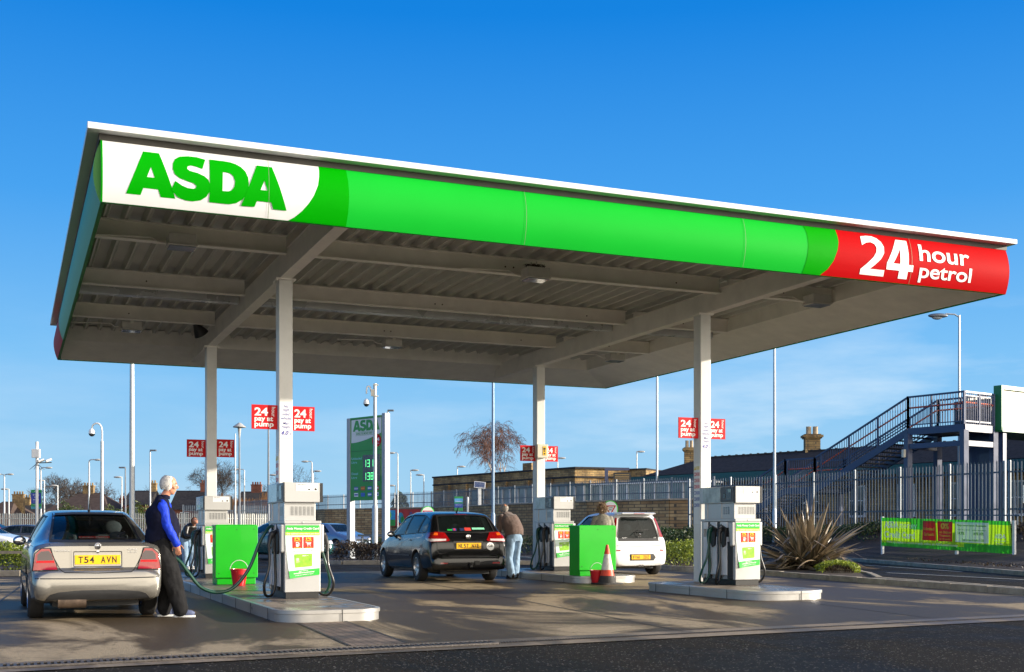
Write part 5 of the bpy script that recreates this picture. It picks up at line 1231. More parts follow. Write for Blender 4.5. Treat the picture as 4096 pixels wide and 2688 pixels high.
# right-hand planting strip between forecourt and lane
kerb('kerb', [(15.9, 12.0), (15.95, 15.0), (16.45, 20.0), (16.95, 23.4), (16.95, 26), (16.8, 30.5), (16.9, 36), (17.6, 43)])
kerb('kerb', [(16.1, 12.0), (16.2, 15.5), (16.95, 20.0), (18.6, 22.3), (20.2, 25.2), (20.6, 28), (20.6, 34), (20.8, 43)])
poly_sheet('planting_soil', [(16.5, 19.6), (16.9, 20.0), (18.6, 22.3), (20.2, 25.2), (20.6, 28), (20.6, 34), (20.8, 43), (17.6, 43), (16.9, 36), (16.85, 30), (17.0, 23.4)], .09, M_soil)
poly_sheet('pavement_margin', [(15.97, 12), (16.0, 15), (16.5, 20), (16.95, 20), (16.2, 15.5), (16.1, 12)], .10, M_kerb)
rg = random.Random(5)
PH = (19.0, 25.2, .1)
def phormium():
    t = thing('spiky_plant', 'big bronze spiky plant with sword leaves in the kerbed bed by the lane', 'plant', PH)
    Mp = leafmat('sword_leaf', (.055, .045, .028), (.40, .30, .19), .32, 2.0, .15)
    for part, n, lo, hi in (('sword_leaves', 190, 20, 86), ('drooping_leaves', 80, 4, 38)):
        mb = MB()
        for i in range(n):
            a = rg.uniform(0, 6.283); el = R(rg.uniform(lo, hi)); ln = rg.uniform(1.1, 2.05) if part[0] == 's' else rg.uniform(.9, 1.7); w0 = rg.uniform(.048, .088)
            base = Vector((rg.gauss(0, .16), rg.gauss(0, .16), .0)); d = Vector((math.cos(a) * math.cos(el), math.sin(a) * math.cos(el), math.sin(el)))
            side = d.cross(Vector((0, 0, 1))).normalized(); side = Matrix.Rotation(rg.uniform(-.9, .9), 3, d) @ side; nrm = side.cross(d).normalized(); sag = rg.uniform(.02, .25) if part[0] == 's' else rg.uniform(.25, .6)
            brk = rg.random() < .18; seg = 8; vs = []
            for k in range(seg + 1):
                u = k / seg; p = base + d * ln * u - Vector((0, 0, sag * ln * u ** 2.6)) + Vector((math.cos(a), math.sin(a), 0)) * sag * .3 * ln * u * u
                if brk and u > .6: p -= Vector((0, 0, (u - .6) * ln * .9))
                p.z = max(.03, p.z); ww = w0 * (1 - max(0, u - .25) / .75) ** .75 * (.55 + .45 * min(1, u * 4)) + .001
                vs += [p - side * ww, p + nrm * ww * .45, p + side * ww]
            mb.add(vs, [q for k in range(seg) for q in ((3 * k, 3 * k + 1, 3 * k + 4, 3 * k + 3), (3 * k + 1, 3 * k + 2, 3 * k + 5, 3 * k + 4))])
        mb.build(part, Mp, t, fix=False)
phormium()
hedge('ground_cover', 'low yellow green ground cover behind the white hatchback', [(17.5, 27.5, .1), (17.7, 31, .1), (18.4, 38, .1)], .68, 9000, .045, M_lf_y, 11, wdt=1.3, cat='shrub')
hedge('ground_cover', 'sparse yellow green creeper spilling over the kerb under the spiky plant', [(18.0, 22.6, .1), (18.9, 23.9, .1), (19.9, 25.4, .1)], .24, 4200, .035, M_lf_y, 12, wdt=1.0, cat='shrub')
hedge('dark_hedge', 'dark green bushes between the white hatchback and the palisade fence', [(19.2, 29.5, .1), (19.6, 35, .1), (20.0, 42, .1)], 1.05, 9000, .05, M_lf_g, 13, wdt=1.1)
# lane, far kerb and the bank up to the railway fence
fk = [(12.9, 20), (12.6, 26), (12.5, 28.8), (12.25, 36), (12.0, 41.3), (10.6, 50), (7.5, 58)]
kerb('kerb', [tuple(cf(a, b)[:2]) for a, b in fk], .14, .11)
M_bank = pm('bank_mulch', (.04, .026, .018), .95, var=.6, vs=7, bump=1.0, bs=22)
mb = MB(); fl_ = [(32, 12), (27.5, 22), (23.2, 31), (17.5, 42), (11.8, 53), (8.6, 57.5), (7.6, 61)]
vs = []
for i, (a, b) in enumerate(zip(fk, fl_)):
    for k in range(9):
        u = k / 8; q = cf(a[0] + (b[0] - a[0]) * u + .1, a[1] + (b[1] - a[1]) * u); z = .06 + 1.1 * (u ** 1.3) + .05 * noise.noise(q * 1.1); vs.append((q.x, q.y, z))
mb.add(vs, [(i * 9 + k, i * 9 + k + 1, (i + 1) * 9 + k + 1, (i + 1) * 9 + k) for i in range(6) for k in range(8)])
# level railway ground behind the fence
mb.add([cf(a, b, 1.16) for a, b in fl_] + [cf(90, 12, 1.16), cf(120, 160, 1.16), cf(12, 76, 1.16)], [tuple(range(10))])
struct('railway_bank', mb, M_bank)
def cfz(r, d, z): v = cf(r, d, z); return (v.x, v.y, v.z)
hedge('dark_hedge', 'dark bushes at the foot of the tall palisade fence beside the banner', [cfz(10.2, 52.5, .5), cfz(12.6, 47.5, .6), cfz(14.2, 44.5, .7)], .75, 6500, .055, M_lf_g, 14, wdt=1.6)
hedge('dark_hedge', 'brown and green scrub behind and right of the banner', [cfz(15.0, 42.5, .75), cfz(17.3, 36.5, .75), cfz(18.8, 33, .7)], .55, 4500, .05, M_lf_b, 15, wdt=1.3)
hedge('dark_hedge', 'green bushes below the short end of the brick wall', [cfz(4.2, 66, 0), cfz(6.5, 60, 0), cfz(9.3, 54.5, .1)], 1.15, 6000, .07, M_lf_g, 16, wdt=1.8)
rgb = random.Random(44); mb = MB(); pts = []
for _ in range(2600):
    q = cf(rgb.uniform(12.7, 16.2), rgb.uniform(30, 44)); pts.append(Vector((q.x, q.y, .14 + rgb.uniform(0, .05))))
leaves(mb, pts, .035, rgb); o = mb.build('leaf_litter', M_lf_b, None, fix=False); o['kind'] = 'stuff'; tagp(o, 'dead leaves lying on the dark bank under the banner', 'leaf litter')
# faded lane markings
mb = MB()
for p, q, w_ in (((9.7, 30.5), (12.2, 24.5), .12), ((11.0, 37), (11.9, 31.2), .10), ((12.0, 24.0), (12.3, 22.0), .10)):
    a, b = cf(*p, .004), cf(*q, .004); s_ = (b - a).normalized(); s_ = Vector((-s_.y, s_.x, 0)) * w_ / 2; mb.add([a - s_, b - s_, b + s_, a + s_], [(0, 1, 2, 3)])
struct('lane_marking', mb, M_paint)
# middle bed with the sign, brown cotoneaster
kp = [tuple(cf(a, b)[:2]) for a, b in ((-6.5, 40.5), (-6.2, 38.2), (-5.4, 37.65), (-1, 37.5), (3.2, 37.8), (3.8, 40), (3.4, 45))]
kerb('kerb', kp)
poly_sheet('planting_soil', kp + [tuple(cf(-6, 46)[:2])], .08, M_soil)
hedge('brown_shrubs', 'low brown winter shrubs round the foot of the price sign', [cfz(-5.7, 39.6, .08), cfz(-3, 39.0, .08), cfz(-.6, 39.2, .08)], .62, 9000, .045, M_lf_b, 21, wdt=2.4, cat='shrub')
hedge('dark_hedge', 'dark green planting behind the price sign', [cfz(-6.5, 55, 0), cfz(-2, 52, 0), cfz(3, 50, 0), cfz(6, 47, 0)], .75, 7000, .06, M_lf_g, 22, wdt=1.8)
# knee rail
t = thing('knee_rail', 'low dark rail fence behind the price sign', 'rail', cfz(-6, 50, 0))
mb = MB(); mb.bar(cfz(-6.6, 50.5, .85), cfz(-.5, 49, .85), .06, .09); mb.build('top_rail', pm('rail_grey', (.12, .14, .16), .6), t, world=True)
for i in range(5):
    mb = MB(); q = cf(-6.4 + i * 1.45, 50.45 - i * .35); mb.box(q.x - .04, q.x + .04, q.y - .04, q.y + .04, 0, .82); mb.build('post', MATS['rail_grey'], t, world=True)
# left bed: sunny hedge with its kerb
kp = [tuple(cf(a, b)[:2]) for a, b in ((-22, 29.2), (-16, 28.6), (-11.9, 28.6), (-10.6, 29.4), (-10.2, 31.5), (-11, 34))]
kerb('kerb', kp, .16, .13)
poly_sheet('planting_soil', kp + [tuple(cf(-22, 34)[:2])], .08, M_soil)
hedge('sunny_hedge', 'sunlit yellow green hedge at the left edge in front of the parked cars', [cfz(-17, 30.2, .08), cfz(-14, 30.0, .08), cfz(-10.9, 30.2, .08)], .78, 14000, .042, M_lf_y, 31, wdt=1.9)
t = thing('timber_rail', 'weathered timber rail running through the left hedge', 'rail', cfz(-13, 29.0, .0)); mb = MB(); mb.bar(cfz(-17, 29.0, .56), cfz(-10.8, 28.95, .56), .06, .07); mb.build('rail', pm('timber', (.30, .25, .18), .8, var=.3, vs=8), t, world=True)
for r_ in (-16.2, -13.9, -11.4):
    mb = MB(); q = cf(r_, 28.96); mb.box(q.x - .04, q.x + .04, q.y - .04, q.y + .04, 0, .52); mb.build('post', MATS['timber'], t, world=True)

# ================================================================== FENCES AND WALLS
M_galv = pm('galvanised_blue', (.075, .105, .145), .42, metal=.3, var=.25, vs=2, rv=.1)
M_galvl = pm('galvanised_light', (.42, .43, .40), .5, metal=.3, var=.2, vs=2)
M_post = pm('fence_post_grey', (.26, .29, .32), .45, metal=.2, var=.15)
def palisade(label, pts, zb, zt, mat, pitch=.155, group='palisade fences', name='palisade_fence', wdt=.062, rails=(.28, .82), span=2.75, offs=0.0):
    P = [cf(a, b) for a, b in pts]; t = thing(name, label, 'fence', (P[0].x, P[0].y, zb), 0, group)
    for i in range(len(P) - 1):
        a, b = P[i], P[i + 1]; d = (b - a); L_ = d.length; u = d.normalized(); nb = max(1, round(L_ / span)); s_ = Vector((u.y, -u.x, 0))
        for j in range(nb):
            p = a + d * j / nb; q = a + d * (j + 1) / nb; mb = MB()
            for f in rails: z = zb + (zt - zb) * f; mb.bar((p.x, p.y, z), (q.x, q.y, z), .045, .06)
            n = int((q - p).length / pitch)
            for k in range(n):
                c = p + (q - p) * (k + .5) / n + s_ * .035; hw = wdt / 2; e = s_ * .018
                c = c + u * rnd.uniform(-.006, .006); dz = rnd.uniform(-.01, .01)
                vs = [c - u * hw + Vector((0, 0, zb)), c - u * hw * .35 + e + Vector((0, 0, zb)), c + u * hw * .35 + e + Vector((0, 0, zb)), c + u * hw + Vector((0, 0, zb))]
                tp = [v_ + Vector((0, 0, zt - zb - .10 + dz)) for v_ in vs]
                o_ = s_ * .006
                allv = vs + tp + [v_ - o_ for v_ in vs] + [v_ - o_ for v_ in tp]
                k0 = [(0, 1, 5, 4), (1, 2, 6, 5), (2, 3, 7, 6), (9, 8, 12, 13), (10, 9, 13, 14), (11, 10, 14, 15), (0, 4, 12, 8), (3, 11, 15, 7)]
                tip = c + e + Vector((0, 0, zt - zb + zb + dz)); tl_ = c - u * hw * .7 + e * 2 + Vector((0, 0, zt - .02 + dz)); tr_ = c + u * hw * .7 + e * 2 + Vector((0, 0, zt - .02 + dz))
                mb.add(allv + [tip, tl_, tr_], k0 + [(4, 5, 17), (5, 6, 16), (6, 7, 18), (13, 12, 17), (14, 13, 16), (15, 14, 18)])
            mb.build('fence_panel', mat, t, world=True, fix=False)
        for j in range(nb + 1):
            p = a + d * j / nb - s_ * .05; mb = MB(); M = Matrix.Translation(p) @ Matrix.Rotation(math.atan2(u.y, u.x), 4, 'Z'); mb.box(-.05, .05, -.03, .03, zb - .3, zt - .03, M=M); mb.build('post', M_galvl if mat == M_galvl else M_post, t, world=True)
    return t
palisade('tall blue grey palisade fence on the bank below the footbridge stairs', [(8.6, 57.5), (11.8, 53), (17.5, 42)], 1.15, 3.6, M_galv)
palisade('continuation of the tall palisade fence beyond the right edge', [(17.6, 41.8), (23.2, 31)], 1.15, 3.6, M_galv)
BW = [(-36, 150), (-32, 139), (-17.7, 113), (-7, 102), (-1.1, 90), (5.2, 79), (10, 74), (12.4, 72.5)]
M_brk = brick_mat('yellow_brick', srgb('BFA172'), srgb('9A7850'), srgb('5E5444'), 1.3, .2)
t = thing('retaining_wall', 'long yellow brick retaining wall below the railway fence', 'wall', cfz(-1.1, 90, 0))
for i in range(len(BW) - 1):
    a, b = cf(*BW[i]), cf(*BW[i + 1]); mb = MB(); mb.bar((a.x, a.y, 1.44), (b.x, b.y, 1.44), .45, 2.96); mb.build('brick_wall', M_brk, t, world=True)
    mb = MB(); mb.bar((a.x, a.y, 2.98), (b.x, b.y, 2.98), .55, .10); mb.build('coping', M_kerb, t, world=True)
palisade('low palisade fence along the top of the brick wall', BW, 3.04, 4.40, M_galv, pitch=.165, wdt=.062)
sheet_cf('railway_ground', [(*p, 2.9) for p in BW] + [(12, 76, 2.9), (60, 120, 2.9), (60, 200, 2.9), (-60, 240, 2.9)], M_soil)
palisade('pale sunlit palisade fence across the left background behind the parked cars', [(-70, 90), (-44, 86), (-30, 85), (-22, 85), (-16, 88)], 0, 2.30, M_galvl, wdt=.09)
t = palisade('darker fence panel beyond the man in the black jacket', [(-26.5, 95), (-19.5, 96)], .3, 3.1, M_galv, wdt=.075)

# ================================================================== STATION, FOOTBRIDGE, HOUSES
M_slate = pm('slate_roof', (.045, .042, .042), .95, var=.35, vs=4, bump=.4, bs=12, spec=.1)
M_bst = brick_mat('station_brick', srgb('B79A66'), srgb('9A7A4C'), srgb('6E6350'), 1.1, .45)
M_wfr = pm('window_white', (.68, .69, .68), .5, var=.05)
M_wgl = pm('dark_window', (.03, .05, .055), .1, var=.3, vs=1.0, coat=.5)
def foot(pts, z0, z1, name, mat, parent):
    mb = MB(); P = [cf(a, b) for a, b in pts]; n = len(P)
    mb.add([(p.x, p.y, z0) for p in P] + [(p.x, p.y, z1) for p in P], [tuple(range(n))[::-1], tuple(range(n, 2 * n))] + [(i, (i + 1) % n, (i + 1) % n + n, i + n) for i in range(n)])
    return mb.build(name, mat, parent, world=True)
t = thing('station_outbuilding', 'flat topped yellow brick station building with a dark parapet', 'building', cfz(-8.75, 131, 2.9))
FA = [(-8.75, 131), (5.86, 110), (11.0, 112), (14, 135), (-4, 148)]
foot(FA, 2.8, 6.75, 'brick_wall', M_bst, t)
def inset(pts, k): cx = sum(p[0] for p in pts) / len(pts); cy = sum(p[1] for p in pts) / len(pts); return [(cx + (p[0] - cx) * k, cy + (p[1] - cy) * k) for p in pts]
foot(inset(FA, 1.012), 6.75, 6.92, 'parapet', M_slate, t); foot(inset(FA, 1.008), 5.9, 6.05, 'cornice', M_slate, t)
for u in (.12, .26, .4, .55, .7, .85):
    a, b = Vector(FA[0]), Vector(FA[1]); p = a + (b - a) * u; q = cf(p.x - .05, p.y - .25); d_ = cf(b.x - a.x, b.y - a.y).normalized(); M = Matrix.Translation(q) @ Matrix.Rotation(math.atan2(d_.y, d_.x), 4, 'Z')
    mb = MB(); mb.box(-.35, .35, -.12, .12, 2.9, 5.9, M=M); mb.build('pilaster', M_bst, t, world=True)
    mb = MB(); M2 = Matrix.Translation(cf(p.x + 1.0, p.y - 1.45)) @ Matrix.Rotation(math.atan2(d_.y, d_.x), 4, 'Z'); mb.box(-.5, .5, -.06, .3, 3.6, 5.2, M=M2); mb.build('window', M_wgl, t, world=True)
foot([(1.1, 122), (2.0, 120.8), (3.0, 122), (2.2, 123)], 6.9, 7.9, 'chimney', M_bst, t)
t = thing('station_side_block', 'low brick block between the parapet building and the slate roof', 'building', cfz(11, 112, 2.9)); foot([(10.9, 112.4), (12.6, 111.0), (15, 116), (12, 120)], 2.8, 6.7, 'brick_wall', M_bst, t); foot([(10.85, 112.3), (12.65, 110.9), (15.05, 116), (12, 120.2)], 6.7, 6.85, 'coping', M_slate, t)
# long slate roofed station house
t = thing('station_house', 'long slate roofed station house with two brick chimneys', 'building', cfz(11, 100, 1.2))
U = Vector((.635, -.773)); Nn = Vector((.773, .635)); O_ = Vector((11.0, 100.0)); LN = 48
def sp(k, n): q = O_ + U * k + Nn * n; return (q.x, q.y)
foot([sp(.5, .5), sp(LN, .5), sp(LN, 7.6), sp(.5, 7.6)], 1.2, 5.55, 'station_wall', M_bst, t)
mb = MB()
e = [cf(*sp(0, 0), 5.6), cf(*sp(LN, 0), 5.6), cf(*sp(LN, 8), 5.6), cf(*sp(0, 8), 5.6), cf(*sp(3.2, 4), 7.1), cf(*sp(LN, 4), 7.2)]
mb.add(e, [(0, 1, 5, 4), (2, 3, 4, 5), (3, 0, 4), (1, 2, 5), (0, 3, 2, 1)]); mb.build('slate_roof', M_slate, t, world=True)
mb = MB(); mb.bar(e[4] + Vector((0, 0, .05)), e[5] + Vector((0, 0, .05)), .18, .12)
for k in range(1, 60): q = e[4] + (e[5] - e[4]) * k / 60; mb.box(q.x - .07, q.x + .07, q.y - .07, q.y + .07, q.z + .08, q.z + .16)
mb.build('ridge_tiles', M_slate, t, world=True)
M_teal = pm('valance_green', (.015, .085, .085), .5, var=.15)
mb = MB(); a, b = cf(*sp(-.3, -1.6), 5.15), cf(*sp(LN, -1.6), 5.15); mb.bar(a, b, .08, .62)
for k in range(150): q = a + (b - a) * k / 150; mb.box(q.x - .05, q.x + .05, q.y - .05, q.y + .05, 4.74, 4.86)
mb.build('canopy_valance', M_teal, t, world=True)
mb = MB(); mb.add([cf(*sp(-.3, -1.6), 5.45), cf(*sp(LN, -1.6), 5.45), cf(*sp(LN, .5), 5.58), cf(*sp(-.3, .5), 5.58)], [(0, 1, 2, 3)]); mb.build('canopy_roof', M_slate, t, world=True)
for k in range(12):
    q = cf(*sp(1.5 + k * 3.9, .42)); d_ = (cf(*sp(1, 0)) - cf(*sp(0, 0))).normalized(); M = Matrix.Translation(q) @ Matrix.Rotation(math.atan2(d_.y, d_.x), 4, 'Z')
    mb = MB(); mb.box(-.6, .6, -.1, .05, 2.1, 4.1, M=M); w_ = mb.build('window', M_wgl, t, world=True)
    mb = MB()
    for (x0, x1, z0, z1) in ((-.7, .7, 4.1, 4.22), (-.7, .7, 1.95, 2.1), (-.68, -.6, 2.1, 4.1), (.6, .68, 2.1, 4.1), (-.03, .03, 2.1, 4.1), (-.6, .6, 3.1, 3.16)): mb.box(x0, x1, -.16, -.09, z0, z1, M=M)
    mb.build('window_frame', M_wfr, w_, world=True)
def chimney(r_, d_, z0, z1, w_, label):
    q = cf(r_, d_); ang = R(-28); M = Matrix.Translation((q.x, q.y, 0)) @ Matrix.Rotation(ang, 4, 'Z'); h = w_ / 2
    mb = MB(); mb.box(-h, h, -h * .8, h * .8, z0, z1 - .75, M=M); c_ = mb.build('chimney', M_bst, t, world=True)
    mb = MB(); mb.box(-h * 1.18, h * 1.18, -h, h, z1 - .95, z1 - .85, M=M); mb.box(-h * 1.35, h * 1.35, -h * 1.15, h * 1.15, z1 - .85, z1 - .68, M=M); mb.box(-h * 1.1, h * 1.1, -h * .9, h * .9, z1 - .68, z1 - .6, M=M); mb.build('chimney_cap', M_bst, c_, world=True)
    mb = MB()
    for s_ in (-.45, .45): c0 = M @ Vector((s_ * h, 0, 0)); mb.lathe([(h * .36, z1 - .65), (h * .33, z1 - .05), (h * .38, z1)], (c0.x, c0.y, 0), n=14)
    mb.build('chimney_pots', pm('clay_pot', (.42, .33, .22), .8, var=.15), c_, world=True, smooth=40)
chimney(15.3, 101.8, 6.3, 8.75, .85, ''); chimney(23.4, 92.0, 6.5, 9.1, 1.15, '')
# platform building with white glazing bars, seen through the low fence
t = thing('platform_shelter', 'platform waiting rooms with white glazing bars behind the wall fence', 'building', cfz(2, 96, 2.9))
for i, (p, q) in enumerate((((-1.5, 103), (5.6, 92.5)), ((6.0, 93), (13.5, 86)))):
    a, b = cf(*p), cf(*q); d_ = (b - a); n = int(d_.length / 1.15); u = d_.normalized(); ang = math.atan2(u.y, u.x); M = Matrix.Translation(a) @ Matrix.Rotation(ang, 4, 'Z'); L_ = d_.length
    mb = MB(); mb.box(0, L_, .1, 3.0, 2.9, 4.55, M=M); mb.build('glass_wall', pm('pale_glass', (.10, .17, .18), .15, var=.6, vs=.8, coat=.4), t, world=True)
    mb = MB(); mb.box(-.2, L_ + .2, -.2, 3.2, 4.56, 4.7, M=M); mb.build('flat_roof', M_wfr if i else M_teal, t, world=True)
    mb = MB(); mb.box(0, L_, -.02, .1, 2.9, 3.35, M=M)
    for k in range(n + 1): mb.box(k * L_ / n - .07, k * L_ / n + .07, -.03, .12, 2.9, 4.56, M=M)
    mb.build('glazing_bars', M_wfr, t, world=True)
t = thing('departure_screen', 'blue framed amber departure screen above the palisade fence', 'screen', cfz(8.6, 96, 2.9))
q = cf(8.55, 96); M = Matrix.Translation(q) @ Matrix.Rotation(R(-28), 4, 'Z'); M_nvy = pm('navy_paint', (.012, .03, .11), .35, var=.15, coat=.3)
mb = MB(); mb.box(-1.0, -.72, -.12, .12, 2.9, 6.1, M=M); mb.box(-.72, 1.0, -.12, .12, 5.88, 6.1, M=M); mb.build('frame', M_nvy, t, world=True)
mb = MB(); mb.box(-.30, 1.1, -.25, .15, 4.2, 5.7, M=M); sc2 = mb.build('screen_case', M_blk, t, world=True)
mb = MB()
for k in range(9): mb.box(-.18, .98, -.27, -.255, 4.38 + k * .14, 4.44 + k * .14, M=M)
mb.build('screen_text', pm('amber', (.4, .25, .08), .5), sc2, world=True)

# ---- footbridge
M_bb = pm('bridge_blue', (.016, .034, .10), .38, var=.2, vs=1.5, coat=.25, rv=.1, dirt=.2, dirtcol=(.05, .05, .06))
M_or2 = pm('handrail_orange', srgb('D8602A'), .45, var=.1)
t = thing('footbridge', 'navy steel footbridge stairs with orange handrails rising to a landing', 'footbridge', cfz(21, 60, 1.2))
A_ = Vector((.59, -.807)); B_ = Vector((.816, .578)); C0 = Vector((22.2, 57.9))
def bp(a, b, z): q = C0 + A_ * a + B_ * b; return cf(q.x, q.y, z)      # a<0 runs back along the stairs, b across
ZD, PH_ = 6.28, 1.6; a1 = -3.2; a2 = a1 - 6.0; z2 = 3.45; a3 = a2 - 2.1; a4 = a3 - 4.8; WID = 2.5
segs = [((0, ZD), (a1, ZD)), ((a1, ZD), (a2, z2)), ((a2, z2), (a3, z2)), ((a3, z2), (a4, 1.2))]
for side in (0.0, WID):
    mb = MB(); hr = MB(); st = MB()
    for (p, zp), (q, zq) in segs:
        st.bar(bp(p, side, zp - .17), bp(q, side, zq - .17), .09, .36); mb.bar(bp(p, side, zp + PH_), bp(q, side, zq + PH_), .08, .09); mb.bar(bp(p, side, zp + .16), bp(q, side, zq + .16), .06, .05); 
        if zp != zq: mb.bar(bp(p, side, zp + .32), bp(q, side, zq + .32), .05, .04)
        s_ = .1 if side == 0 else -.1
        hr.tube([bp(p, side + s_, zp + 1.05), bp(q, side + s_, zq + 1.05)], .045, 8)
        L_ = abs(q - p); n = int(L_ / .15)
        for k in range(1, n):
            u = k / n; a = p + (q - p) * u; z = zp + (zq - zp) * u; big = k % 12 == 0
            w_ = .08 if big else .025; mb.bar(bp(a, side, z + (0.0 if big else .16)), bp(a, side, z + PH_), w_, w_, up=(0, 1, 0))
        mb.bar(bp(p, side, zp), bp(p, side, zp + PH_ + .05), .10, .10, up=(0, 1, 0)); mb.bar(bp(q, side, zq), bp(q, side, zq + PH_ + .05), .10, .10, up=(0, 1, 0))
    st.build('stringer', M_bb, t, world=True, fix=False); mb.build('balustrade', M_bb, t, world=True, fix=False); hr.build('handrail', M_or2, t, world=True, fix=False)
mb = MB()
for (p, zp), (q, zq) in (segs[1], segs[3]):
    n = int(abs(zq - zp) / .17)
    for k in range(n):
        u = (k + .5) / n; a = p + (q - p) * u; z = zp + (zq - zp) * (k + 1) / n; v = [bp(a - .15, .05, z), bp(a + .17, .05, z), bp(a + .17, WID - .05, z), bp(a - .15, WID - .05, z)]
        mb.add(v + [x_ - Vector((0, 0, .05)) for x_ in v], [(0, 1, 2, 3), (7, 6, 5, 4), (0, 4, 5, 1), (1, 5, 6, 2), (2, 6, 7, 3), (3, 7, 4, 0)])
mb.build('treads', M_trim, t, world=True, fix=False)
for (p, q, z) in ((0, a1, ZD), (a2, a3, z2)):
    mb = MB(); v = [bp(p, -.04, z - .02), bp(q, -.04, z - .02), bp(q, WID + .04, z - .02), bp(p, WID + .04, z - .02)]; mb.add(v + [x_ - Vector((0, 0, .28)) for x_ in v], [(0, 1, 2, 3), (7, 6, 5, 4), (0, 4, 5, 1), (1, 5, 6, 2), (2, 6, 7, 3), (3, 7, 4, 0)]); mb.build('landing_deck', M_bb, t, world=True)
# end balustrade facing right
mb = MB(); mb.bar(bp(.0, 0, ZD + PH_), bp(0, WID, ZD + PH_), .09, .09); mb.bar(bp(0, 0, ZD + .16), bp(0, WID, ZD + .16), .06, .07); mb.bar(bp(0, 0, ZD + 1.42), bp(0, WID, ZD + 1.42), .05, .05)
for k in range(17): b_ = WID * k / 16; w_ = .09 if k in (0, 8, 16) else .028; mb.bar(bp(0, b_, ZD), bp(0, b_, ZD + PH_), w_, w_, up=(0, 1, 0))
mb.build('end_balustrade', M_bb, t, world=True, fix=False)
mb = MB(); mb.tube([bp(-.1, 0, ZD + 1.1), bp(-.1, WID, ZD + 1.1)], .045, 8); mb.build('handrail', M_or2, t, world=True)
mb = MB(); mb.bar(bp(.02, 0, ZD - .17), bp(.02, WID, ZD - .17), .10, .36); mb.bar(bp(0, -.1, 5.35), bp(0, WID, 5.35), .2, .26); mb.bar(bp(0, 0, 5.35), bp(a1, 0, 5.35), .2, .26); mb.bar(bp(a1, 0, 5.35), bp(a1, WID, 5.35), .2, .26); mb.build('cross_beam', M_bb, t, world=True, fix=False)
for a, b_, zt in ((0, 0, 6.0), (0, WID, 6.0), (a1, 0, 6.0), (a1, WID, 6.0), (a2 - .3, 0, 3.2), (a2 - .3, WID, 3.2)):
    mb = MB(); mb.bar(bp(a, b_, 1.1), bp(a, b_, zt), .30, .30, up=(0, 1, 0)); mb.build('column', M_bb, t, world=True)
mb = MB(); q = bp(a1 - .1, -.16, 5.0); mb.box(q.x - .12, q.x + .12, q.y - .08, q.y + .08, 4.8, 5.2); mb.build('junction_box', M_cream, t, world=True)
mb = MB(); mb.add([bp(-.3, WID + .1, ZD + .1), bp(a1 + .9, WID + .1, ZD + .1), bp(a1 + .9, WID + .1, ZD + PH_ - .15), bp(-.3, WID + .1, ZD + PH_ - .15)], [(0, 1, 2, 3)]); 
mb.v += [tuple(Vector(v_) + cf(B_.x * .06, B_.y * .06)) for v_ in mb.v[:4]]; mb.f.append((7, 6, 5, 4)); mb.m.append(0)
mb.build('back_screen', pm('dark_board', (.02, .03, .05), .3, coat=.3), t, world=True)
mb = MB(); M_sp = None
mb.add([bp(-.4, WID + .06, ZD + .95), bp(a1 + 1.1, WID + .06, ZD + .95), bp(a1 + 1.1, WID + .06, ZD + 1.35), bp(-.4, WID + .06, ZD + 1.35)], [(0, 1, 2, 3)]); mb.build('white_notice', M_wfr, t, world=True, fix=False)
t = thing('bridge_span', 'cream panelled covered bridge span with green edges at the far right', 'bridge', cfz(25, 60, 6))
M_crm = pm('span_cream', (.50, .48, .36), .5, var=.06, vs=.6, dirt=.15); M_dg = pm('span_green', (.02, .16, .06), .4, var=.1)
def bb(a0, a1_, b0, b1, z0, z1, name, mat):
    mb = MB(); v = [bp(a, b, z) for z in (z0, z1) for b in (b0, b1) for a in (a0, a1_)]; mb.add(v, [(0, 2, 3, 1), (4, 5, 7, 6), (0, 1, 5, 4), (2, 6, 7, 3), (0, 4, 6, 2), (1, 3, 7, 5)]); return mb.build(name, mat, t, world=True)
bb(.02, .22, WID + .35, 16, 6.25, 8.15, 'side_panel', M_crm); bb(-2.6, -2.4, WID + 1.5, 16, 6.25, 8.15, 'side_panel', M_crm); bb(-.1, .34, WID + .15, 16.2, 8.15, 8.35, 'top_rail', M_dg); bb(-.1, .34, WID + .15, WID + .34, 6.1, 8.15, 'end_frame', M_dg); bb(-2.6, .36, WID + .2, 16.2, 6.02, 6.24, 'bridge_deck', M_dg); bb(-1.9, .2, WID + .5, WID + .8, 1.1, 6.0, 'column', M_bb)

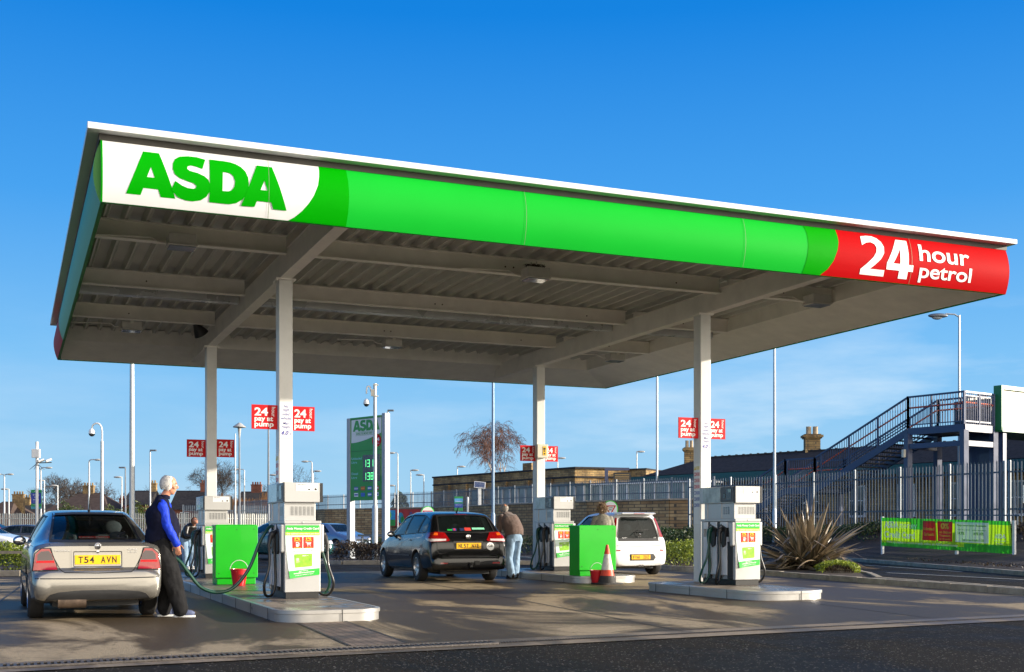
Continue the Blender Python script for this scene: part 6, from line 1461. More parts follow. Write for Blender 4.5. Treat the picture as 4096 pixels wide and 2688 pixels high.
# ---- houses on the left horizon
M_rb = brick_mat('red_brick', srgb('8A4A34'), srgb('74402E'), srgb('6A5A50'), 1.0, .1)
M_tilr = pm('roof_tile_brown', (.075, .055, .045), .8, var=.3, vs=2, bump=.4, bs=10, spec=.1)
def house(px, d, wpx, zr, ze, dep, label, hip=False, chim=(), roofm=None, wallm=None, rot=0, cm=None):
    r_ = (px - 1190) * d / 2741; w_ = wpx * d / 2741; q = cf(r_, d); t = thing('house', label, 'house', (q.x, q.y, 0), R(-23 + rot), 'houses beyond the car park')
    h = w_ / 2; mb = MB(); mb.box(-h, h, -dep / 2, dep / 2, 0, ze); mb.build('wall', wallm or M_rb, t)
    mb = MB(); i_ = min(h * .75, dep * .5) if hip else 0; e = .3
    mb.add([(-h - e, -dep / 2 - e, ze - .1), (h + e, -dep / 2 - e, ze - .1), (h + e, dep / 2 + e, ze - .1), (-h - e, dep / 2 + e, ze - .1), (-h - e + i_, 0, zr), (h + e - i_, 0, zr)], [(0, 1, 5, 4), (2, 3, 4, 5), (3, 0, 4), (1, 2, 5), (0, 3, 2, 1)]); rf = mb.build('roof', roofm or M_slate, t)
    for c_ in chim:
        mb = MB(); x = c_ * h; mb.box(x - .36, x + .36, -.3, .3, ze, zr + .8); mb.box(x - .42, x + .42, -.36, .36, zr + .8, zr + .94)
        for s_ in (-.22, .22): mb.lathe([(.12, zr + .94), (.10, zr + 1.3)], (x + s_ * .8, 0, 0), n=8)
        mb.build('chimney', cm or M_bst, rf)
    for k in range(max(1, int(w_ / 3))):
        x = -h + (k + .5) * w_ / max(1, int(w_ / 3))
        mb = MB(); mb.box(x - .5, x + .5, -dep / 2 - .06, -dep / 2 + .05, ze - 1.7, ze - .5); wn = mb.build('window', M_wgl, t)
        mb = MB(); mb.box(x - .56, x + .56, -dep / 2 - .09, -dep / 2 - .02, ze - .5, ze - .42); mb.box(x - .56, x + .56, -dep / 2 - .12, -dep / 2 - .02, ze - 1.8, ze - 1.7); mb.box(x - .03, x + .03, -dep / 2 - .09, -dep / 2 - .06, ze - 1.7, ze - .5); mb.build('window_frame', M_wfr, wn)
house(20, 150, 62, 4.6, 3.0, 8, 'red roofed house with a pair of chimneys at the left edge', True, (.55, .95), M_tilr)
house(92, 158, 60, 4.4, 2.8, 8, 'low dark roofed house left of the big bare tree', False, (-.9,))
house(212, 150, 150, 5.7, 3.1, 11, 'wide hipped roof house behind the bare trees', True, (-.15, .0), M_tilr)
house(290, 170, 20, 4.6, 3.4, 6, 'narrow house end with twin red brick chimneys', False, (-.6, .7), M_tilr, cm=M_rb)
house(334, 150, 52, 6.0, 4.2, 7, 'slate roofed brick house left of the standing man', False, (.9,))
house(447, 150, 62, 6.0, 3.6, 7, 'brick house with end chimney right of the standing man', False, (.85,), cm=M_rb)
house(606, 160, 80, 6.2, 3.6, 8, 'house with orange brick chimney behind the nearest pump', False, (-.38, -.1), cm=M_rb)

# ---- bare trees
M_bark = pm('bark_grey', (.075, .058, .045), .9, var=.3, vs=2)
M_barkr = pm('bark_red', (.11, .055, .04), .9, var=.3, vs=2)
M_birch = pm('bark_birch', (.40, .36, .32), .8, var=.3, vs=1.5)
def bare_tree(px, d, h_, wr_, label, seed, levels=6, mat=None, tm=None, droop=0.0, upright=.25, thick=1.0, lean=0.0, extra=2):
    rg = random.Random(seed); r_ = (px - 1190) * d / 2741; q = cf(r_, d); t = thing('bare_tree', label, 'tree', (q.x, q.y, 0), 0, 'bare winter trees')
    big, small = MB(), MB(); mind = .021 * d / 150
    def grow(p, dirn, ln, rad, lv):
        n = 3; pts = [p]; rs = [rad]; dd = dirn.copy()
        for i in range(n):
            dd = (dd + Vector((rg.gauss(0, .13), rg.gauss(0, .13), rg.gauss(0, .09) + (.05 if lv < 3 else 0) - droop * (lv - 3) * .18 * (lv > 3)))).normalized(); p = p + dd * ln / n; pts.append(p); rs.append(rad * (1 - .38 * (i + 1) / n))
        (big if lv < 3 else small).tube(pts, [max(mind * (.55 if lv > 4 else 1), x) for x in rs], 6 if lv < 3 else 3, cap=False)
        if lv >= levels: return
        k = 3 if lv < 2 else rg.choice((2, 3, 3)); a0 = rg.uniform(0, 6.28)
        for i in range(k):
            sp_ = rg.uniform(.35, .75) if lv else rg.uniform(.3, .65); a = a0 + 6.283 * i / k + rg.uniform(-.4, .4); o = dd.orthogonal().normalized(); o = Matrix.Rotation(a, 3, dd) @ o
            nd = (dd * math.cos(sp_) + o * math.sin(sp_) * wr_ + Vector((0, 0, upright * .35))).normalized()
            grow(pts[-1] if i or lv < 1 else pts[-1], nd, ln * rg.uniform(.66, .84), rs[-1] * rg.uniform(.62, .78), lv + 1)
        if lv >= 1:
            for _ in range(extra):
                j = rg.choice((1, 2)); o = Matrix.Rotation(rg.uniform(0, 6.28), 3, dd) @ dd.orthogonal().normalized(); grow(pts[j], (dd * .6 + o * .8).normalized(), ln * .55, rs[j] * .4, max(lv + 2, levels - 1))
    grow(Vector((0, 0, 0)), Vector((lean, 0, 1)), h_ * .27, .028 * h_ * thick, 0)
    # scale crown to the height wanted
    mz = max(v[2] for v in small.v); k = h_ / mz
    for m_ in (big, small): m_.v = [(v[0] * k, v[1] * k, v[2] * k) for v in m_.v]
    big.build('trunk', tm or M_bark, t, fix=False); small.build('crown', mat or M_bark, t, fix=False)
bare_tree(122, 190, 10.4, 1.15, 'tall rounded bare tree behind the parking sign mast', 3, 7, extra=3)
bare_tree(62, 200, 8.2, 1.0, 'smaller bare tree left of the parking sign mast', 4, 5)
bare_tree(186, 175, 8.1, 1.3, 'bare tree in front of the hipped roof', 5, 6)
bare_tree(240, 175, 8.4, 1.25, 'spreading bare tree right of the domed camera pole', 6, 6)
bare_tree(343, 200, 8.6, .9, 'small bare tree above the slate roofed house', 8, 5)
bare_tree(503, 165, 11.2, 1.0, 'bare tree behind the shaded back left column', 9, 7)
bare_tree(686, 170, 10.8, 1.0, 'bare tree peeping right of the height notice column', 10, 6)
bare_tree(1184, 150, 15.0, .62, 'tall silver birch rising behind the brick station building', 11, 7, M_barkr, M_birch, droop=.7, upright=.8, extra=3)
# orange willow scrub and evergreens
rg2 = random.Random(77)
t = thing('willow_scrub', 'mass of orange willow stems behind the far pump', 'shrub', cfz(-34, 140, 0)); mb = MB()
for _ in range(2600):
    r_ = rg2.uniform(-35.5, -29.2); q = cf(r_, rg2.uniform(138, 146)); hh = (4.6 + 1.6 * noise.noise(Vector((r_ * .6, 0, 3)))) * rg2.uniform(.7, 1.05); l_ = Vector((rg2.uniform(-.6, .6), rg2.uniform(-.4, .4), 0))
    mb.tube([(q.x, q.y, 0), (q.x + l_.x * .4, q.y + l_.y * .4, hh * .6), (q.x + l_.x, q.y + l_.y, hh)], [.04, .025, .012], 3, cap=False)
mb.build('stems', pm('willow_orange', (.33, .16, .05), .8, var=.35, vs=.8), t, world=True, fix=False)
for px, d, w_, h_, lab in ((322, 110, 3.2, 2.9, 'round dark evergreen bush above the pale fence'), (263, 120, 3.4, 2.6, 'evergreen bush at the foot of the big lamp column'), (160, 118, 3.0, 3.0, 'evergreen bush below the hipped roof'), (931, 118, 1.4, 5.0, 'small evergreen peeping over the wall fence')):
    q = cf((px - 1190) * d / 2741, d); shrub('evergreen_bush', lab, 'bush', (q.x, q.y, 1.2 if h_ < 4 else 3.0), (w_ * .6, w_ * .6, h_ * .75 if h_ < 4 else 1.6), 1500, .13, M_lf_m, 'evergreen bushes', seed=px)

# ================================================================== SIGNS
def local_frame(p, q):
    """matrix: x along p->q, y out of the back, z up"""
    a, b = cf(*p), cf(*q); u = (b - a).normalized(); return Matrix.Translation(a) @ Matrix.Rotation(math.atan2(u.y, u.x), 4, 'Z'), (b - a).length
class MBM(MB):
    def __init__(s, M): super().__init__(); s.M = M
    def add(s, vs, fs, m=0): return super().add([s.M @ Vector(v) for v in vs], fs, m)
    def lathe(s, *a, **k): t_ = MB(); t_.lathe(*a, **k); return s.add(t_.v, t_.f, k.get('m', 0))
    def tube(s, *a, **k): t_ = MB(); t_.tube(*a, **k); return s.add(t_.v, t_.f, k.get('m', 0))
def disc(cx, cz, r_, n=24, rz=None): return [(cx + r_ * math.cos(2 * math.pi * i / n), cz + (rz or r_) * math.sin(2 * math.pi * i / n)) for i in range(n)]
# price totem
M, TW = local_frame((-5.86, 42.5), (-4.30, 40.95))
t = thing('price_sign', 'tall green ASDA fuel price sign on two grey posts', 'price sign', tuple(M.translation))
M_tp = pm('totem_post', (.34, .37, .41), .45, metal=.1, var=.06)
M_tg = pm('totem_green', srgb('0E8A1E'), .35, var=.04, coat=.3)
for x0, x1, h_ in ((.0, .2, 5.10), (TW - .2, TW - .02, 5.16)):
    mb = MBM(M); mb.box(x0, x1, -.125, .10, 0, h_); mb.build('post', M_tp, t, world=True, bevel=.01)
mb = MBM(M); mb.box(.2, TW - .2, -.10, .08, 2.15, 5.08); mb.box(.2, TW - .2, -.12, .10, 5.04, 5.10); mb.build('sign_cabinet', M_tg, t, world=True)
k = -.103; X = lambda u: .2 + u * (TW - .4); Z = lambda v: 5.08 - v * 2.93
def tp(poly, m_, k_, name, mat, par=t):
    mb = MBM(M); mb.add([(X(a), k_, Z(b)) for a, b in poly], [tuple(range(len(poly)))[::-1]]); return mb.build(name, mat, par, world=True, fix=False)
whitep = [(.03, .02), (.97, .02), (.97, .20)] + [(.97 - .94 * i / 12, .20 + .10 * math.sin(math.pi * .5 * i / 12)) for i in range(1, 13)]
tp(whitep, 0, k, 'white_field', M_wh)
allp = [p for k2 in 'ASDE' for p in LOGO[k2][0]]; lx0 = min(p[0] for p in allp); lx1 = max(p[0] for p in allp); lz0 = min(p[1] for p in allp); lz1 = max(p[1] for p in allp)
def logo(mb, x0, x1, z0, z1, y, m=0):
    for i, k2 in enumerate('ASDE'):
        v, f = cutgrid(LOGO[k2][0], 5, LOGO[k2][1]); mb.add([(x0 + (a - lx0) / (lx1 - lx0) * (x1 - x0), y - .0006 * i, z0 + (b - lz0) / (lz1 - lz0) * (z1 - z0)) for a, b in v], f, m)
mb = MBM(M); logo(mb, X(.08), X(.92), Z(.165), Z(.03), k - .003); mb.build('logo', M_tg, t, world=True, fix=False)
mb = MBM(M); U = (1, 0, 0); V = (0, 0, 1)
text(mb, 'SAVING YOU MONEY EVERY DAY', (X(.18), k - .003, Z(.207)), U, V, X(.80) - X(.18), Z(.178) - Z(.207), .03)
mb.box(X(.16), X(.82), k - .003, k - .001, Z(.172), Z(.169)); mb.box(X(.16), X(.82), k - .003, k - .001, Z(.217), Z(.214)); mb.build('tagline', M_tg, t, world=True, fix=False)
tp([(.83 + .14 * math.cos(a), .29 - .078 * math.sin(a)) for a in [2 * math.pi * i / 28 for i in range(28)]][::-1], 0, k - .004, 'red_roundel', M_plate)
mb = MBM(M); text(mb, '24', (X(.74), k - .007, Z(.30)), U, V, X(.92) - X(.74), .13, .03); text(mb, 'hours', (X(.75), k - .007, Z(.335)), U, V, X(.91) - X(.75), .06, .01); mb.build('roundel_text', M_wt, t, world=True, fix=False)
mb = MBM(M); mb.box(.2, TW - .2, k - .003, k, Z(.405), Z(.402)); mb.build('panel_joint', M_seam, t, world=True)
mb = MBM(M)
for s_, v in (('Unleaded', .505), ('Litre', .552), ('Diesel', .69), ('Litre', .737)): text(mb, s_, (X(.035), k - .003, Z(v)), U, V, (X(.37) - X(.035)) * (1 if len(s_) > 6 else .52 if s_ == 'Litre' else .62), .085, .015)
mb.build('fuel_names', pm('sign_text_blue', srgb('8FD6D0'), .4), t, world=True, fix=False)
tp([(.40, .455), (.94, .455), (.94, .775), (.40, .775)][::-1][::-1], 0, k - .004, 'display_window', M_dkp)
SEG = {'0': 'abcdef', '1': 'bc', '2': 'abged', '3': 'abgcd', '4': 'fgbc', '5': 'afgcd', '6': 'afgedc', '7': 'abc', '8': 'abcdefg', '9': 'abcdfg'}
M_led = pm('led_green', (.1, .9, .3), .5, emit=(.15, 1, .35), es=1.6)
def digit(mb, ch, x, z, w_, h_, y):
    tt = .018; L2 = {'a': (x, x + w_, z + h_ - tt, z + h_), 'g': (x, x + w_, z + h_ / 2 - tt / 2, z + h_ / 2 + tt / 2), 'd': (x, x + w_, z, z + tt), 'f': (x, x + tt, z + h_ / 2, z + h_), 'e': (x, x + tt, z, z + h_ / 2), 'b': (x + w_ - tt, x + w_, z + h_ / 2, z + h_), 'c': (x + w_ - tt, x + w_, z, z + h_ / 2)}
    for s_ in SEG[ch]: a, b, c, d = L2[s_]; mb.box(a + .004, b - .004, y - .004, y, c + .003, d - .003)
mb = MBM(M)
for row, z in (('131.7', Z(.60)), ('138.7', Z(.755))):
    x = X(.43)
    for ch in row:
        if ch == '.': mb.box(x - .03, x - .012, k - .01, k - .006, z, z + .02); continue
        digit(mb, ch, x, z, .13, .25, k - .006); x += .2
mb.build('price_digits', M_led, t, world=True, fix=False)
CC = [('2A4A9A', 'E8E8E8'), ('C83C28', 'E8A030'), ('2860B0', 'F0F0F0'), ('D03030', 'F0F0F0'), ('F0F0F0', '3050A0'), ('3868C0', '3868C0'), ('3060B8', 'F0F0F0'), ('E0E0E8', '2A50A0')]
for i, (c1, c2) in enumerate(CC):
    a = .12 + (i % 4) * .215; b = .835 + (i // 4) * .075; mb = MBM(M)
    mb.add([(X(a), k - .003, Z(b + .045)), (X(a + .13), k - .003, Z(b + .045)), (X(a + .13), k - .003, Z(b)), (X(a), k - .003, Z(b))], [(0, 1, 2, 3)])
    mb.add([(X(a + .01), k - .005, Z(b + .032)), (X(a + .12), k - .005, Z(b + .032)), (X(a + .12), k - .005, Z(b + .013)), (X(a + .01), k - .005, Z(b + .013))], [(0, 1, 2, 3)], 1)
    if i == 0: text(mb, 'VISA', (X(a + .02), k - .007, Z(b + .03)), U, V, X(.09) - X(0), .035, .02, 0)
    mb.build('card_logo', [pm('cc' + c1, srgb(c1), .4), pm('cc' + c2, srgb(c2), .4)], t, world=True, fix=False)

# advertising banner on its frame
M, BWD = local_frame((12.83, 41.0), (15.0, 35.35))
t = thing('advert_banner', 'long lime green credit card banner on a white post frame by the lane', 'banner', tuple(M.translation))
def zb0(x): return .53 - .17 * x / BWD                              # lower edge follows the bank
for x in (0.0, BWD * .60, BWD):
    mb = MBM(M); mb.box(x - .045, x + .045, .03, .10, zb0(x) - .75, zb0(x) + 1.03 if x != BWD * .60 else zb0(x) + .6); mb.build('post', M_wfr, t, world=True)
Mb = bpy.data.materials.new('banner_vinyl'); Mb.use_nodes = True
def vinyl(name, c):
    m = bpy.data.materials.new(name); m.use_nodes = True; tt = m.node_tree; b = tt.nodes['Principled BSDF']; b.inputs['Base Color'].default_value = (*c, 1); b.inputs['Roughness'].default_value = .45
    nz = tt.nodes.new('ShaderNodeTexNoise'); nz.inputs['Scale'].default_value = 1.2; tc = tt.nodes.new('ShaderNodeTexCoord'); tt.links.new(tc.outputs['Object'], nz.inputs['Vector'])
    mxx = tt.nodes.new('ShaderNodeMix'); mxx.data_type = 'RGBA'; tt.links.new(nz.outputs[0], mxx.inputs[0]); mxx.inputs[6].default_value = (*[x * .85 for x in c], 1); mxx.inputs[7].default_value = (*[min(1, x * 1.12) for x in c], 1); tt.links.new(mxx.outputs[2], b.inputs['Base Color'])
    tr = tt.nodes.new('ShaderNodeBsdfTranslucent'); tt.links.new(mxx.outputs[2], tr.inputs[0]); ms = tt.nodes.new('ShaderNodeMixShader'); ms.inputs[0].default_value = .36; tt.links.new(b.outputs[0], ms.inputs[1]); tt.links.new(tr.outputs[0], ms.inputs[2]); tt.links.new(ms.outputs[0], tt.nodes['Material Output'].inputs[0]); return m
V_l, V_g, V_r, V_w, V_y = vinyl('vinyl_lime', srgb('9ACC10')), vinyl('vinyl_green', srgb('30A020')), vinyl('vinyl_red', (.72, .02, .008)), vinyl('vinyl_white', (.95, .95, .97)), vinyl('vinyl_yellow', srgb('F0E040'))
def bq(u, v): x = .04 + u * (BWD - .08); return (x, .0 - .018 * math.sin(u * 34 + v * 2) - .012 * math.sin(u * 71 - v * 3), zb0(x) + .02 + (1 - v) * .98)
mb = MBM(M); NU, NV = 120, 8
for j in range(NV + 1):
    for i in range(NU + 1): mb.v.append(tuple(M @ Vector(bq(i / NU, j / NV))))
for j in range(NV):
    for i in range(NU):
        u = (i + .5) / NU; v = (j + .5) / NV; g_ = 1 if (v > .83 + .1 * math.sin(u * 5) or v < .07 + .25 * (.25 < u < .36)) else 0
        mb.f.append((j * (NU + 1) + i, (j + 1) * (NU + 1) + i, (j + 1) * (NU + 1) + i + 1, j * (NU + 1) + i + 1)); mb.m.append(g_)
def bpg(u0, u1, v0, v1, m, k_=.004, n=14):
    vs = [bq(u0 + (u1 - u0) * i / n, v0 + (v1 - v0) * j / 3) for j in range(4) for i in range(n + 1)]
    mb.add([(a, b - k_, c) for a, b, c in vs], [(j * (n + 1) + i, (j + 1) * (n + 1) + i, (j + 1) * (n + 1) + i + 1, j * (n + 1) + i + 1) for j in range(3) for i in range(n)], m)
def btx(s_, u0, u1, v0, v1, m, off=.02, k_=.009):
    vv, f = text2d(s_, off, 0); a0 = min(a for a, b in vv); a1 = max(a for a, b in vv); b0 = min(b for a, b in vv); b1 = max(b for a, b in vv); vs = []
    for a, b in vv: p = bq(u0 + (a - a0) / (a1 - a0) * (u1 - u0), v1 - (b - b0) / (b1 - b0) * (v1 - v0)); vs.append((p[0], p[1] - k_, p[2]))
    mb.add(vs, f, m)
bpg(.345, .45, .07, .72, 2); bpg(.465, .585, .07, .72, 2); bpg(.605, .845, .07, .72, 3)
btx('ASDA', .03, .145, .12, .36, 3, .05); btx('money', .155, .30, .20, .42, 3, 0); btx('Credit Card', .03, .28, .46, .70, 3, .03)
btx('Unlimited', .355, .44, .28, .38, 4); btx('Cashback', .36, .438, .46, .56, 4); btx('0%', .49, .56, .12, .32, 4, .04); btx('on Balance', .48, .575, .38, .46, 4); btx('Transfers', .48, .572, .50, .57, 4); btx('for 12 months', .48, .572, .62, .68, 4)
btx('Representative Example', .62, .83, .14, .22, 1); btx('Purchase rate p.a. (variable)', .62, .71, .30, .34, 1); btx('Standard representative', .73, .83, .30, .34, 1); btx('14.9%', .62, .67, .38, .48, 1); btx('14.9% APR', .74, .81, .38, .48, 1); btx('Total amount of credit £1200', .65, .81, .60, .67, 1)
btx('ASDA', .885, .965, .40, .55, 3, .05); btx('SAVING YOU MONEY', .885, .965, .60, .64, 3, .02); btx('EVERY DAY', .90, .95, .68, .73, 3, .02)
btx('Pick up a leaflet in store or apply online at ASDA.com/money', .05, .62, .80, .90, 3, .01)
mb.build('vinyl_sheet', [V_l, V_g, V_r, V_w, V_y], t, world=True, fix=False)
mb = MBM(M); mb.bar((BWD * .35, .1, zb0(2) + 1.12), (BWD + .2, .1, zb0(BWD) + 1.18), .04, .04)
for x in (BWD * .36, BWD * .68, BWD + .1): mb.bar((x, .1, zb0(x) + .9), (x, .1, zb0(x) + 1.14), .03, .03)
mb.build('rear_rail', M_galv, t, world=True)

# mural banner on the brick wall
M, MW = local_frame((-11.1, 106.2), (-6.9, 101.6))
t = thing('mural_banner', 'red painted banner with balloons hanging on the brick wall', 'banner', tuple(M.translation))
mb = MBM(M); mb.box(0, MW, -.45, -.40, 1.35, 2.85); mb.build('red_sheet', pm('mural_red', srgb('B03228'), .6, var=.3, vs=1.5), t, world=True)
for (x0, x1, z0, z1, c_) in ((.1, 1.6, 1.4, 2.8, '3AA0C8'), (.1, 1.6, 1.4, 1.95, '3CA040')): mb = MBM(M); mb.box(x0, x1, -.47, -.455 if c_[0] == '3' and c_[1] == 'A' else -.456, z0, z1 ) if c_ == '3AA0C8' else mb.box(x0, x1, -.48, -.471, z0, z1); mb.build('painted_field', pm('mur' + c_, srgb(c_), .6, var=.2), t, world=True)
for cx, cz, r_, c_ in ((.75, 2.35, .28, '5CC030'), (2.4, 2.1, .42, '3890A8'), (2.65, 1.95, .26, '48A048'), (3.9, 2.4, .2, '604878'), (4.6, 2.2, .25, 'C88838')):
    mb = MBM(M); mb.add([(a, -.485, b) for a, b in disc(cx, cz, r_, 20, r_ * 1.15)], [tuple(range(20))[::-1]]); mb.v += [tuple(M @ Vector((a, -.46, b))) for a, b in disc(cx, cz, r_, 20, r_ * 1.15)]; mb.f += [(i, (i + 1) % 20, (i + 1) % 20 + 20, i + 20) for i in range(20)]; mb.m += [0] * 20
    mb.build('painted_balloon', pm('mur' + c_, srgb(c_), .6, var=.3, vs=3), t, world=True)

def post_sign(name, label, cat, r_, d_, z0, z1, w_, face, cols, rot=0.0, txts=(), group=None, pw=.05):
    q = cf(r_, d_); t = thing(name, label, cat, (q.x, q.y, 0), R(-23 + rot), group)
    mb = MB(); mb.box(-pw / 2, pw / 2, -pw / 2, pw / 2, 0, z1 - .05); mb.build('post', M_tp, t)
    mb = MB(); mb.box(-w_ / 2, w_ / 2, -.06, -.03, z0, z1); p_ = mb.build('panel', face, t, bevel=.01)
    for (f0, f1, c_) in cols: mb = MB(); mb.box(-w_ / 2 + .01, w_ / 2 - .01, -.066, -.061, z0 + (z1 - z0) * f0, z0 + (z1 - z0) * f1); mb.build('colour_band', pm('band' + c_, srgb(c_), .45), p_)
    if txts:
        mb = MB()
        for s_, f, ww, hh in txts: text(mb, s_, (-w_ * ww / 2, -.069, z0 + (z1 - z0) * f), (1, 0, 0), (0, 0, 1), w_ * ww, hh, .02)
        mb.build('lettering', M_wt, p_, fix=False)
    return t
M_sg = pm('carpark_green', srgb('1F8A4C'), .45); M_sbl = pm('carpark_blue', srgb('2440A0'), .45)
post_sign('parking_sign', 'green and blue 2 hours free parking sign on the white mast', 'sign', -16.6, 41.2, 1.83, 2.50, .37, M_sg, [(.28, .84, '20389C'), (0, .12, '3890A8')], 0, (('2 hours', .70, .6, .05), ('free', .58, .3, .045), ('parking', .44, .55, .05), ('customers only', .35, .5, .02), ('welcome', .90, .4, .02), ('Car park rules apply', .2, .6, .02)))
post_sign('notice_board', 'small green and blue car park notice above the black estate', 'sign', -2.72, 60, 2.05, 2.78, .44, M_sg, [(.22, .5, '2848A8'), (.6, .86, '4898D0')], 8, (('Customer parking only', .62, .8, .05), ('Maximum stay', .38, .7, .04)))
for r_, d_, z1, s_, lab, rot in ((-3.22, 45, 2.0, 'GIVE', 'round topped GIVE WAY sign peeping over the black estate', 10), (3.42, 41, 2.12, 'GIVE', 'round topped GIVE WAY sign behind the woman in tweed', -5)):
    q = cf(r_, d_); t = thing('give_way_sign', lab, 'road sign', (q.x, q.y, 0), R(-23 + rot), 'give way signs'); h = .26
    prof_ = [(-h, .9), (h, .9), (h, z1 - h)] + [(h * math.cos(a), z1 - h + h * math.sin(a)) for a in [math.pi * i / 16 for i in range(1, 16)]] + [(-h, z1 - h)]
    mb = MB(); mb.prism(prof_, 'y', -.03, .12); mb.build('green_shell', pm('shell_green', srgb('38C838'), .4), t)
    sc_2 = [(a * .9, .9 + (b - .9) * .975) for a, b in prof_]; mb = MB(); mb.prism(sc_2, 'y', -.037, -.031); mb.build('white_face', M_wt, t)
    mb = MB(); o3 = [(-.20, z1 - .17), (.20, z1 - .17), (0, z1 - .52)]; i3 = [(-.135, z1 - .205), (.135, z1 - .205), (0, z1 - .45)]
    for i in range(3): j = (i + 1) % 3; mb.add([(o3[i][0], -.040, o3[i][1]), (o3[j][0], -.040, o3[j][1]), (i3[j][0], -.040, i3[j][1]), (i3[i][0], -.040, i3[i][1])], [(0, 1, 2, 3)])
    mb.build('red_triangle', M_plate, t, fix=False)
    mb = MB(); text(mb, 'GIVE', (-.085, -.042, z1 - .275), (1, 0, 0), (0, 0, 1), .17, .05, .02); text(mb, 'WAY', (-.05, -.042, z1 - .345), (1, 0, 0), (0, 0, 1), .10, .05, .02); mb.build('lettering', M_ink2, t, fix=False)
    mb = MB(); mb.box(-.03, .03, .02, .08, 0, .95); mb.build('post', M_tp, t)
t = thing('white_marker_post', 'plain white marker post right of the car park notice', 'post', cfz(-2.25, 60, 0)); mb = MB(); mb.tube([cfz(-2.25, 60, 0), cfz(-2.25, 60, 2.70)], .055, 10); mb.build('post_shaft', M_wfr, t, world=True); mb = MB(); mb.tube([cfz(-2.25, 60, 2.70), cfz(-2.25, 60, 2.76)], [.06, .03], 10); mb.build('cap', M_wfr, t, world=True)
q = cf(-2.42, 88); t = thing('solar_panel_post', 'small tilted solar panel on a white post above the wall', 'solar panel', (q.x, q.y, 2.9), R(-15))
mb = MB(); mb.box(-.12, .12, -.1, .1, 0, 1.3); mb.build('post', M_wfr, t)
Mx = Matrix.Translation((0, -.15, 1.5)) @ Matrix.Rotation(R(-28), 4, 'X') @ Matrix.Rotation(R(6), 4, 'Y')
mb = MB(); mb.box(-.42, .42, -.03, .03, -.27, .27, M=Mx); p_ = mb.build('panel_frame', M_wfr, t); mb = MB()
for i in range(9): mb.box(-.38 + i * .085, -.31 + i * .085, -.04, -.031, -.23, .23, M=Mx)
mb.build('solar_cells', pm('cells', (.03, .05, .12), .15, coat=.6), p_)
post_sign('fence_notice', 'white notice sheet fixed to the tall fence at the right edge', 'notice', 17.35, 39.6, 2.0, 2.6, .42, M_wfr, [(.1, .9, 'C8D4DC')], 0)

# ================================================================== POLES
M_pole = pm('pole_galvanised', (.44, .46, .47), .38, metal=.5, var=.1, vs=2)
M_poled = pm('pole_dark', (.14, .16, .19), .45, metal=.3, var=.1)
M_lamp = pm('lamp_head_grey', (.40, .40, .38), .5, var=.1)
def lamp(px, top, h_, kind, label, wpx=4.0, side=1, arm=14, mat=None, d=None, zbase=0.0, collar=None):
    d = d or (h_ - CAMH) * 2741 / (1229 - top); r_ = (px - 1190) * d / 2741; q = cf(r_, d); t = thing('lamp_post', label, 'lamp post', (q.x, q.y, zbase), R(-23), 'lamp posts')
    if d: h_ = CAMH + (1229 - top) * d / 2741
    h_ -= zbase; w_ = max(.05, wpx * d / 2741) / 2; a = arm * d / 2741 * side; mat = mat or M_pole
    mb = MB(); mb.tube([(0, 0, 0), (0, 0, h_ * .5), (0, 0, h_)], [w_ * 1.12, w_, w_ * .72], 12)
    if collar: mb.tube([(0, 0, 0), (0, 0, collar), (0, 0, collar + .12)], [w_ * 1.55, w_ * 1.55, w_], 12)
    mb.build('pole', mat, t, smooth=50)
    hl = 16 * d / 2741; hh = 3.2 * d / 2741
    if kind == 'arm':
        mb = MB(); mb.tube(smooth_path([Vector(p) for p in ((0, 0, h_ - .15), (a * .05, 0, h_ + .02), (a * .35, 0, h_ + .10), (a, 0, h_ + .12))], 5), w_ * .55, 8); mb.build('arm', mat, t, smooth=50)
        mb = MB(); mb.ell((a + side * hl * .5, 0, h_ + .10), (hl * .55, hl * .2, hh * .75), 16, 8); mb.build('lamp_head', M_lamp, t, smooth=60)
    elif kind == 'flat':
        mb = MB(); mb.box(*sorted((0, side * (hl * .9))), -hl * .25, hl * .25, h_ - .02, h_ + hh * .9); mb.build('lamp_head', M_poled, t, bevel=.02)
    elif kind == 'post':
        mb = MB(); mb.ell((side * hl * .6, 0, h_ - .04), (hl * .6, hl * .22, hh * .7), 16, 8); mb.tube([(0, 0, h_ - .05), (side * hl * .2, 0, h_ - .05)], w_ * .5, 6); mb.build('lamp_head', M_lamp, t, smooth=60)
    elif kind == 'double':
        for s_ in (-1, 1):
            mb = MB(); mb.tube([(0, 0, h_ - .05), (s_ * abs(a), 0, h_ + .05)], w_ * .5, 6); mb.build('arm', mat, t); mb = MB(); mb.ell((s_ * (abs(a) + hl * .4), 0, h_ + .02), (hl * .5, hl * .2, hh * .7), 16, 8); mb.build('lamp_head', M_lamp, t, smooth=60)
    elif kind == 'dish':
        rr2 = 15 * d / 2741; mb = MB(); mb.lathe([(0.03, h_ + .12), (rr2 * .5, h_ + .06), (rr2, h_ - .03), (rr2 * .95, h_ - .06), (rr2 * .4, h_ + .0), (.03, h_ + .02)], n=24, cap=False); mb.lathe([(w_ * .6, h_ - .5), (w_ * 1.6, h_ - .12), (.09, h_)], n=14); mb.build('lamp_head', M_lamp, t, smooth=40)
    return t
lamp(307, 700, 0, 'arm', 'thick galvanised lamp column rising behind the canopy over the silver car', 12, d=42)
lamp(547, 1008, 5, 'none', 'thin pale mast just left of the dish topped lamp', 3.5)
lamp(556.5, 990, 5, 'dish', 'lamp post with a round dish top beside the shaded back left column', 5, mat=M_poled)
lamp(624, 990, 6, 'none', 'dark lamp post passing behind the left pay at pump sign', 5, mat=M_poled)
lamp(349, 1048, 6, 'flat', 'lamp post with flat head right of the standing man', 4)
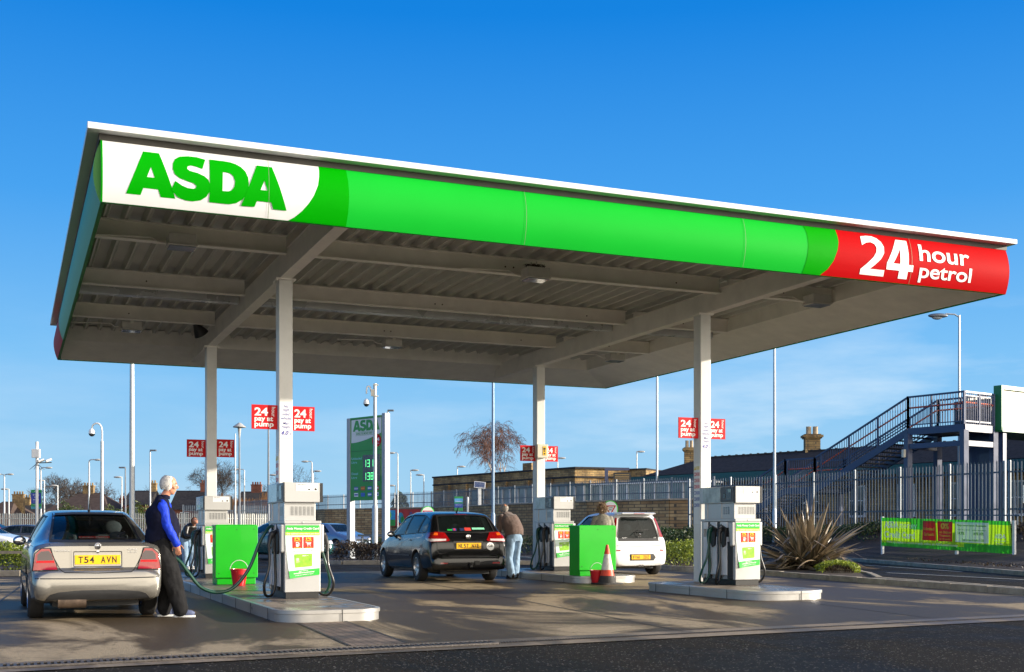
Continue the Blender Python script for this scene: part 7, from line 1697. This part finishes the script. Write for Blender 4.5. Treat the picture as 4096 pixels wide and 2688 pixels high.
lamp(207, 1072, 6, 'arm', 'lamp post with curved arm left of the domed camera pole', 4.5, arm=12)
lamp(95, 1090, 6, 'arm', 'lamp post with curved arm right of the parking sign', 4, arm=10)
lamp(10, 1103, 6, 'double', 'twin headed lamp post at the left edge', 4, arm=8)
lamp(20.5, 1136, 5.5, 'post', 'lower lamp post beside the twin headed one', 3.5, side=-1)
lamp(103, 1116, 6, 'post', 'lamp post with head to the left just behind the parking sign', 3.5, side=-1)
lamp(134, 1128, 6, 'post', 'short lamp post before the big rounded bare tree', 3.5, side=-1)
lamp(283, 1108, 6, 'post', 'lamp post left of the thick column with pale head', 3.2, side=-1)
lamp(291.5, 1088, 6, 'flat', 'lamp post with dark head close beside the thick column', 4, side=-1, mat=M_poled)
lamp(568, 1094, 6, 'arm', 'lamp post with hooked arm right of the dish topped lamp', 3.4, side=-1, arm=9)
lamp(625, 1103, 6, 'post', 'small lamp head showing right of the dark post', 3)
lamp(725, 1076, 6, 'arm', 'lamp post with hooked arm right of the height notice column', 4, side=-1, arm=8)
lamp(728, 1094, 6, 'post', 'lower lamp post with head to the right beside the hooked one', 3, side=1)
lamp(901, 955, 6, 'flat', 'flat headed lamp post rising behind the price sign', 5, mat=M_pole)
lamp(924.5, 1056, 6.5, 'arm', 'thin lamp post with hooked arm right of the price sign', 3.2, side=-1, arm=6)
lamp(954.5, 1092, 7, 'post', 'lamp post above the wall fence midway to the brick building', 3, zbase=0)
lamp(985, 1103, 7, 'post', 'lamp post just left of the brick building', 3, side=-1)
lamp(919, 1128, 7, 'post', 'smallest lamp post low behind the wall fence', 2.5, side=-1, mat=M_poled)
lamp(1063, 1084, 10, 'post', 'lamp post standing over the brick building roof left of the birch', 3)
lamp(1296, 1064, 10, 'post', 'lamp post right of the intercom column above the parapet', 3.2)
lamp(1480, 1049, 10, 'post', 'lamp post above the slate roof end', 3.4)
lamp(1146, 640, 0, 'none', 'blue grey lighting column rising behind the canopy by the black estate', 6.5, d=70, mat=pm('pole_blue', (.16, .24, .34), .4, metal=.3), collar=2.0)
lamp(1527, 640, 0, 'none', 'tall thin lighting column between the two right columns', 4.8, d=95, mat=M_pole, zbase=2.9)
lamp(1800, 600, 0, 'none', 'tall column with an orange band before the palisade fence', 6.2, d=50, mat=pm('pole_pale_blue', (.36, .42, .48), .38, metal=.4), collar=1.9)
t2 = lamp(2229.5, 733, 0, 'none', 'tall street light with its lamp reaching left over the footbridge', 6.2, d=64, mat=M_pole, zbase=1.16)
h_ = CAMH + (1229 - 733) * 64 / 2741 - 1.16
mb = MB(); mb.tube([(0, 0, h_ - .1), (-.25, 0, h_ + .05), (-.75, 0, h_ + .08)], .04, 8); mb.build('arm', M_pole, t2); mb = MB(); mb.ell((-1.15, 0, h_ - .02), (.55, .2, .13), 18, 10); hd = mb.build('lamp_head', M_poled, t2, smooth=60); mb = MB(); mb.ell((-1.2, 0, h_ - .10), (.3, .14, .14), 16, 8); mb.build('lamp_glass', M_lens, hd, smooth=60)
def dome_camera(mb, c, r_): mb.lathe([(.02, c[2] + r_ * 1.7), (r_ * .8, c[2] + r_ * 1.2), (r_, c[2] + r_ * .4), (r_, c[2]), (r_ * 1.12, c[2] - .01)], (c[0], c[1], 0), n=18)
def cctv(px, top, d, label, wpx, base=None, box=False):
    r_ = (px - 1190) * d / 2741; q = cf(r_, d); h_ = CAMH + (1229 - top) * d / 2741; t = thing('camera_pole', label, 'camera pole', (q.x, q.y, 0), R(-23), 'camera poles'); w_ = wpx * d / 2741 / 2
    mb = MB(); zt = h_ if box else h_ - .75; mb.tube([(0, 0, 0), (0, 0, zt * .5), (0, 0, zt)], [w_ * 1.05, w_, w_ * .92], 14)
    if base: mb.tube([(0, 0, 0), (0, 0, base), (0, 0, base + .08)], [w_ * 1.55, w_ * 1.55, w_], 14)
    mb.build('pole', M_pole, t, smooth=50)
    if box:
        a = -.20; mb = MB(); mb.box(-.13, -.02, -.06, .06, h_ - .42, h_ - .20); mb.box(-.05, .10, -.07, .07, h_ - .44, h_ - .40); mb.box(-.05, .10, -.07, .07, h_ - .06, h_ - .02); mb.build('bracket_box', M_cream, t)
        mb = MB(); mb.tube(smooth_path([Vector(p) for p in ((-.12, 0, h_ - .28), (-.18, 0, h_ - .10), (-.27, 0, h_ - .12), (-.29, 0, h_ - .34))], 5), .028, 8); dome_camera(mb, (-.29, 0, h_ - .68), .105); cp = mb.build('dome_housing', M_wfr, t, smooth=50); mb = MB(); mb.ell((-.29, 0, h_ - .69), (.09, .09, .09), 16, 10); mb.build('dome_glass', M_dkp, cp, smooth=60)
    else:
        mb = MB(); mb.tube(smooth_path([Vector(p) for p in ((0, 0, h_ - .8), (0, 0, h_ - .3), (-.08, 0, h_ - .06), (-.24, 0, h_), (-.38, 0, h_ - .08), (-.42, 0, h_ - .25))], 6), .035, 8); dome_camera(mb, (-.42, 0, h_ - .42), .13); cp = mb.build('swan_neck', M_wfr, t, smooth=50); mb = MB(); mb.ell((-.42, 0, h_ - .43), (.125, .125, .12), 16, 10); mb.build('dome_glass', M_dkp, cp, smooth=60)
cctv(237, 984, 49, 'domed camera on a swan neck pole above the silver car', 7.5)
cctv(871.5, 892, 40, 'domed camera on a galvanised pole in front of the price sign', 9, base=1.86, box=True)
# parking mast with cabinet, twin cameras and spikes
d = 41.0; q = cf((86 - 1190) * d / 2741, d); h_ = CAMH + 202 * d / 2741; t = thing('camera_mast', 'white mast with a cabinet, two bullet cameras and a spiked collar', 'camera mast', (q.x, q.y, 0), R(-23))
mb = MB(); mb.tube([(0, 0, 0), (0, 0, h_)], .05, 12); mb.build('pole', M_wfr, t, smooth=50)
mb = MB(); mb.box(-.13, .14, -.16, -.03, h_ - .56, h_ - .26); mb.build('cabinet', M_wfr, t, bevel=.01)
for x, s_ in ((.10, 0), (.36, .02)):
    mb = MB(); mb.tube([(x, -.12, h_ - .70 + s_), (x + .16, -.03, h_ - .62 + s_)], .048, 12); cp = mb.build('bullet_camera', M_wfr, t, smooth=50); mb = MB(); mb.tube([(x - .012, -.128, h_ - .706 + s_), (x + .005, -.118, h_ - .698 + s_)], .042, 12); mb.build('lens', M_blk, cp)
mb = MB(); mb.bar((0, -.06, h_ - .74), (.52, -.04, h_ - .72), .04, .03); mb.build('crossarm', M_blk, t)
mb = MB()
for i in range(8): a = 6.283 * i / 8; mb.tube([(.03 * math.cos(a), .03 * math.sin(a), h_ - .78), (.26 * math.cos(a), .26 * math.sin(a), h_ - .97)], [.014, .004], 5)
mb.build('spiked_collar', M_galv, t, fix=False)

# ================================================================== PEOPLE
M_skin = pm('skin', srgb('C08468'), .5, var=.12, vs=14, spec=.4)
def oval(mb, secs, n=20, sub=4):
    """closed oval tube: secs = (centre, half width across, half depth); width axis stays near +x of the person"""
    C = [Vector(s_[0]) for s_ in secs]; path = smooth_path(C, sub); m_ = len(path); k = len(mb.v)
    def rad(i, j):
        t_ = i / sub; a = min(int(t_), len(secs) - 2); f = t_ - a; f = f * f * (3 - 2 * f); return secs[a][j] * (1 - f) + secs[a + 1][j] * f
    for i, p in enumerate(path):
        d = (path[min(i + 1, m_ - 1)] - path[max(i - 1, 0)]).normalized(); ax = Vector((1, 0, 0)); ax = (ax - d * ax.dot(d)).normalized(); ay = d.cross(ax)
        for j in range(n): a = 6.28319 * j / n; mb.v.append(tuple(p + ax * math.cos(a) * rad(i, 1) + ay * math.sin(a) * rad(i, 2)))
    for i in range(m_ - 1):
        for j in range(n): a0 = k + i * n + j; a1 = k + i * n + (j + 1) % n; mb.f.append((a0, a1, a1 + n, a0 + n)); mb.m.append(0)
    mb.f.append(tuple(k + j for j in range(n))[::-1]); mb.m.append(0); e = k + (m_ - 1) * n; mb.f.append(tuple(e + j for j in range(n))); mb.m.append(0)
def limb(mb, pts, rs):
    P = [Vector(p) for p in pts]; path = smooth_path(P, 4); R_ = []
    for i in range(len(path)):
        t_ = i / 4; a = min(int(t_), len(rs) - 2); f = t_ - a; R_.append(rs[a] * (1 - f) + rs[a + 1] * f)
    mb.tube(path, R_, 14); mb.ell(P[0], rs[0], 12, 8); mb.ell(P[-1], rs[-1], 12, 8)
def hand(mb, w, d, pn, s_=1.0, curl=.5):
    """palm, four unequal curled fingers and a side thumb; w wrist, d pointing direction, pn palm normal"""
    w, d, pn = Vector(w), Vector(d).normalized(), Vector(pn).normalized(); a = d.cross(pn).normalized()
    M = Matrix((a, d, pn)).transposed().to_4x4(); pc = w + d * .05 * s_
    mb.ell(pc, (.040 * s_, .052 * s_, .017 * s_), 14, 10, M=M); mb.tube([w - d * .03, w, pc], [.028 * s_, .024 * s_, .022 * s_], 10)
    for i, (o_, L_) in enumerate(((-.031, .066), (-.011, .076), (.010, .072), (.030, .056))):
        b = w + d * .088 * s_ + a * o_ * s_; p = [b]; dd = d.copy(); q = b
        for k in range(3): dd = (Matrix.Rotation(curl * (.6 + .25 * k), 3, a) @ dd) if True else dd; q = q + dd * L_ * s_ / 3 * (1.15 - .15 * k); p.append(q)
        mb.tube(p, [.0095 * s_, .009 * s_, .0083 * s_, .007 * s_], 8); mb.ell(p[-1], .007 * s_, 8, 6)
    b = w + d * .03 * s_ - a * .034 * s_; mb.tube([b, b + (d * .5 - a * .7 + pn * .3) * .034 * s_, b + (d * .9 - a * .75 + pn * .55) * .062 * s_], [.013 * s_, .011 * s_, .008 * s_], 8)
def head(mb, c, yaw=0.0, pitch=0.0, s_=1.0):
    M = Matrix.Translation(Vector(c)) @ Matrix.Rotation(yaw, 4, 'Z') @ Matrix.Rotation(-pitch, 4, 'X'); t_ = MB()
    t_.ell((0, -.010, .025), (.074, .094, .098), 22, 16); t_.ell((0, .022, -.045), (.056, .066, .072), 18, 12); t_.ell((0, .045, -.092), (.030, .034, .024), 12, 8)
    t_.ell((0, .098, -.012), (.013, .022, .022), 10, 8); t_.tube([(0, .082, .028), (0, .100, -.008)], [.009, .013], 8); t_.ell((0, .078, -.058), (.024, .014, .010), 12, 8); t_.ell((0, .075, .036), (.052, .020, .012), 12, 8)
    for s2 in (-1, 1): t_.ell((s2 * .076, -.006, -.008), (.010, .020, .032), 10, 8); t_.ell((s2 * .042, .058, -.022), (.024, .022, .022), 10, 8)
    mb.add([M @ Vector(v) for v in t_.v], t_.f); return M
def eyes(M, parent):
    for s2 in (-1, 1):
        e = MB(); e.ell((0, 0, 0), .011, 10, 8); e.v = [tuple(M @ (Vector(v) + Vector((s2 * .030, .078, .010)))) for v in e.v]; o = e.build('eye', M_wt, parent, smooth=60)
        e = MB(); e.ell((0, .007, 0), (.006, .006, .006), 8, 6); e.v = [tuple(M @ (Vector(v) + Vector((s2 * .030, .078, .010)))) for v in e.v]; e.build('iris', M_ink2, o)
        e = MB(); e.tube([M @ Vector((s2 * .014, .090, .032)), M @ Vector((s2 * .032, .088, .037)), M @ Vector((s2 * .05, .074, .031))], .004, 6); e.build('eyebrow', pm('brow', (.2, .16, .12), .8), parent)
def fuse(mb, name, mat, parent, vox=.010, sm=6, wr_=0.0, ws=7.0, seed=0):
    o = mb.build(name, mat, parent, fix=False); m_ = o.modifiers.new('r', 'REMESH'); m_.mode = 'VOXEL'; m_.voxel_size = vox
    s_ = o.modifiers.new('s', 'SMOOTH'); s_.factor = .5; s_.iterations = sm; bake(o); me = o.data
    if wr_:
        for v in me.vertices:
            c = v.co; k = noise.noise(Vector((c.x * ws + seed, c.y * ws, c.z * ws * .6))) + .5 * noise.noise(Vector((c.x * ws * 2.3, c.y * ws * 2.3 + seed, c.z * ws * 1.8))); v.co = c + v.normal * k * wr_
    if not me.materials: me.materials.append(mat)
    me.shade_smooth(); return o
def shoe(mb, sole, a, yaw, L_=.28, w_=.095):
    M = Matrix.Translation(Vector(a)) @ Matrix.Rotation(yaw, 4, 'Z')
    mb.add([M @ Vector(v) for v in MB().ell((0, .03, .055), (w_ * .46, L_ * .46, .045), 16, 10).v], MB().ell((0, 0, 0), 1, 16, 10).f)
    mb.add([M @ Vector(v) for v in MB().ell((0, -.07, .08), (w_ * .42, .075, .06), 14, 10).v], MB().ell((0, 0, 0), 1, 14, 10).f)
    o_ = [(math.cos(t_) * w_ * .5 * (1 - .12 * math.cos(t_ - 1.57)), math.sin(t_) * L_ * .5 + .02) for t_ in [6.283 * i / 24 for i in range(24)]]; sole.prism(o_, 'z', .0, .028, M=M)
def person(label, r_, d_, face, J, cl, seed=0, fine=1, z=0.0):
    """J: joints in the person's frame (x right, y forwards, z up)"""
    q = cf(r_, d_, z); t = thing('person', label, 'person', (q.x, q.y, z), heading(*face))
    b = MB(); g = J.get
    oval(b, [(J['hip'], .155, .10), (J['waist'], .145, .105), (J['chest'], .165, .115), (J['sh'], .13, .08), (J['neck'], .055, .055)]); b.tube([J['neck'], Vector(J['head']) - Vector((0, .01, .06))], [.056, .05], 14)
    M = head(b, J['head'], J.get('hyaw', 0), J.get('hpitch', 0))
    for s_, k in ((-1, 'l'), (1, 'r')):
        limb(b, [J[k + 'sho'], J[k + 'elb'], J[k + 'wri']], [.052, .042, .028]); limb(b, [J[k + 'hipj'], J[k + 'kne'], J[k + 'ank']], [.085, .058, .040])
        hand(b, J[k + 'wri'], J[k + 'hd'], J[k + 'pn'], 1.0, J.get('curl', .5))
    body = fuse(b, 'body', M_skin, t, .0075 if fine else .010, 3)
    eyes(M, body)
    # trousers
    p = MB(); hp, wa = Vector(J['hip']), Vector(J['waist']); rl = cl.get('leg', (.105, .09, .085))
    oval(p, [(hp - Vector((0, 0, .10)), .165, .125), (hp, .18 * cl.get('hipw', 1), .14 * cl.get('hipw', 1)), (hp * .45 + wa * .55, .170 * cl.get('hipw', 1), .14 * cl.get('hipw', 1))])
    for k in 'lr': limb(p, [J[k + 'hipj'], J[k + 'kne'], Vector(J[k + 'ank']) + Vector((0, 0, .01))], rl)
    fuse(p, 'trousers', cl['tm'], t, .014, 4, .018, 7, seed)
    # upper garment
    u = MB(); bw = cl.get('bw', 1.0); bel = Vector((0, cl.get('belly', 0), 0))
    oval(u, [(wa * .2 + hp * .8, .178 * bw, .145 * bw), (wa * .6 + hp * .4, .182 * bw, .15 * bw), (wa + bel, .185 * bw, .155 * bw), (Vector(J['chest']) + bel * .3, .195 * bw, .145 * bw), (J['sh'], .165, .10), (Vector(J['neck']) - Vector((0, 0, .01)), .075, .072)])
    if not cl.get('vest'):
        for k in 'lr': limb(u, [J[k + 'sho'], J[k + 'elb'], J[k + 'wri']], [.078, .062, .046])
    else:
        for k in 'lr': u.ell(J[k + 'sho'], .07, 14, 10)
    fuse(u, cl['uname'], cl['um'], t, .013, 4, .016, 6, seed + 3)
    if cl.get('vest'):
        for k in 'lr': v = MB(); limb(v, [J[k + 'sho'], J[k + 'elb'], Vector(J[k + 'wri'])], [.074, .060, .045]); fuse(v, 'sleeve', cl['sm'], t, .012, 3, .017, 10, seed + 5)
    if cl.get('collar'):
        c = MB(); nk = Vector(J['neck']); c.lathe([(.075, -.03), (.078, .0), (.066, .028), (.060, .02), (.062, -.03)], tuple(nk), n=20, cap=False); c.build('collar', cl['collar'], t, smooth=60)
    so = MB(); sh = MB()
    for k in 'lr': a = J[k + 'ank']; shoe(sh, so, (a[0], a[1] + .03, 0 + J.get(k + 'fz', 0)), J.get(k + 'fy', 0))
    s1_ = MB(); s1_.v, s1_.f, s1_.m = sh.v, sh.f, [0] * len(sh.f); o = fuse(s1_, 'shoes', cl['shoe'], t, .010, 2); so.build('soles', cl['sole'], o)
    # hair
    hm = cl['hair']; h = MB(); rg = random.Random(seed)
    top = cl.get('bald', 0)
    for i in range(cl.get('nh', 1500)):
        a = rg.uniform(0, 6.283); zz = rg.uniform(-.55, 1); q_ = math.sqrt(1 - zz * zz) if abs(zz) < 1 else 0; dv = Vector((q_ * math.cos(a), q_ * math.sin(a), zz))
        if dv.y > .35 and dv.z < .62: continue
        if top and dv.z > .90 and dv.y > -.35: continue
        if top and dv.y > .30 and dv.z > .2: continue
        p0 = Vector((dv.x * .076, dv.y * .096 - .012, dv.z * .10 + .026)); ln = cl.get('hl', .03) * rg.uniform(.6, 1.4); jt = .15 + cl.get('fluff', 0); fl = Vector((dv.x * .35 + rg.gauss(0, jt), -.5 + dv.y * .3 + rg.gauss(0, jt), -.7 + rg.gauss(0, jt) + cl.get('fluff', 0))); fl = (fl - dv * fl.dot(dv) * (1 - cl.get('fluff', 0))).normalized()
        p1 = p0 + dv * .010 + fl * ln * .5; p2 = p1 + fl * ln * .6 - Vector((0, 0, ln * .2)); sd_ = fl.cross(dv).normalized() * .008
        h.add([M @ (p0 - sd_), M @ (p0 + sd_), M @ (p1 + sd_ * .9 + dv * .003), M @ (p1 - sd_ * .9 + dv * .003), M @ (p2 + dv * .002)], [(0, 1, 2, 3), (3, 2, 4)])
    # close cap under the strands
    vs = []; fs = []; cap = MB()
    for i in range(13):
        ph = math.pi * .62 * i / 12
        for j in range(24):
            a = 6.283 * j / 24; dv = Vector((math.sin(ph) * math.cos(a), math.sin(ph) * math.sin(a), math.cos(ph))); vs.append(M @ Vector((dv.x * .0785, dv.y * .099 - .012, dv.z * .102 + .027)))
    for i in range(12):
        for j in range(24):
            a = 6.283 * (j + .5) / 24; y_ = math.sin(a) * math.sin(math.pi * .62 * (i + .5) / 12); z_ = math.cos(math.pi * .62 * (i + .5) / 12)
            if (y_ > .35 and z_ < .62) or (top and (z_ > .86 and y_ > -.35)) or (top and y_ > .30 and z_ > .2): continue
            fs.append((i * 24 + j, i * 24 + (j + 1) % 24, (i + 1) * 24 + (j + 1) % 24, (i + 1) * 24 + j))
    h.add(vs, fs); h.build('hair', hm, t, fix=False)
    return t
M_navy = pm('navy_fleece', (.007, .008, .022), .95, var=.35, vs=20, spec=.15); M_blue = pm('blue_nylon', srgb('0C34B8'), .62, var=.3, vs=9, bump=.5, bs=22, spec=.3); M_btr = pm('black_trousers', (.010, .010, .011), .85, var=.4, vs=10, bump=.4, bs=18, spec=.2)
M_shoeb = pm('grey_blue_shoe', srgb('5A6484'), .7, var=.2, vs=20); M_sole = pm('white_sole', (.7, .7, .68), .6)
M_hairg = pm('hair_silver', (.60, .58, .54), .6, var=.3, vs=40); M_hairr = pm('hair_ginger', (.22, .10, .04), .6, var=.3, vs=40); M_hairb = pm('hair_brown', (.26, .17, .10), .6, var=.5, vs=40); M_haird = pm('hair_dark_grey', (.30, .27, .24), .6, var=.4, vs=40)
M_brn = pm('brown_jumper', (.115, .075, .062), .95, var=.2, vs=30, bump=.4, bs=120, sheen=.2); M_jean = pm('pale_jeans', (.20, .30, .42), .85, var=.3, vs=7, bump=.2, bs=60); M_lea = pm('black_leather', (.014, .013, .013), .38, var=.25, vs=10, bump=.2, bs=20)
M_dsh = pm('dark_shoe', (.02, .015, .012), .5); M_tw = pm('tweed', (.24, .225, .18), .95, var=.6, vs=60, bump=.3, bs=90); M_scarf = pm('spotted_scarf', (.12, .11, .10), .8, var=.9, vs=120)
person('elderly man in navy body warmer and blue sleeves leaning back on the silver car', -4.31, 15.25, (.985, .17),
  dict(hip=(0, -.215, .95), waist=(0, -.235, 1.12), chest=(0, -.24, 1.32), sh=(0, -.215, 1.475), neck=(0, -.185, 1.55), head=(0, -.115, 1.70), hyaw=R(10), hpitch=R(8),
       rsho=(.18, -.19, 1.44), relb=(.235, -.11, 1.17), rwri=(.20, .0, .945), rhd=(-.05, .12, -1), rpn=(-1, .1, 0), lsho=(-.18, -.19, 1.44), lelb=(-.25, -.16, 1.17), lwri=(-.24, -.05, .95), lhd=(0, .15, -1), lpn=(1, 0, 0), curl=.35,
       rhipj=(.09, -.20, .90), rkne=(.105, -.07, .49), rank=(.09, .03, .09), lhipj=(-.09, -.20, .90), lkne=(-.10, -.15, .49), lank=(-.10, -.19, .09), rfy=R(-6), lfy=R(8)),
  dict(tm=M_btr, um=M_navy, uname='body_warmer', vest=True, sm=M_blue, collar=M_navy, shoe=M_shoeb, sole=M_sole, hair=M_hairg, bald=1, hl=.04, bw=1.36, belly=.045, hipw=1.30, leg=(.150, .118, .100)), seed=1)
person('ginger haired man in a black leather jacket and jeans bending by the far left pump', -9.12, 33.3, (.75, -.66),
  dict(hip=(0, -.16, .88), waist=(0, -.10, 1.0), chest=(0, .06, 1.15), sh=(0, .15, 1.22), neck=(0, .20, 1.26), head=(0, .29, 1.34), hyaw=0, hpitch=R(-38),
       rsho=(.18, .15, 1.18), relb=(.24, .22, .95), rwri=(.14, .40, .92), rhd=(-.2, 1, -.1), rpn=(-1, 0, 0), lsho=(-.18, .15, 1.18), lelb=(-.24, .20, .94), lwri=(-.12, .38, .90), lhd=(.2, 1, -.1), lpn=(1, 0, 0), curl=.7,
       rhipj=(.09, -.15, .84), rkne=(.11, -.02, .47), rank=(.10, -.02, .09), lhipj=(-.09, -.15, .84), lkne=(-.12, -.05, .47), lank=(-.12, -.12, .09)),
  dict(tm=M_jean, um=M_lea, uname='leather_jacket', collar=M_lea, shoe=M_sole, sole=M_sole, hair=M_hairr, hl=.03), seed=2, fine=0)
person('man in brown jumper and pale jeans stooping beside the black estate', .02, 27.0, (-.62, .78),
  dict(hip=(0, -.06, .95), waist=(0, -.03, 1.10), chest=(0, .09, 1.30), sh=(0, .21, 1.44), neck=(0, .27, 1.49), head=(0, .34, 1.60), hyaw=R(-8), hpitch=R(-40),
       rsho=(.19, .19, 1.40), relb=(.25, .22, 1.10), rwri=(.12, .40, .95), rhd=(-.3, 1, -.2), rpn=(-1, 0, 0), lsho=(-.19, .19, 1.40), lelb=(-.25, .20, 1.10), lwri=(-.12, .38, .94), lhd=(.3, 1, -.2), lpn=(1, 0, 0), curl=.6,
       rhipj=(.095, -.06, .90), rkne=(.10, .0, .49), rank=(.09, .02, .09), lhipj=(-.095, -.06, .90), lkne=(-.10, .02, .49), lank=(-.09, -.06, .09)),
  dict(tm=M_jean, um=M_brn, uname='jumper', shoe=M_dsh, sole=M_ink2, hair=M_haird, hl=.018, bald=1, bw=1.28, hipw=1.05, leg=(.11, .092, .088)), seed=3)
person('woman with windswept brown hair in a tweed coat beyond the right green cabinet', 2.12, 27.5, (-.1, 1),
  dict(hip=(0, 0, .93), waist=(0, .0, 1.08), chest=(0, .01, 1.28), sh=(0, .02, 1.41), neck=(0, .04, 1.47), head=(0, .07, 1.60), hyaw=R(-12), hpitch=R(-12),
       rsho=(.175, .02, 1.37), relb=(.24, .06, 1.12), rwri=(.16, .26, 1.0), rhd=(-.2, 1, 0), rpn=(-1, 0, 0), lsho=(-.175, .02, 1.37), lelb=(-.24, .06, 1.12), lwri=(-.18, .24, 1.0), lhd=(.2, 1, 0), lpn=(1, 0, 0),
       rhipj=(.09, 0, .88), rkne=(.09, .02, .48), rank=(.09, .0, .09), lhipj=(-.09, 0, .88), lkne=(-.09, .02, .48), lank=(-.09, .0, .09)),
  dict(tm=M_btr, um=M_tw, uname='tweed_coat', collar=M_scarf, shoe=M_dsh, sole=M_ink2, hair=M_hairb, hl=.085, nh=1500, fluff=.45, bw=1.02), seed=4, fine=0)
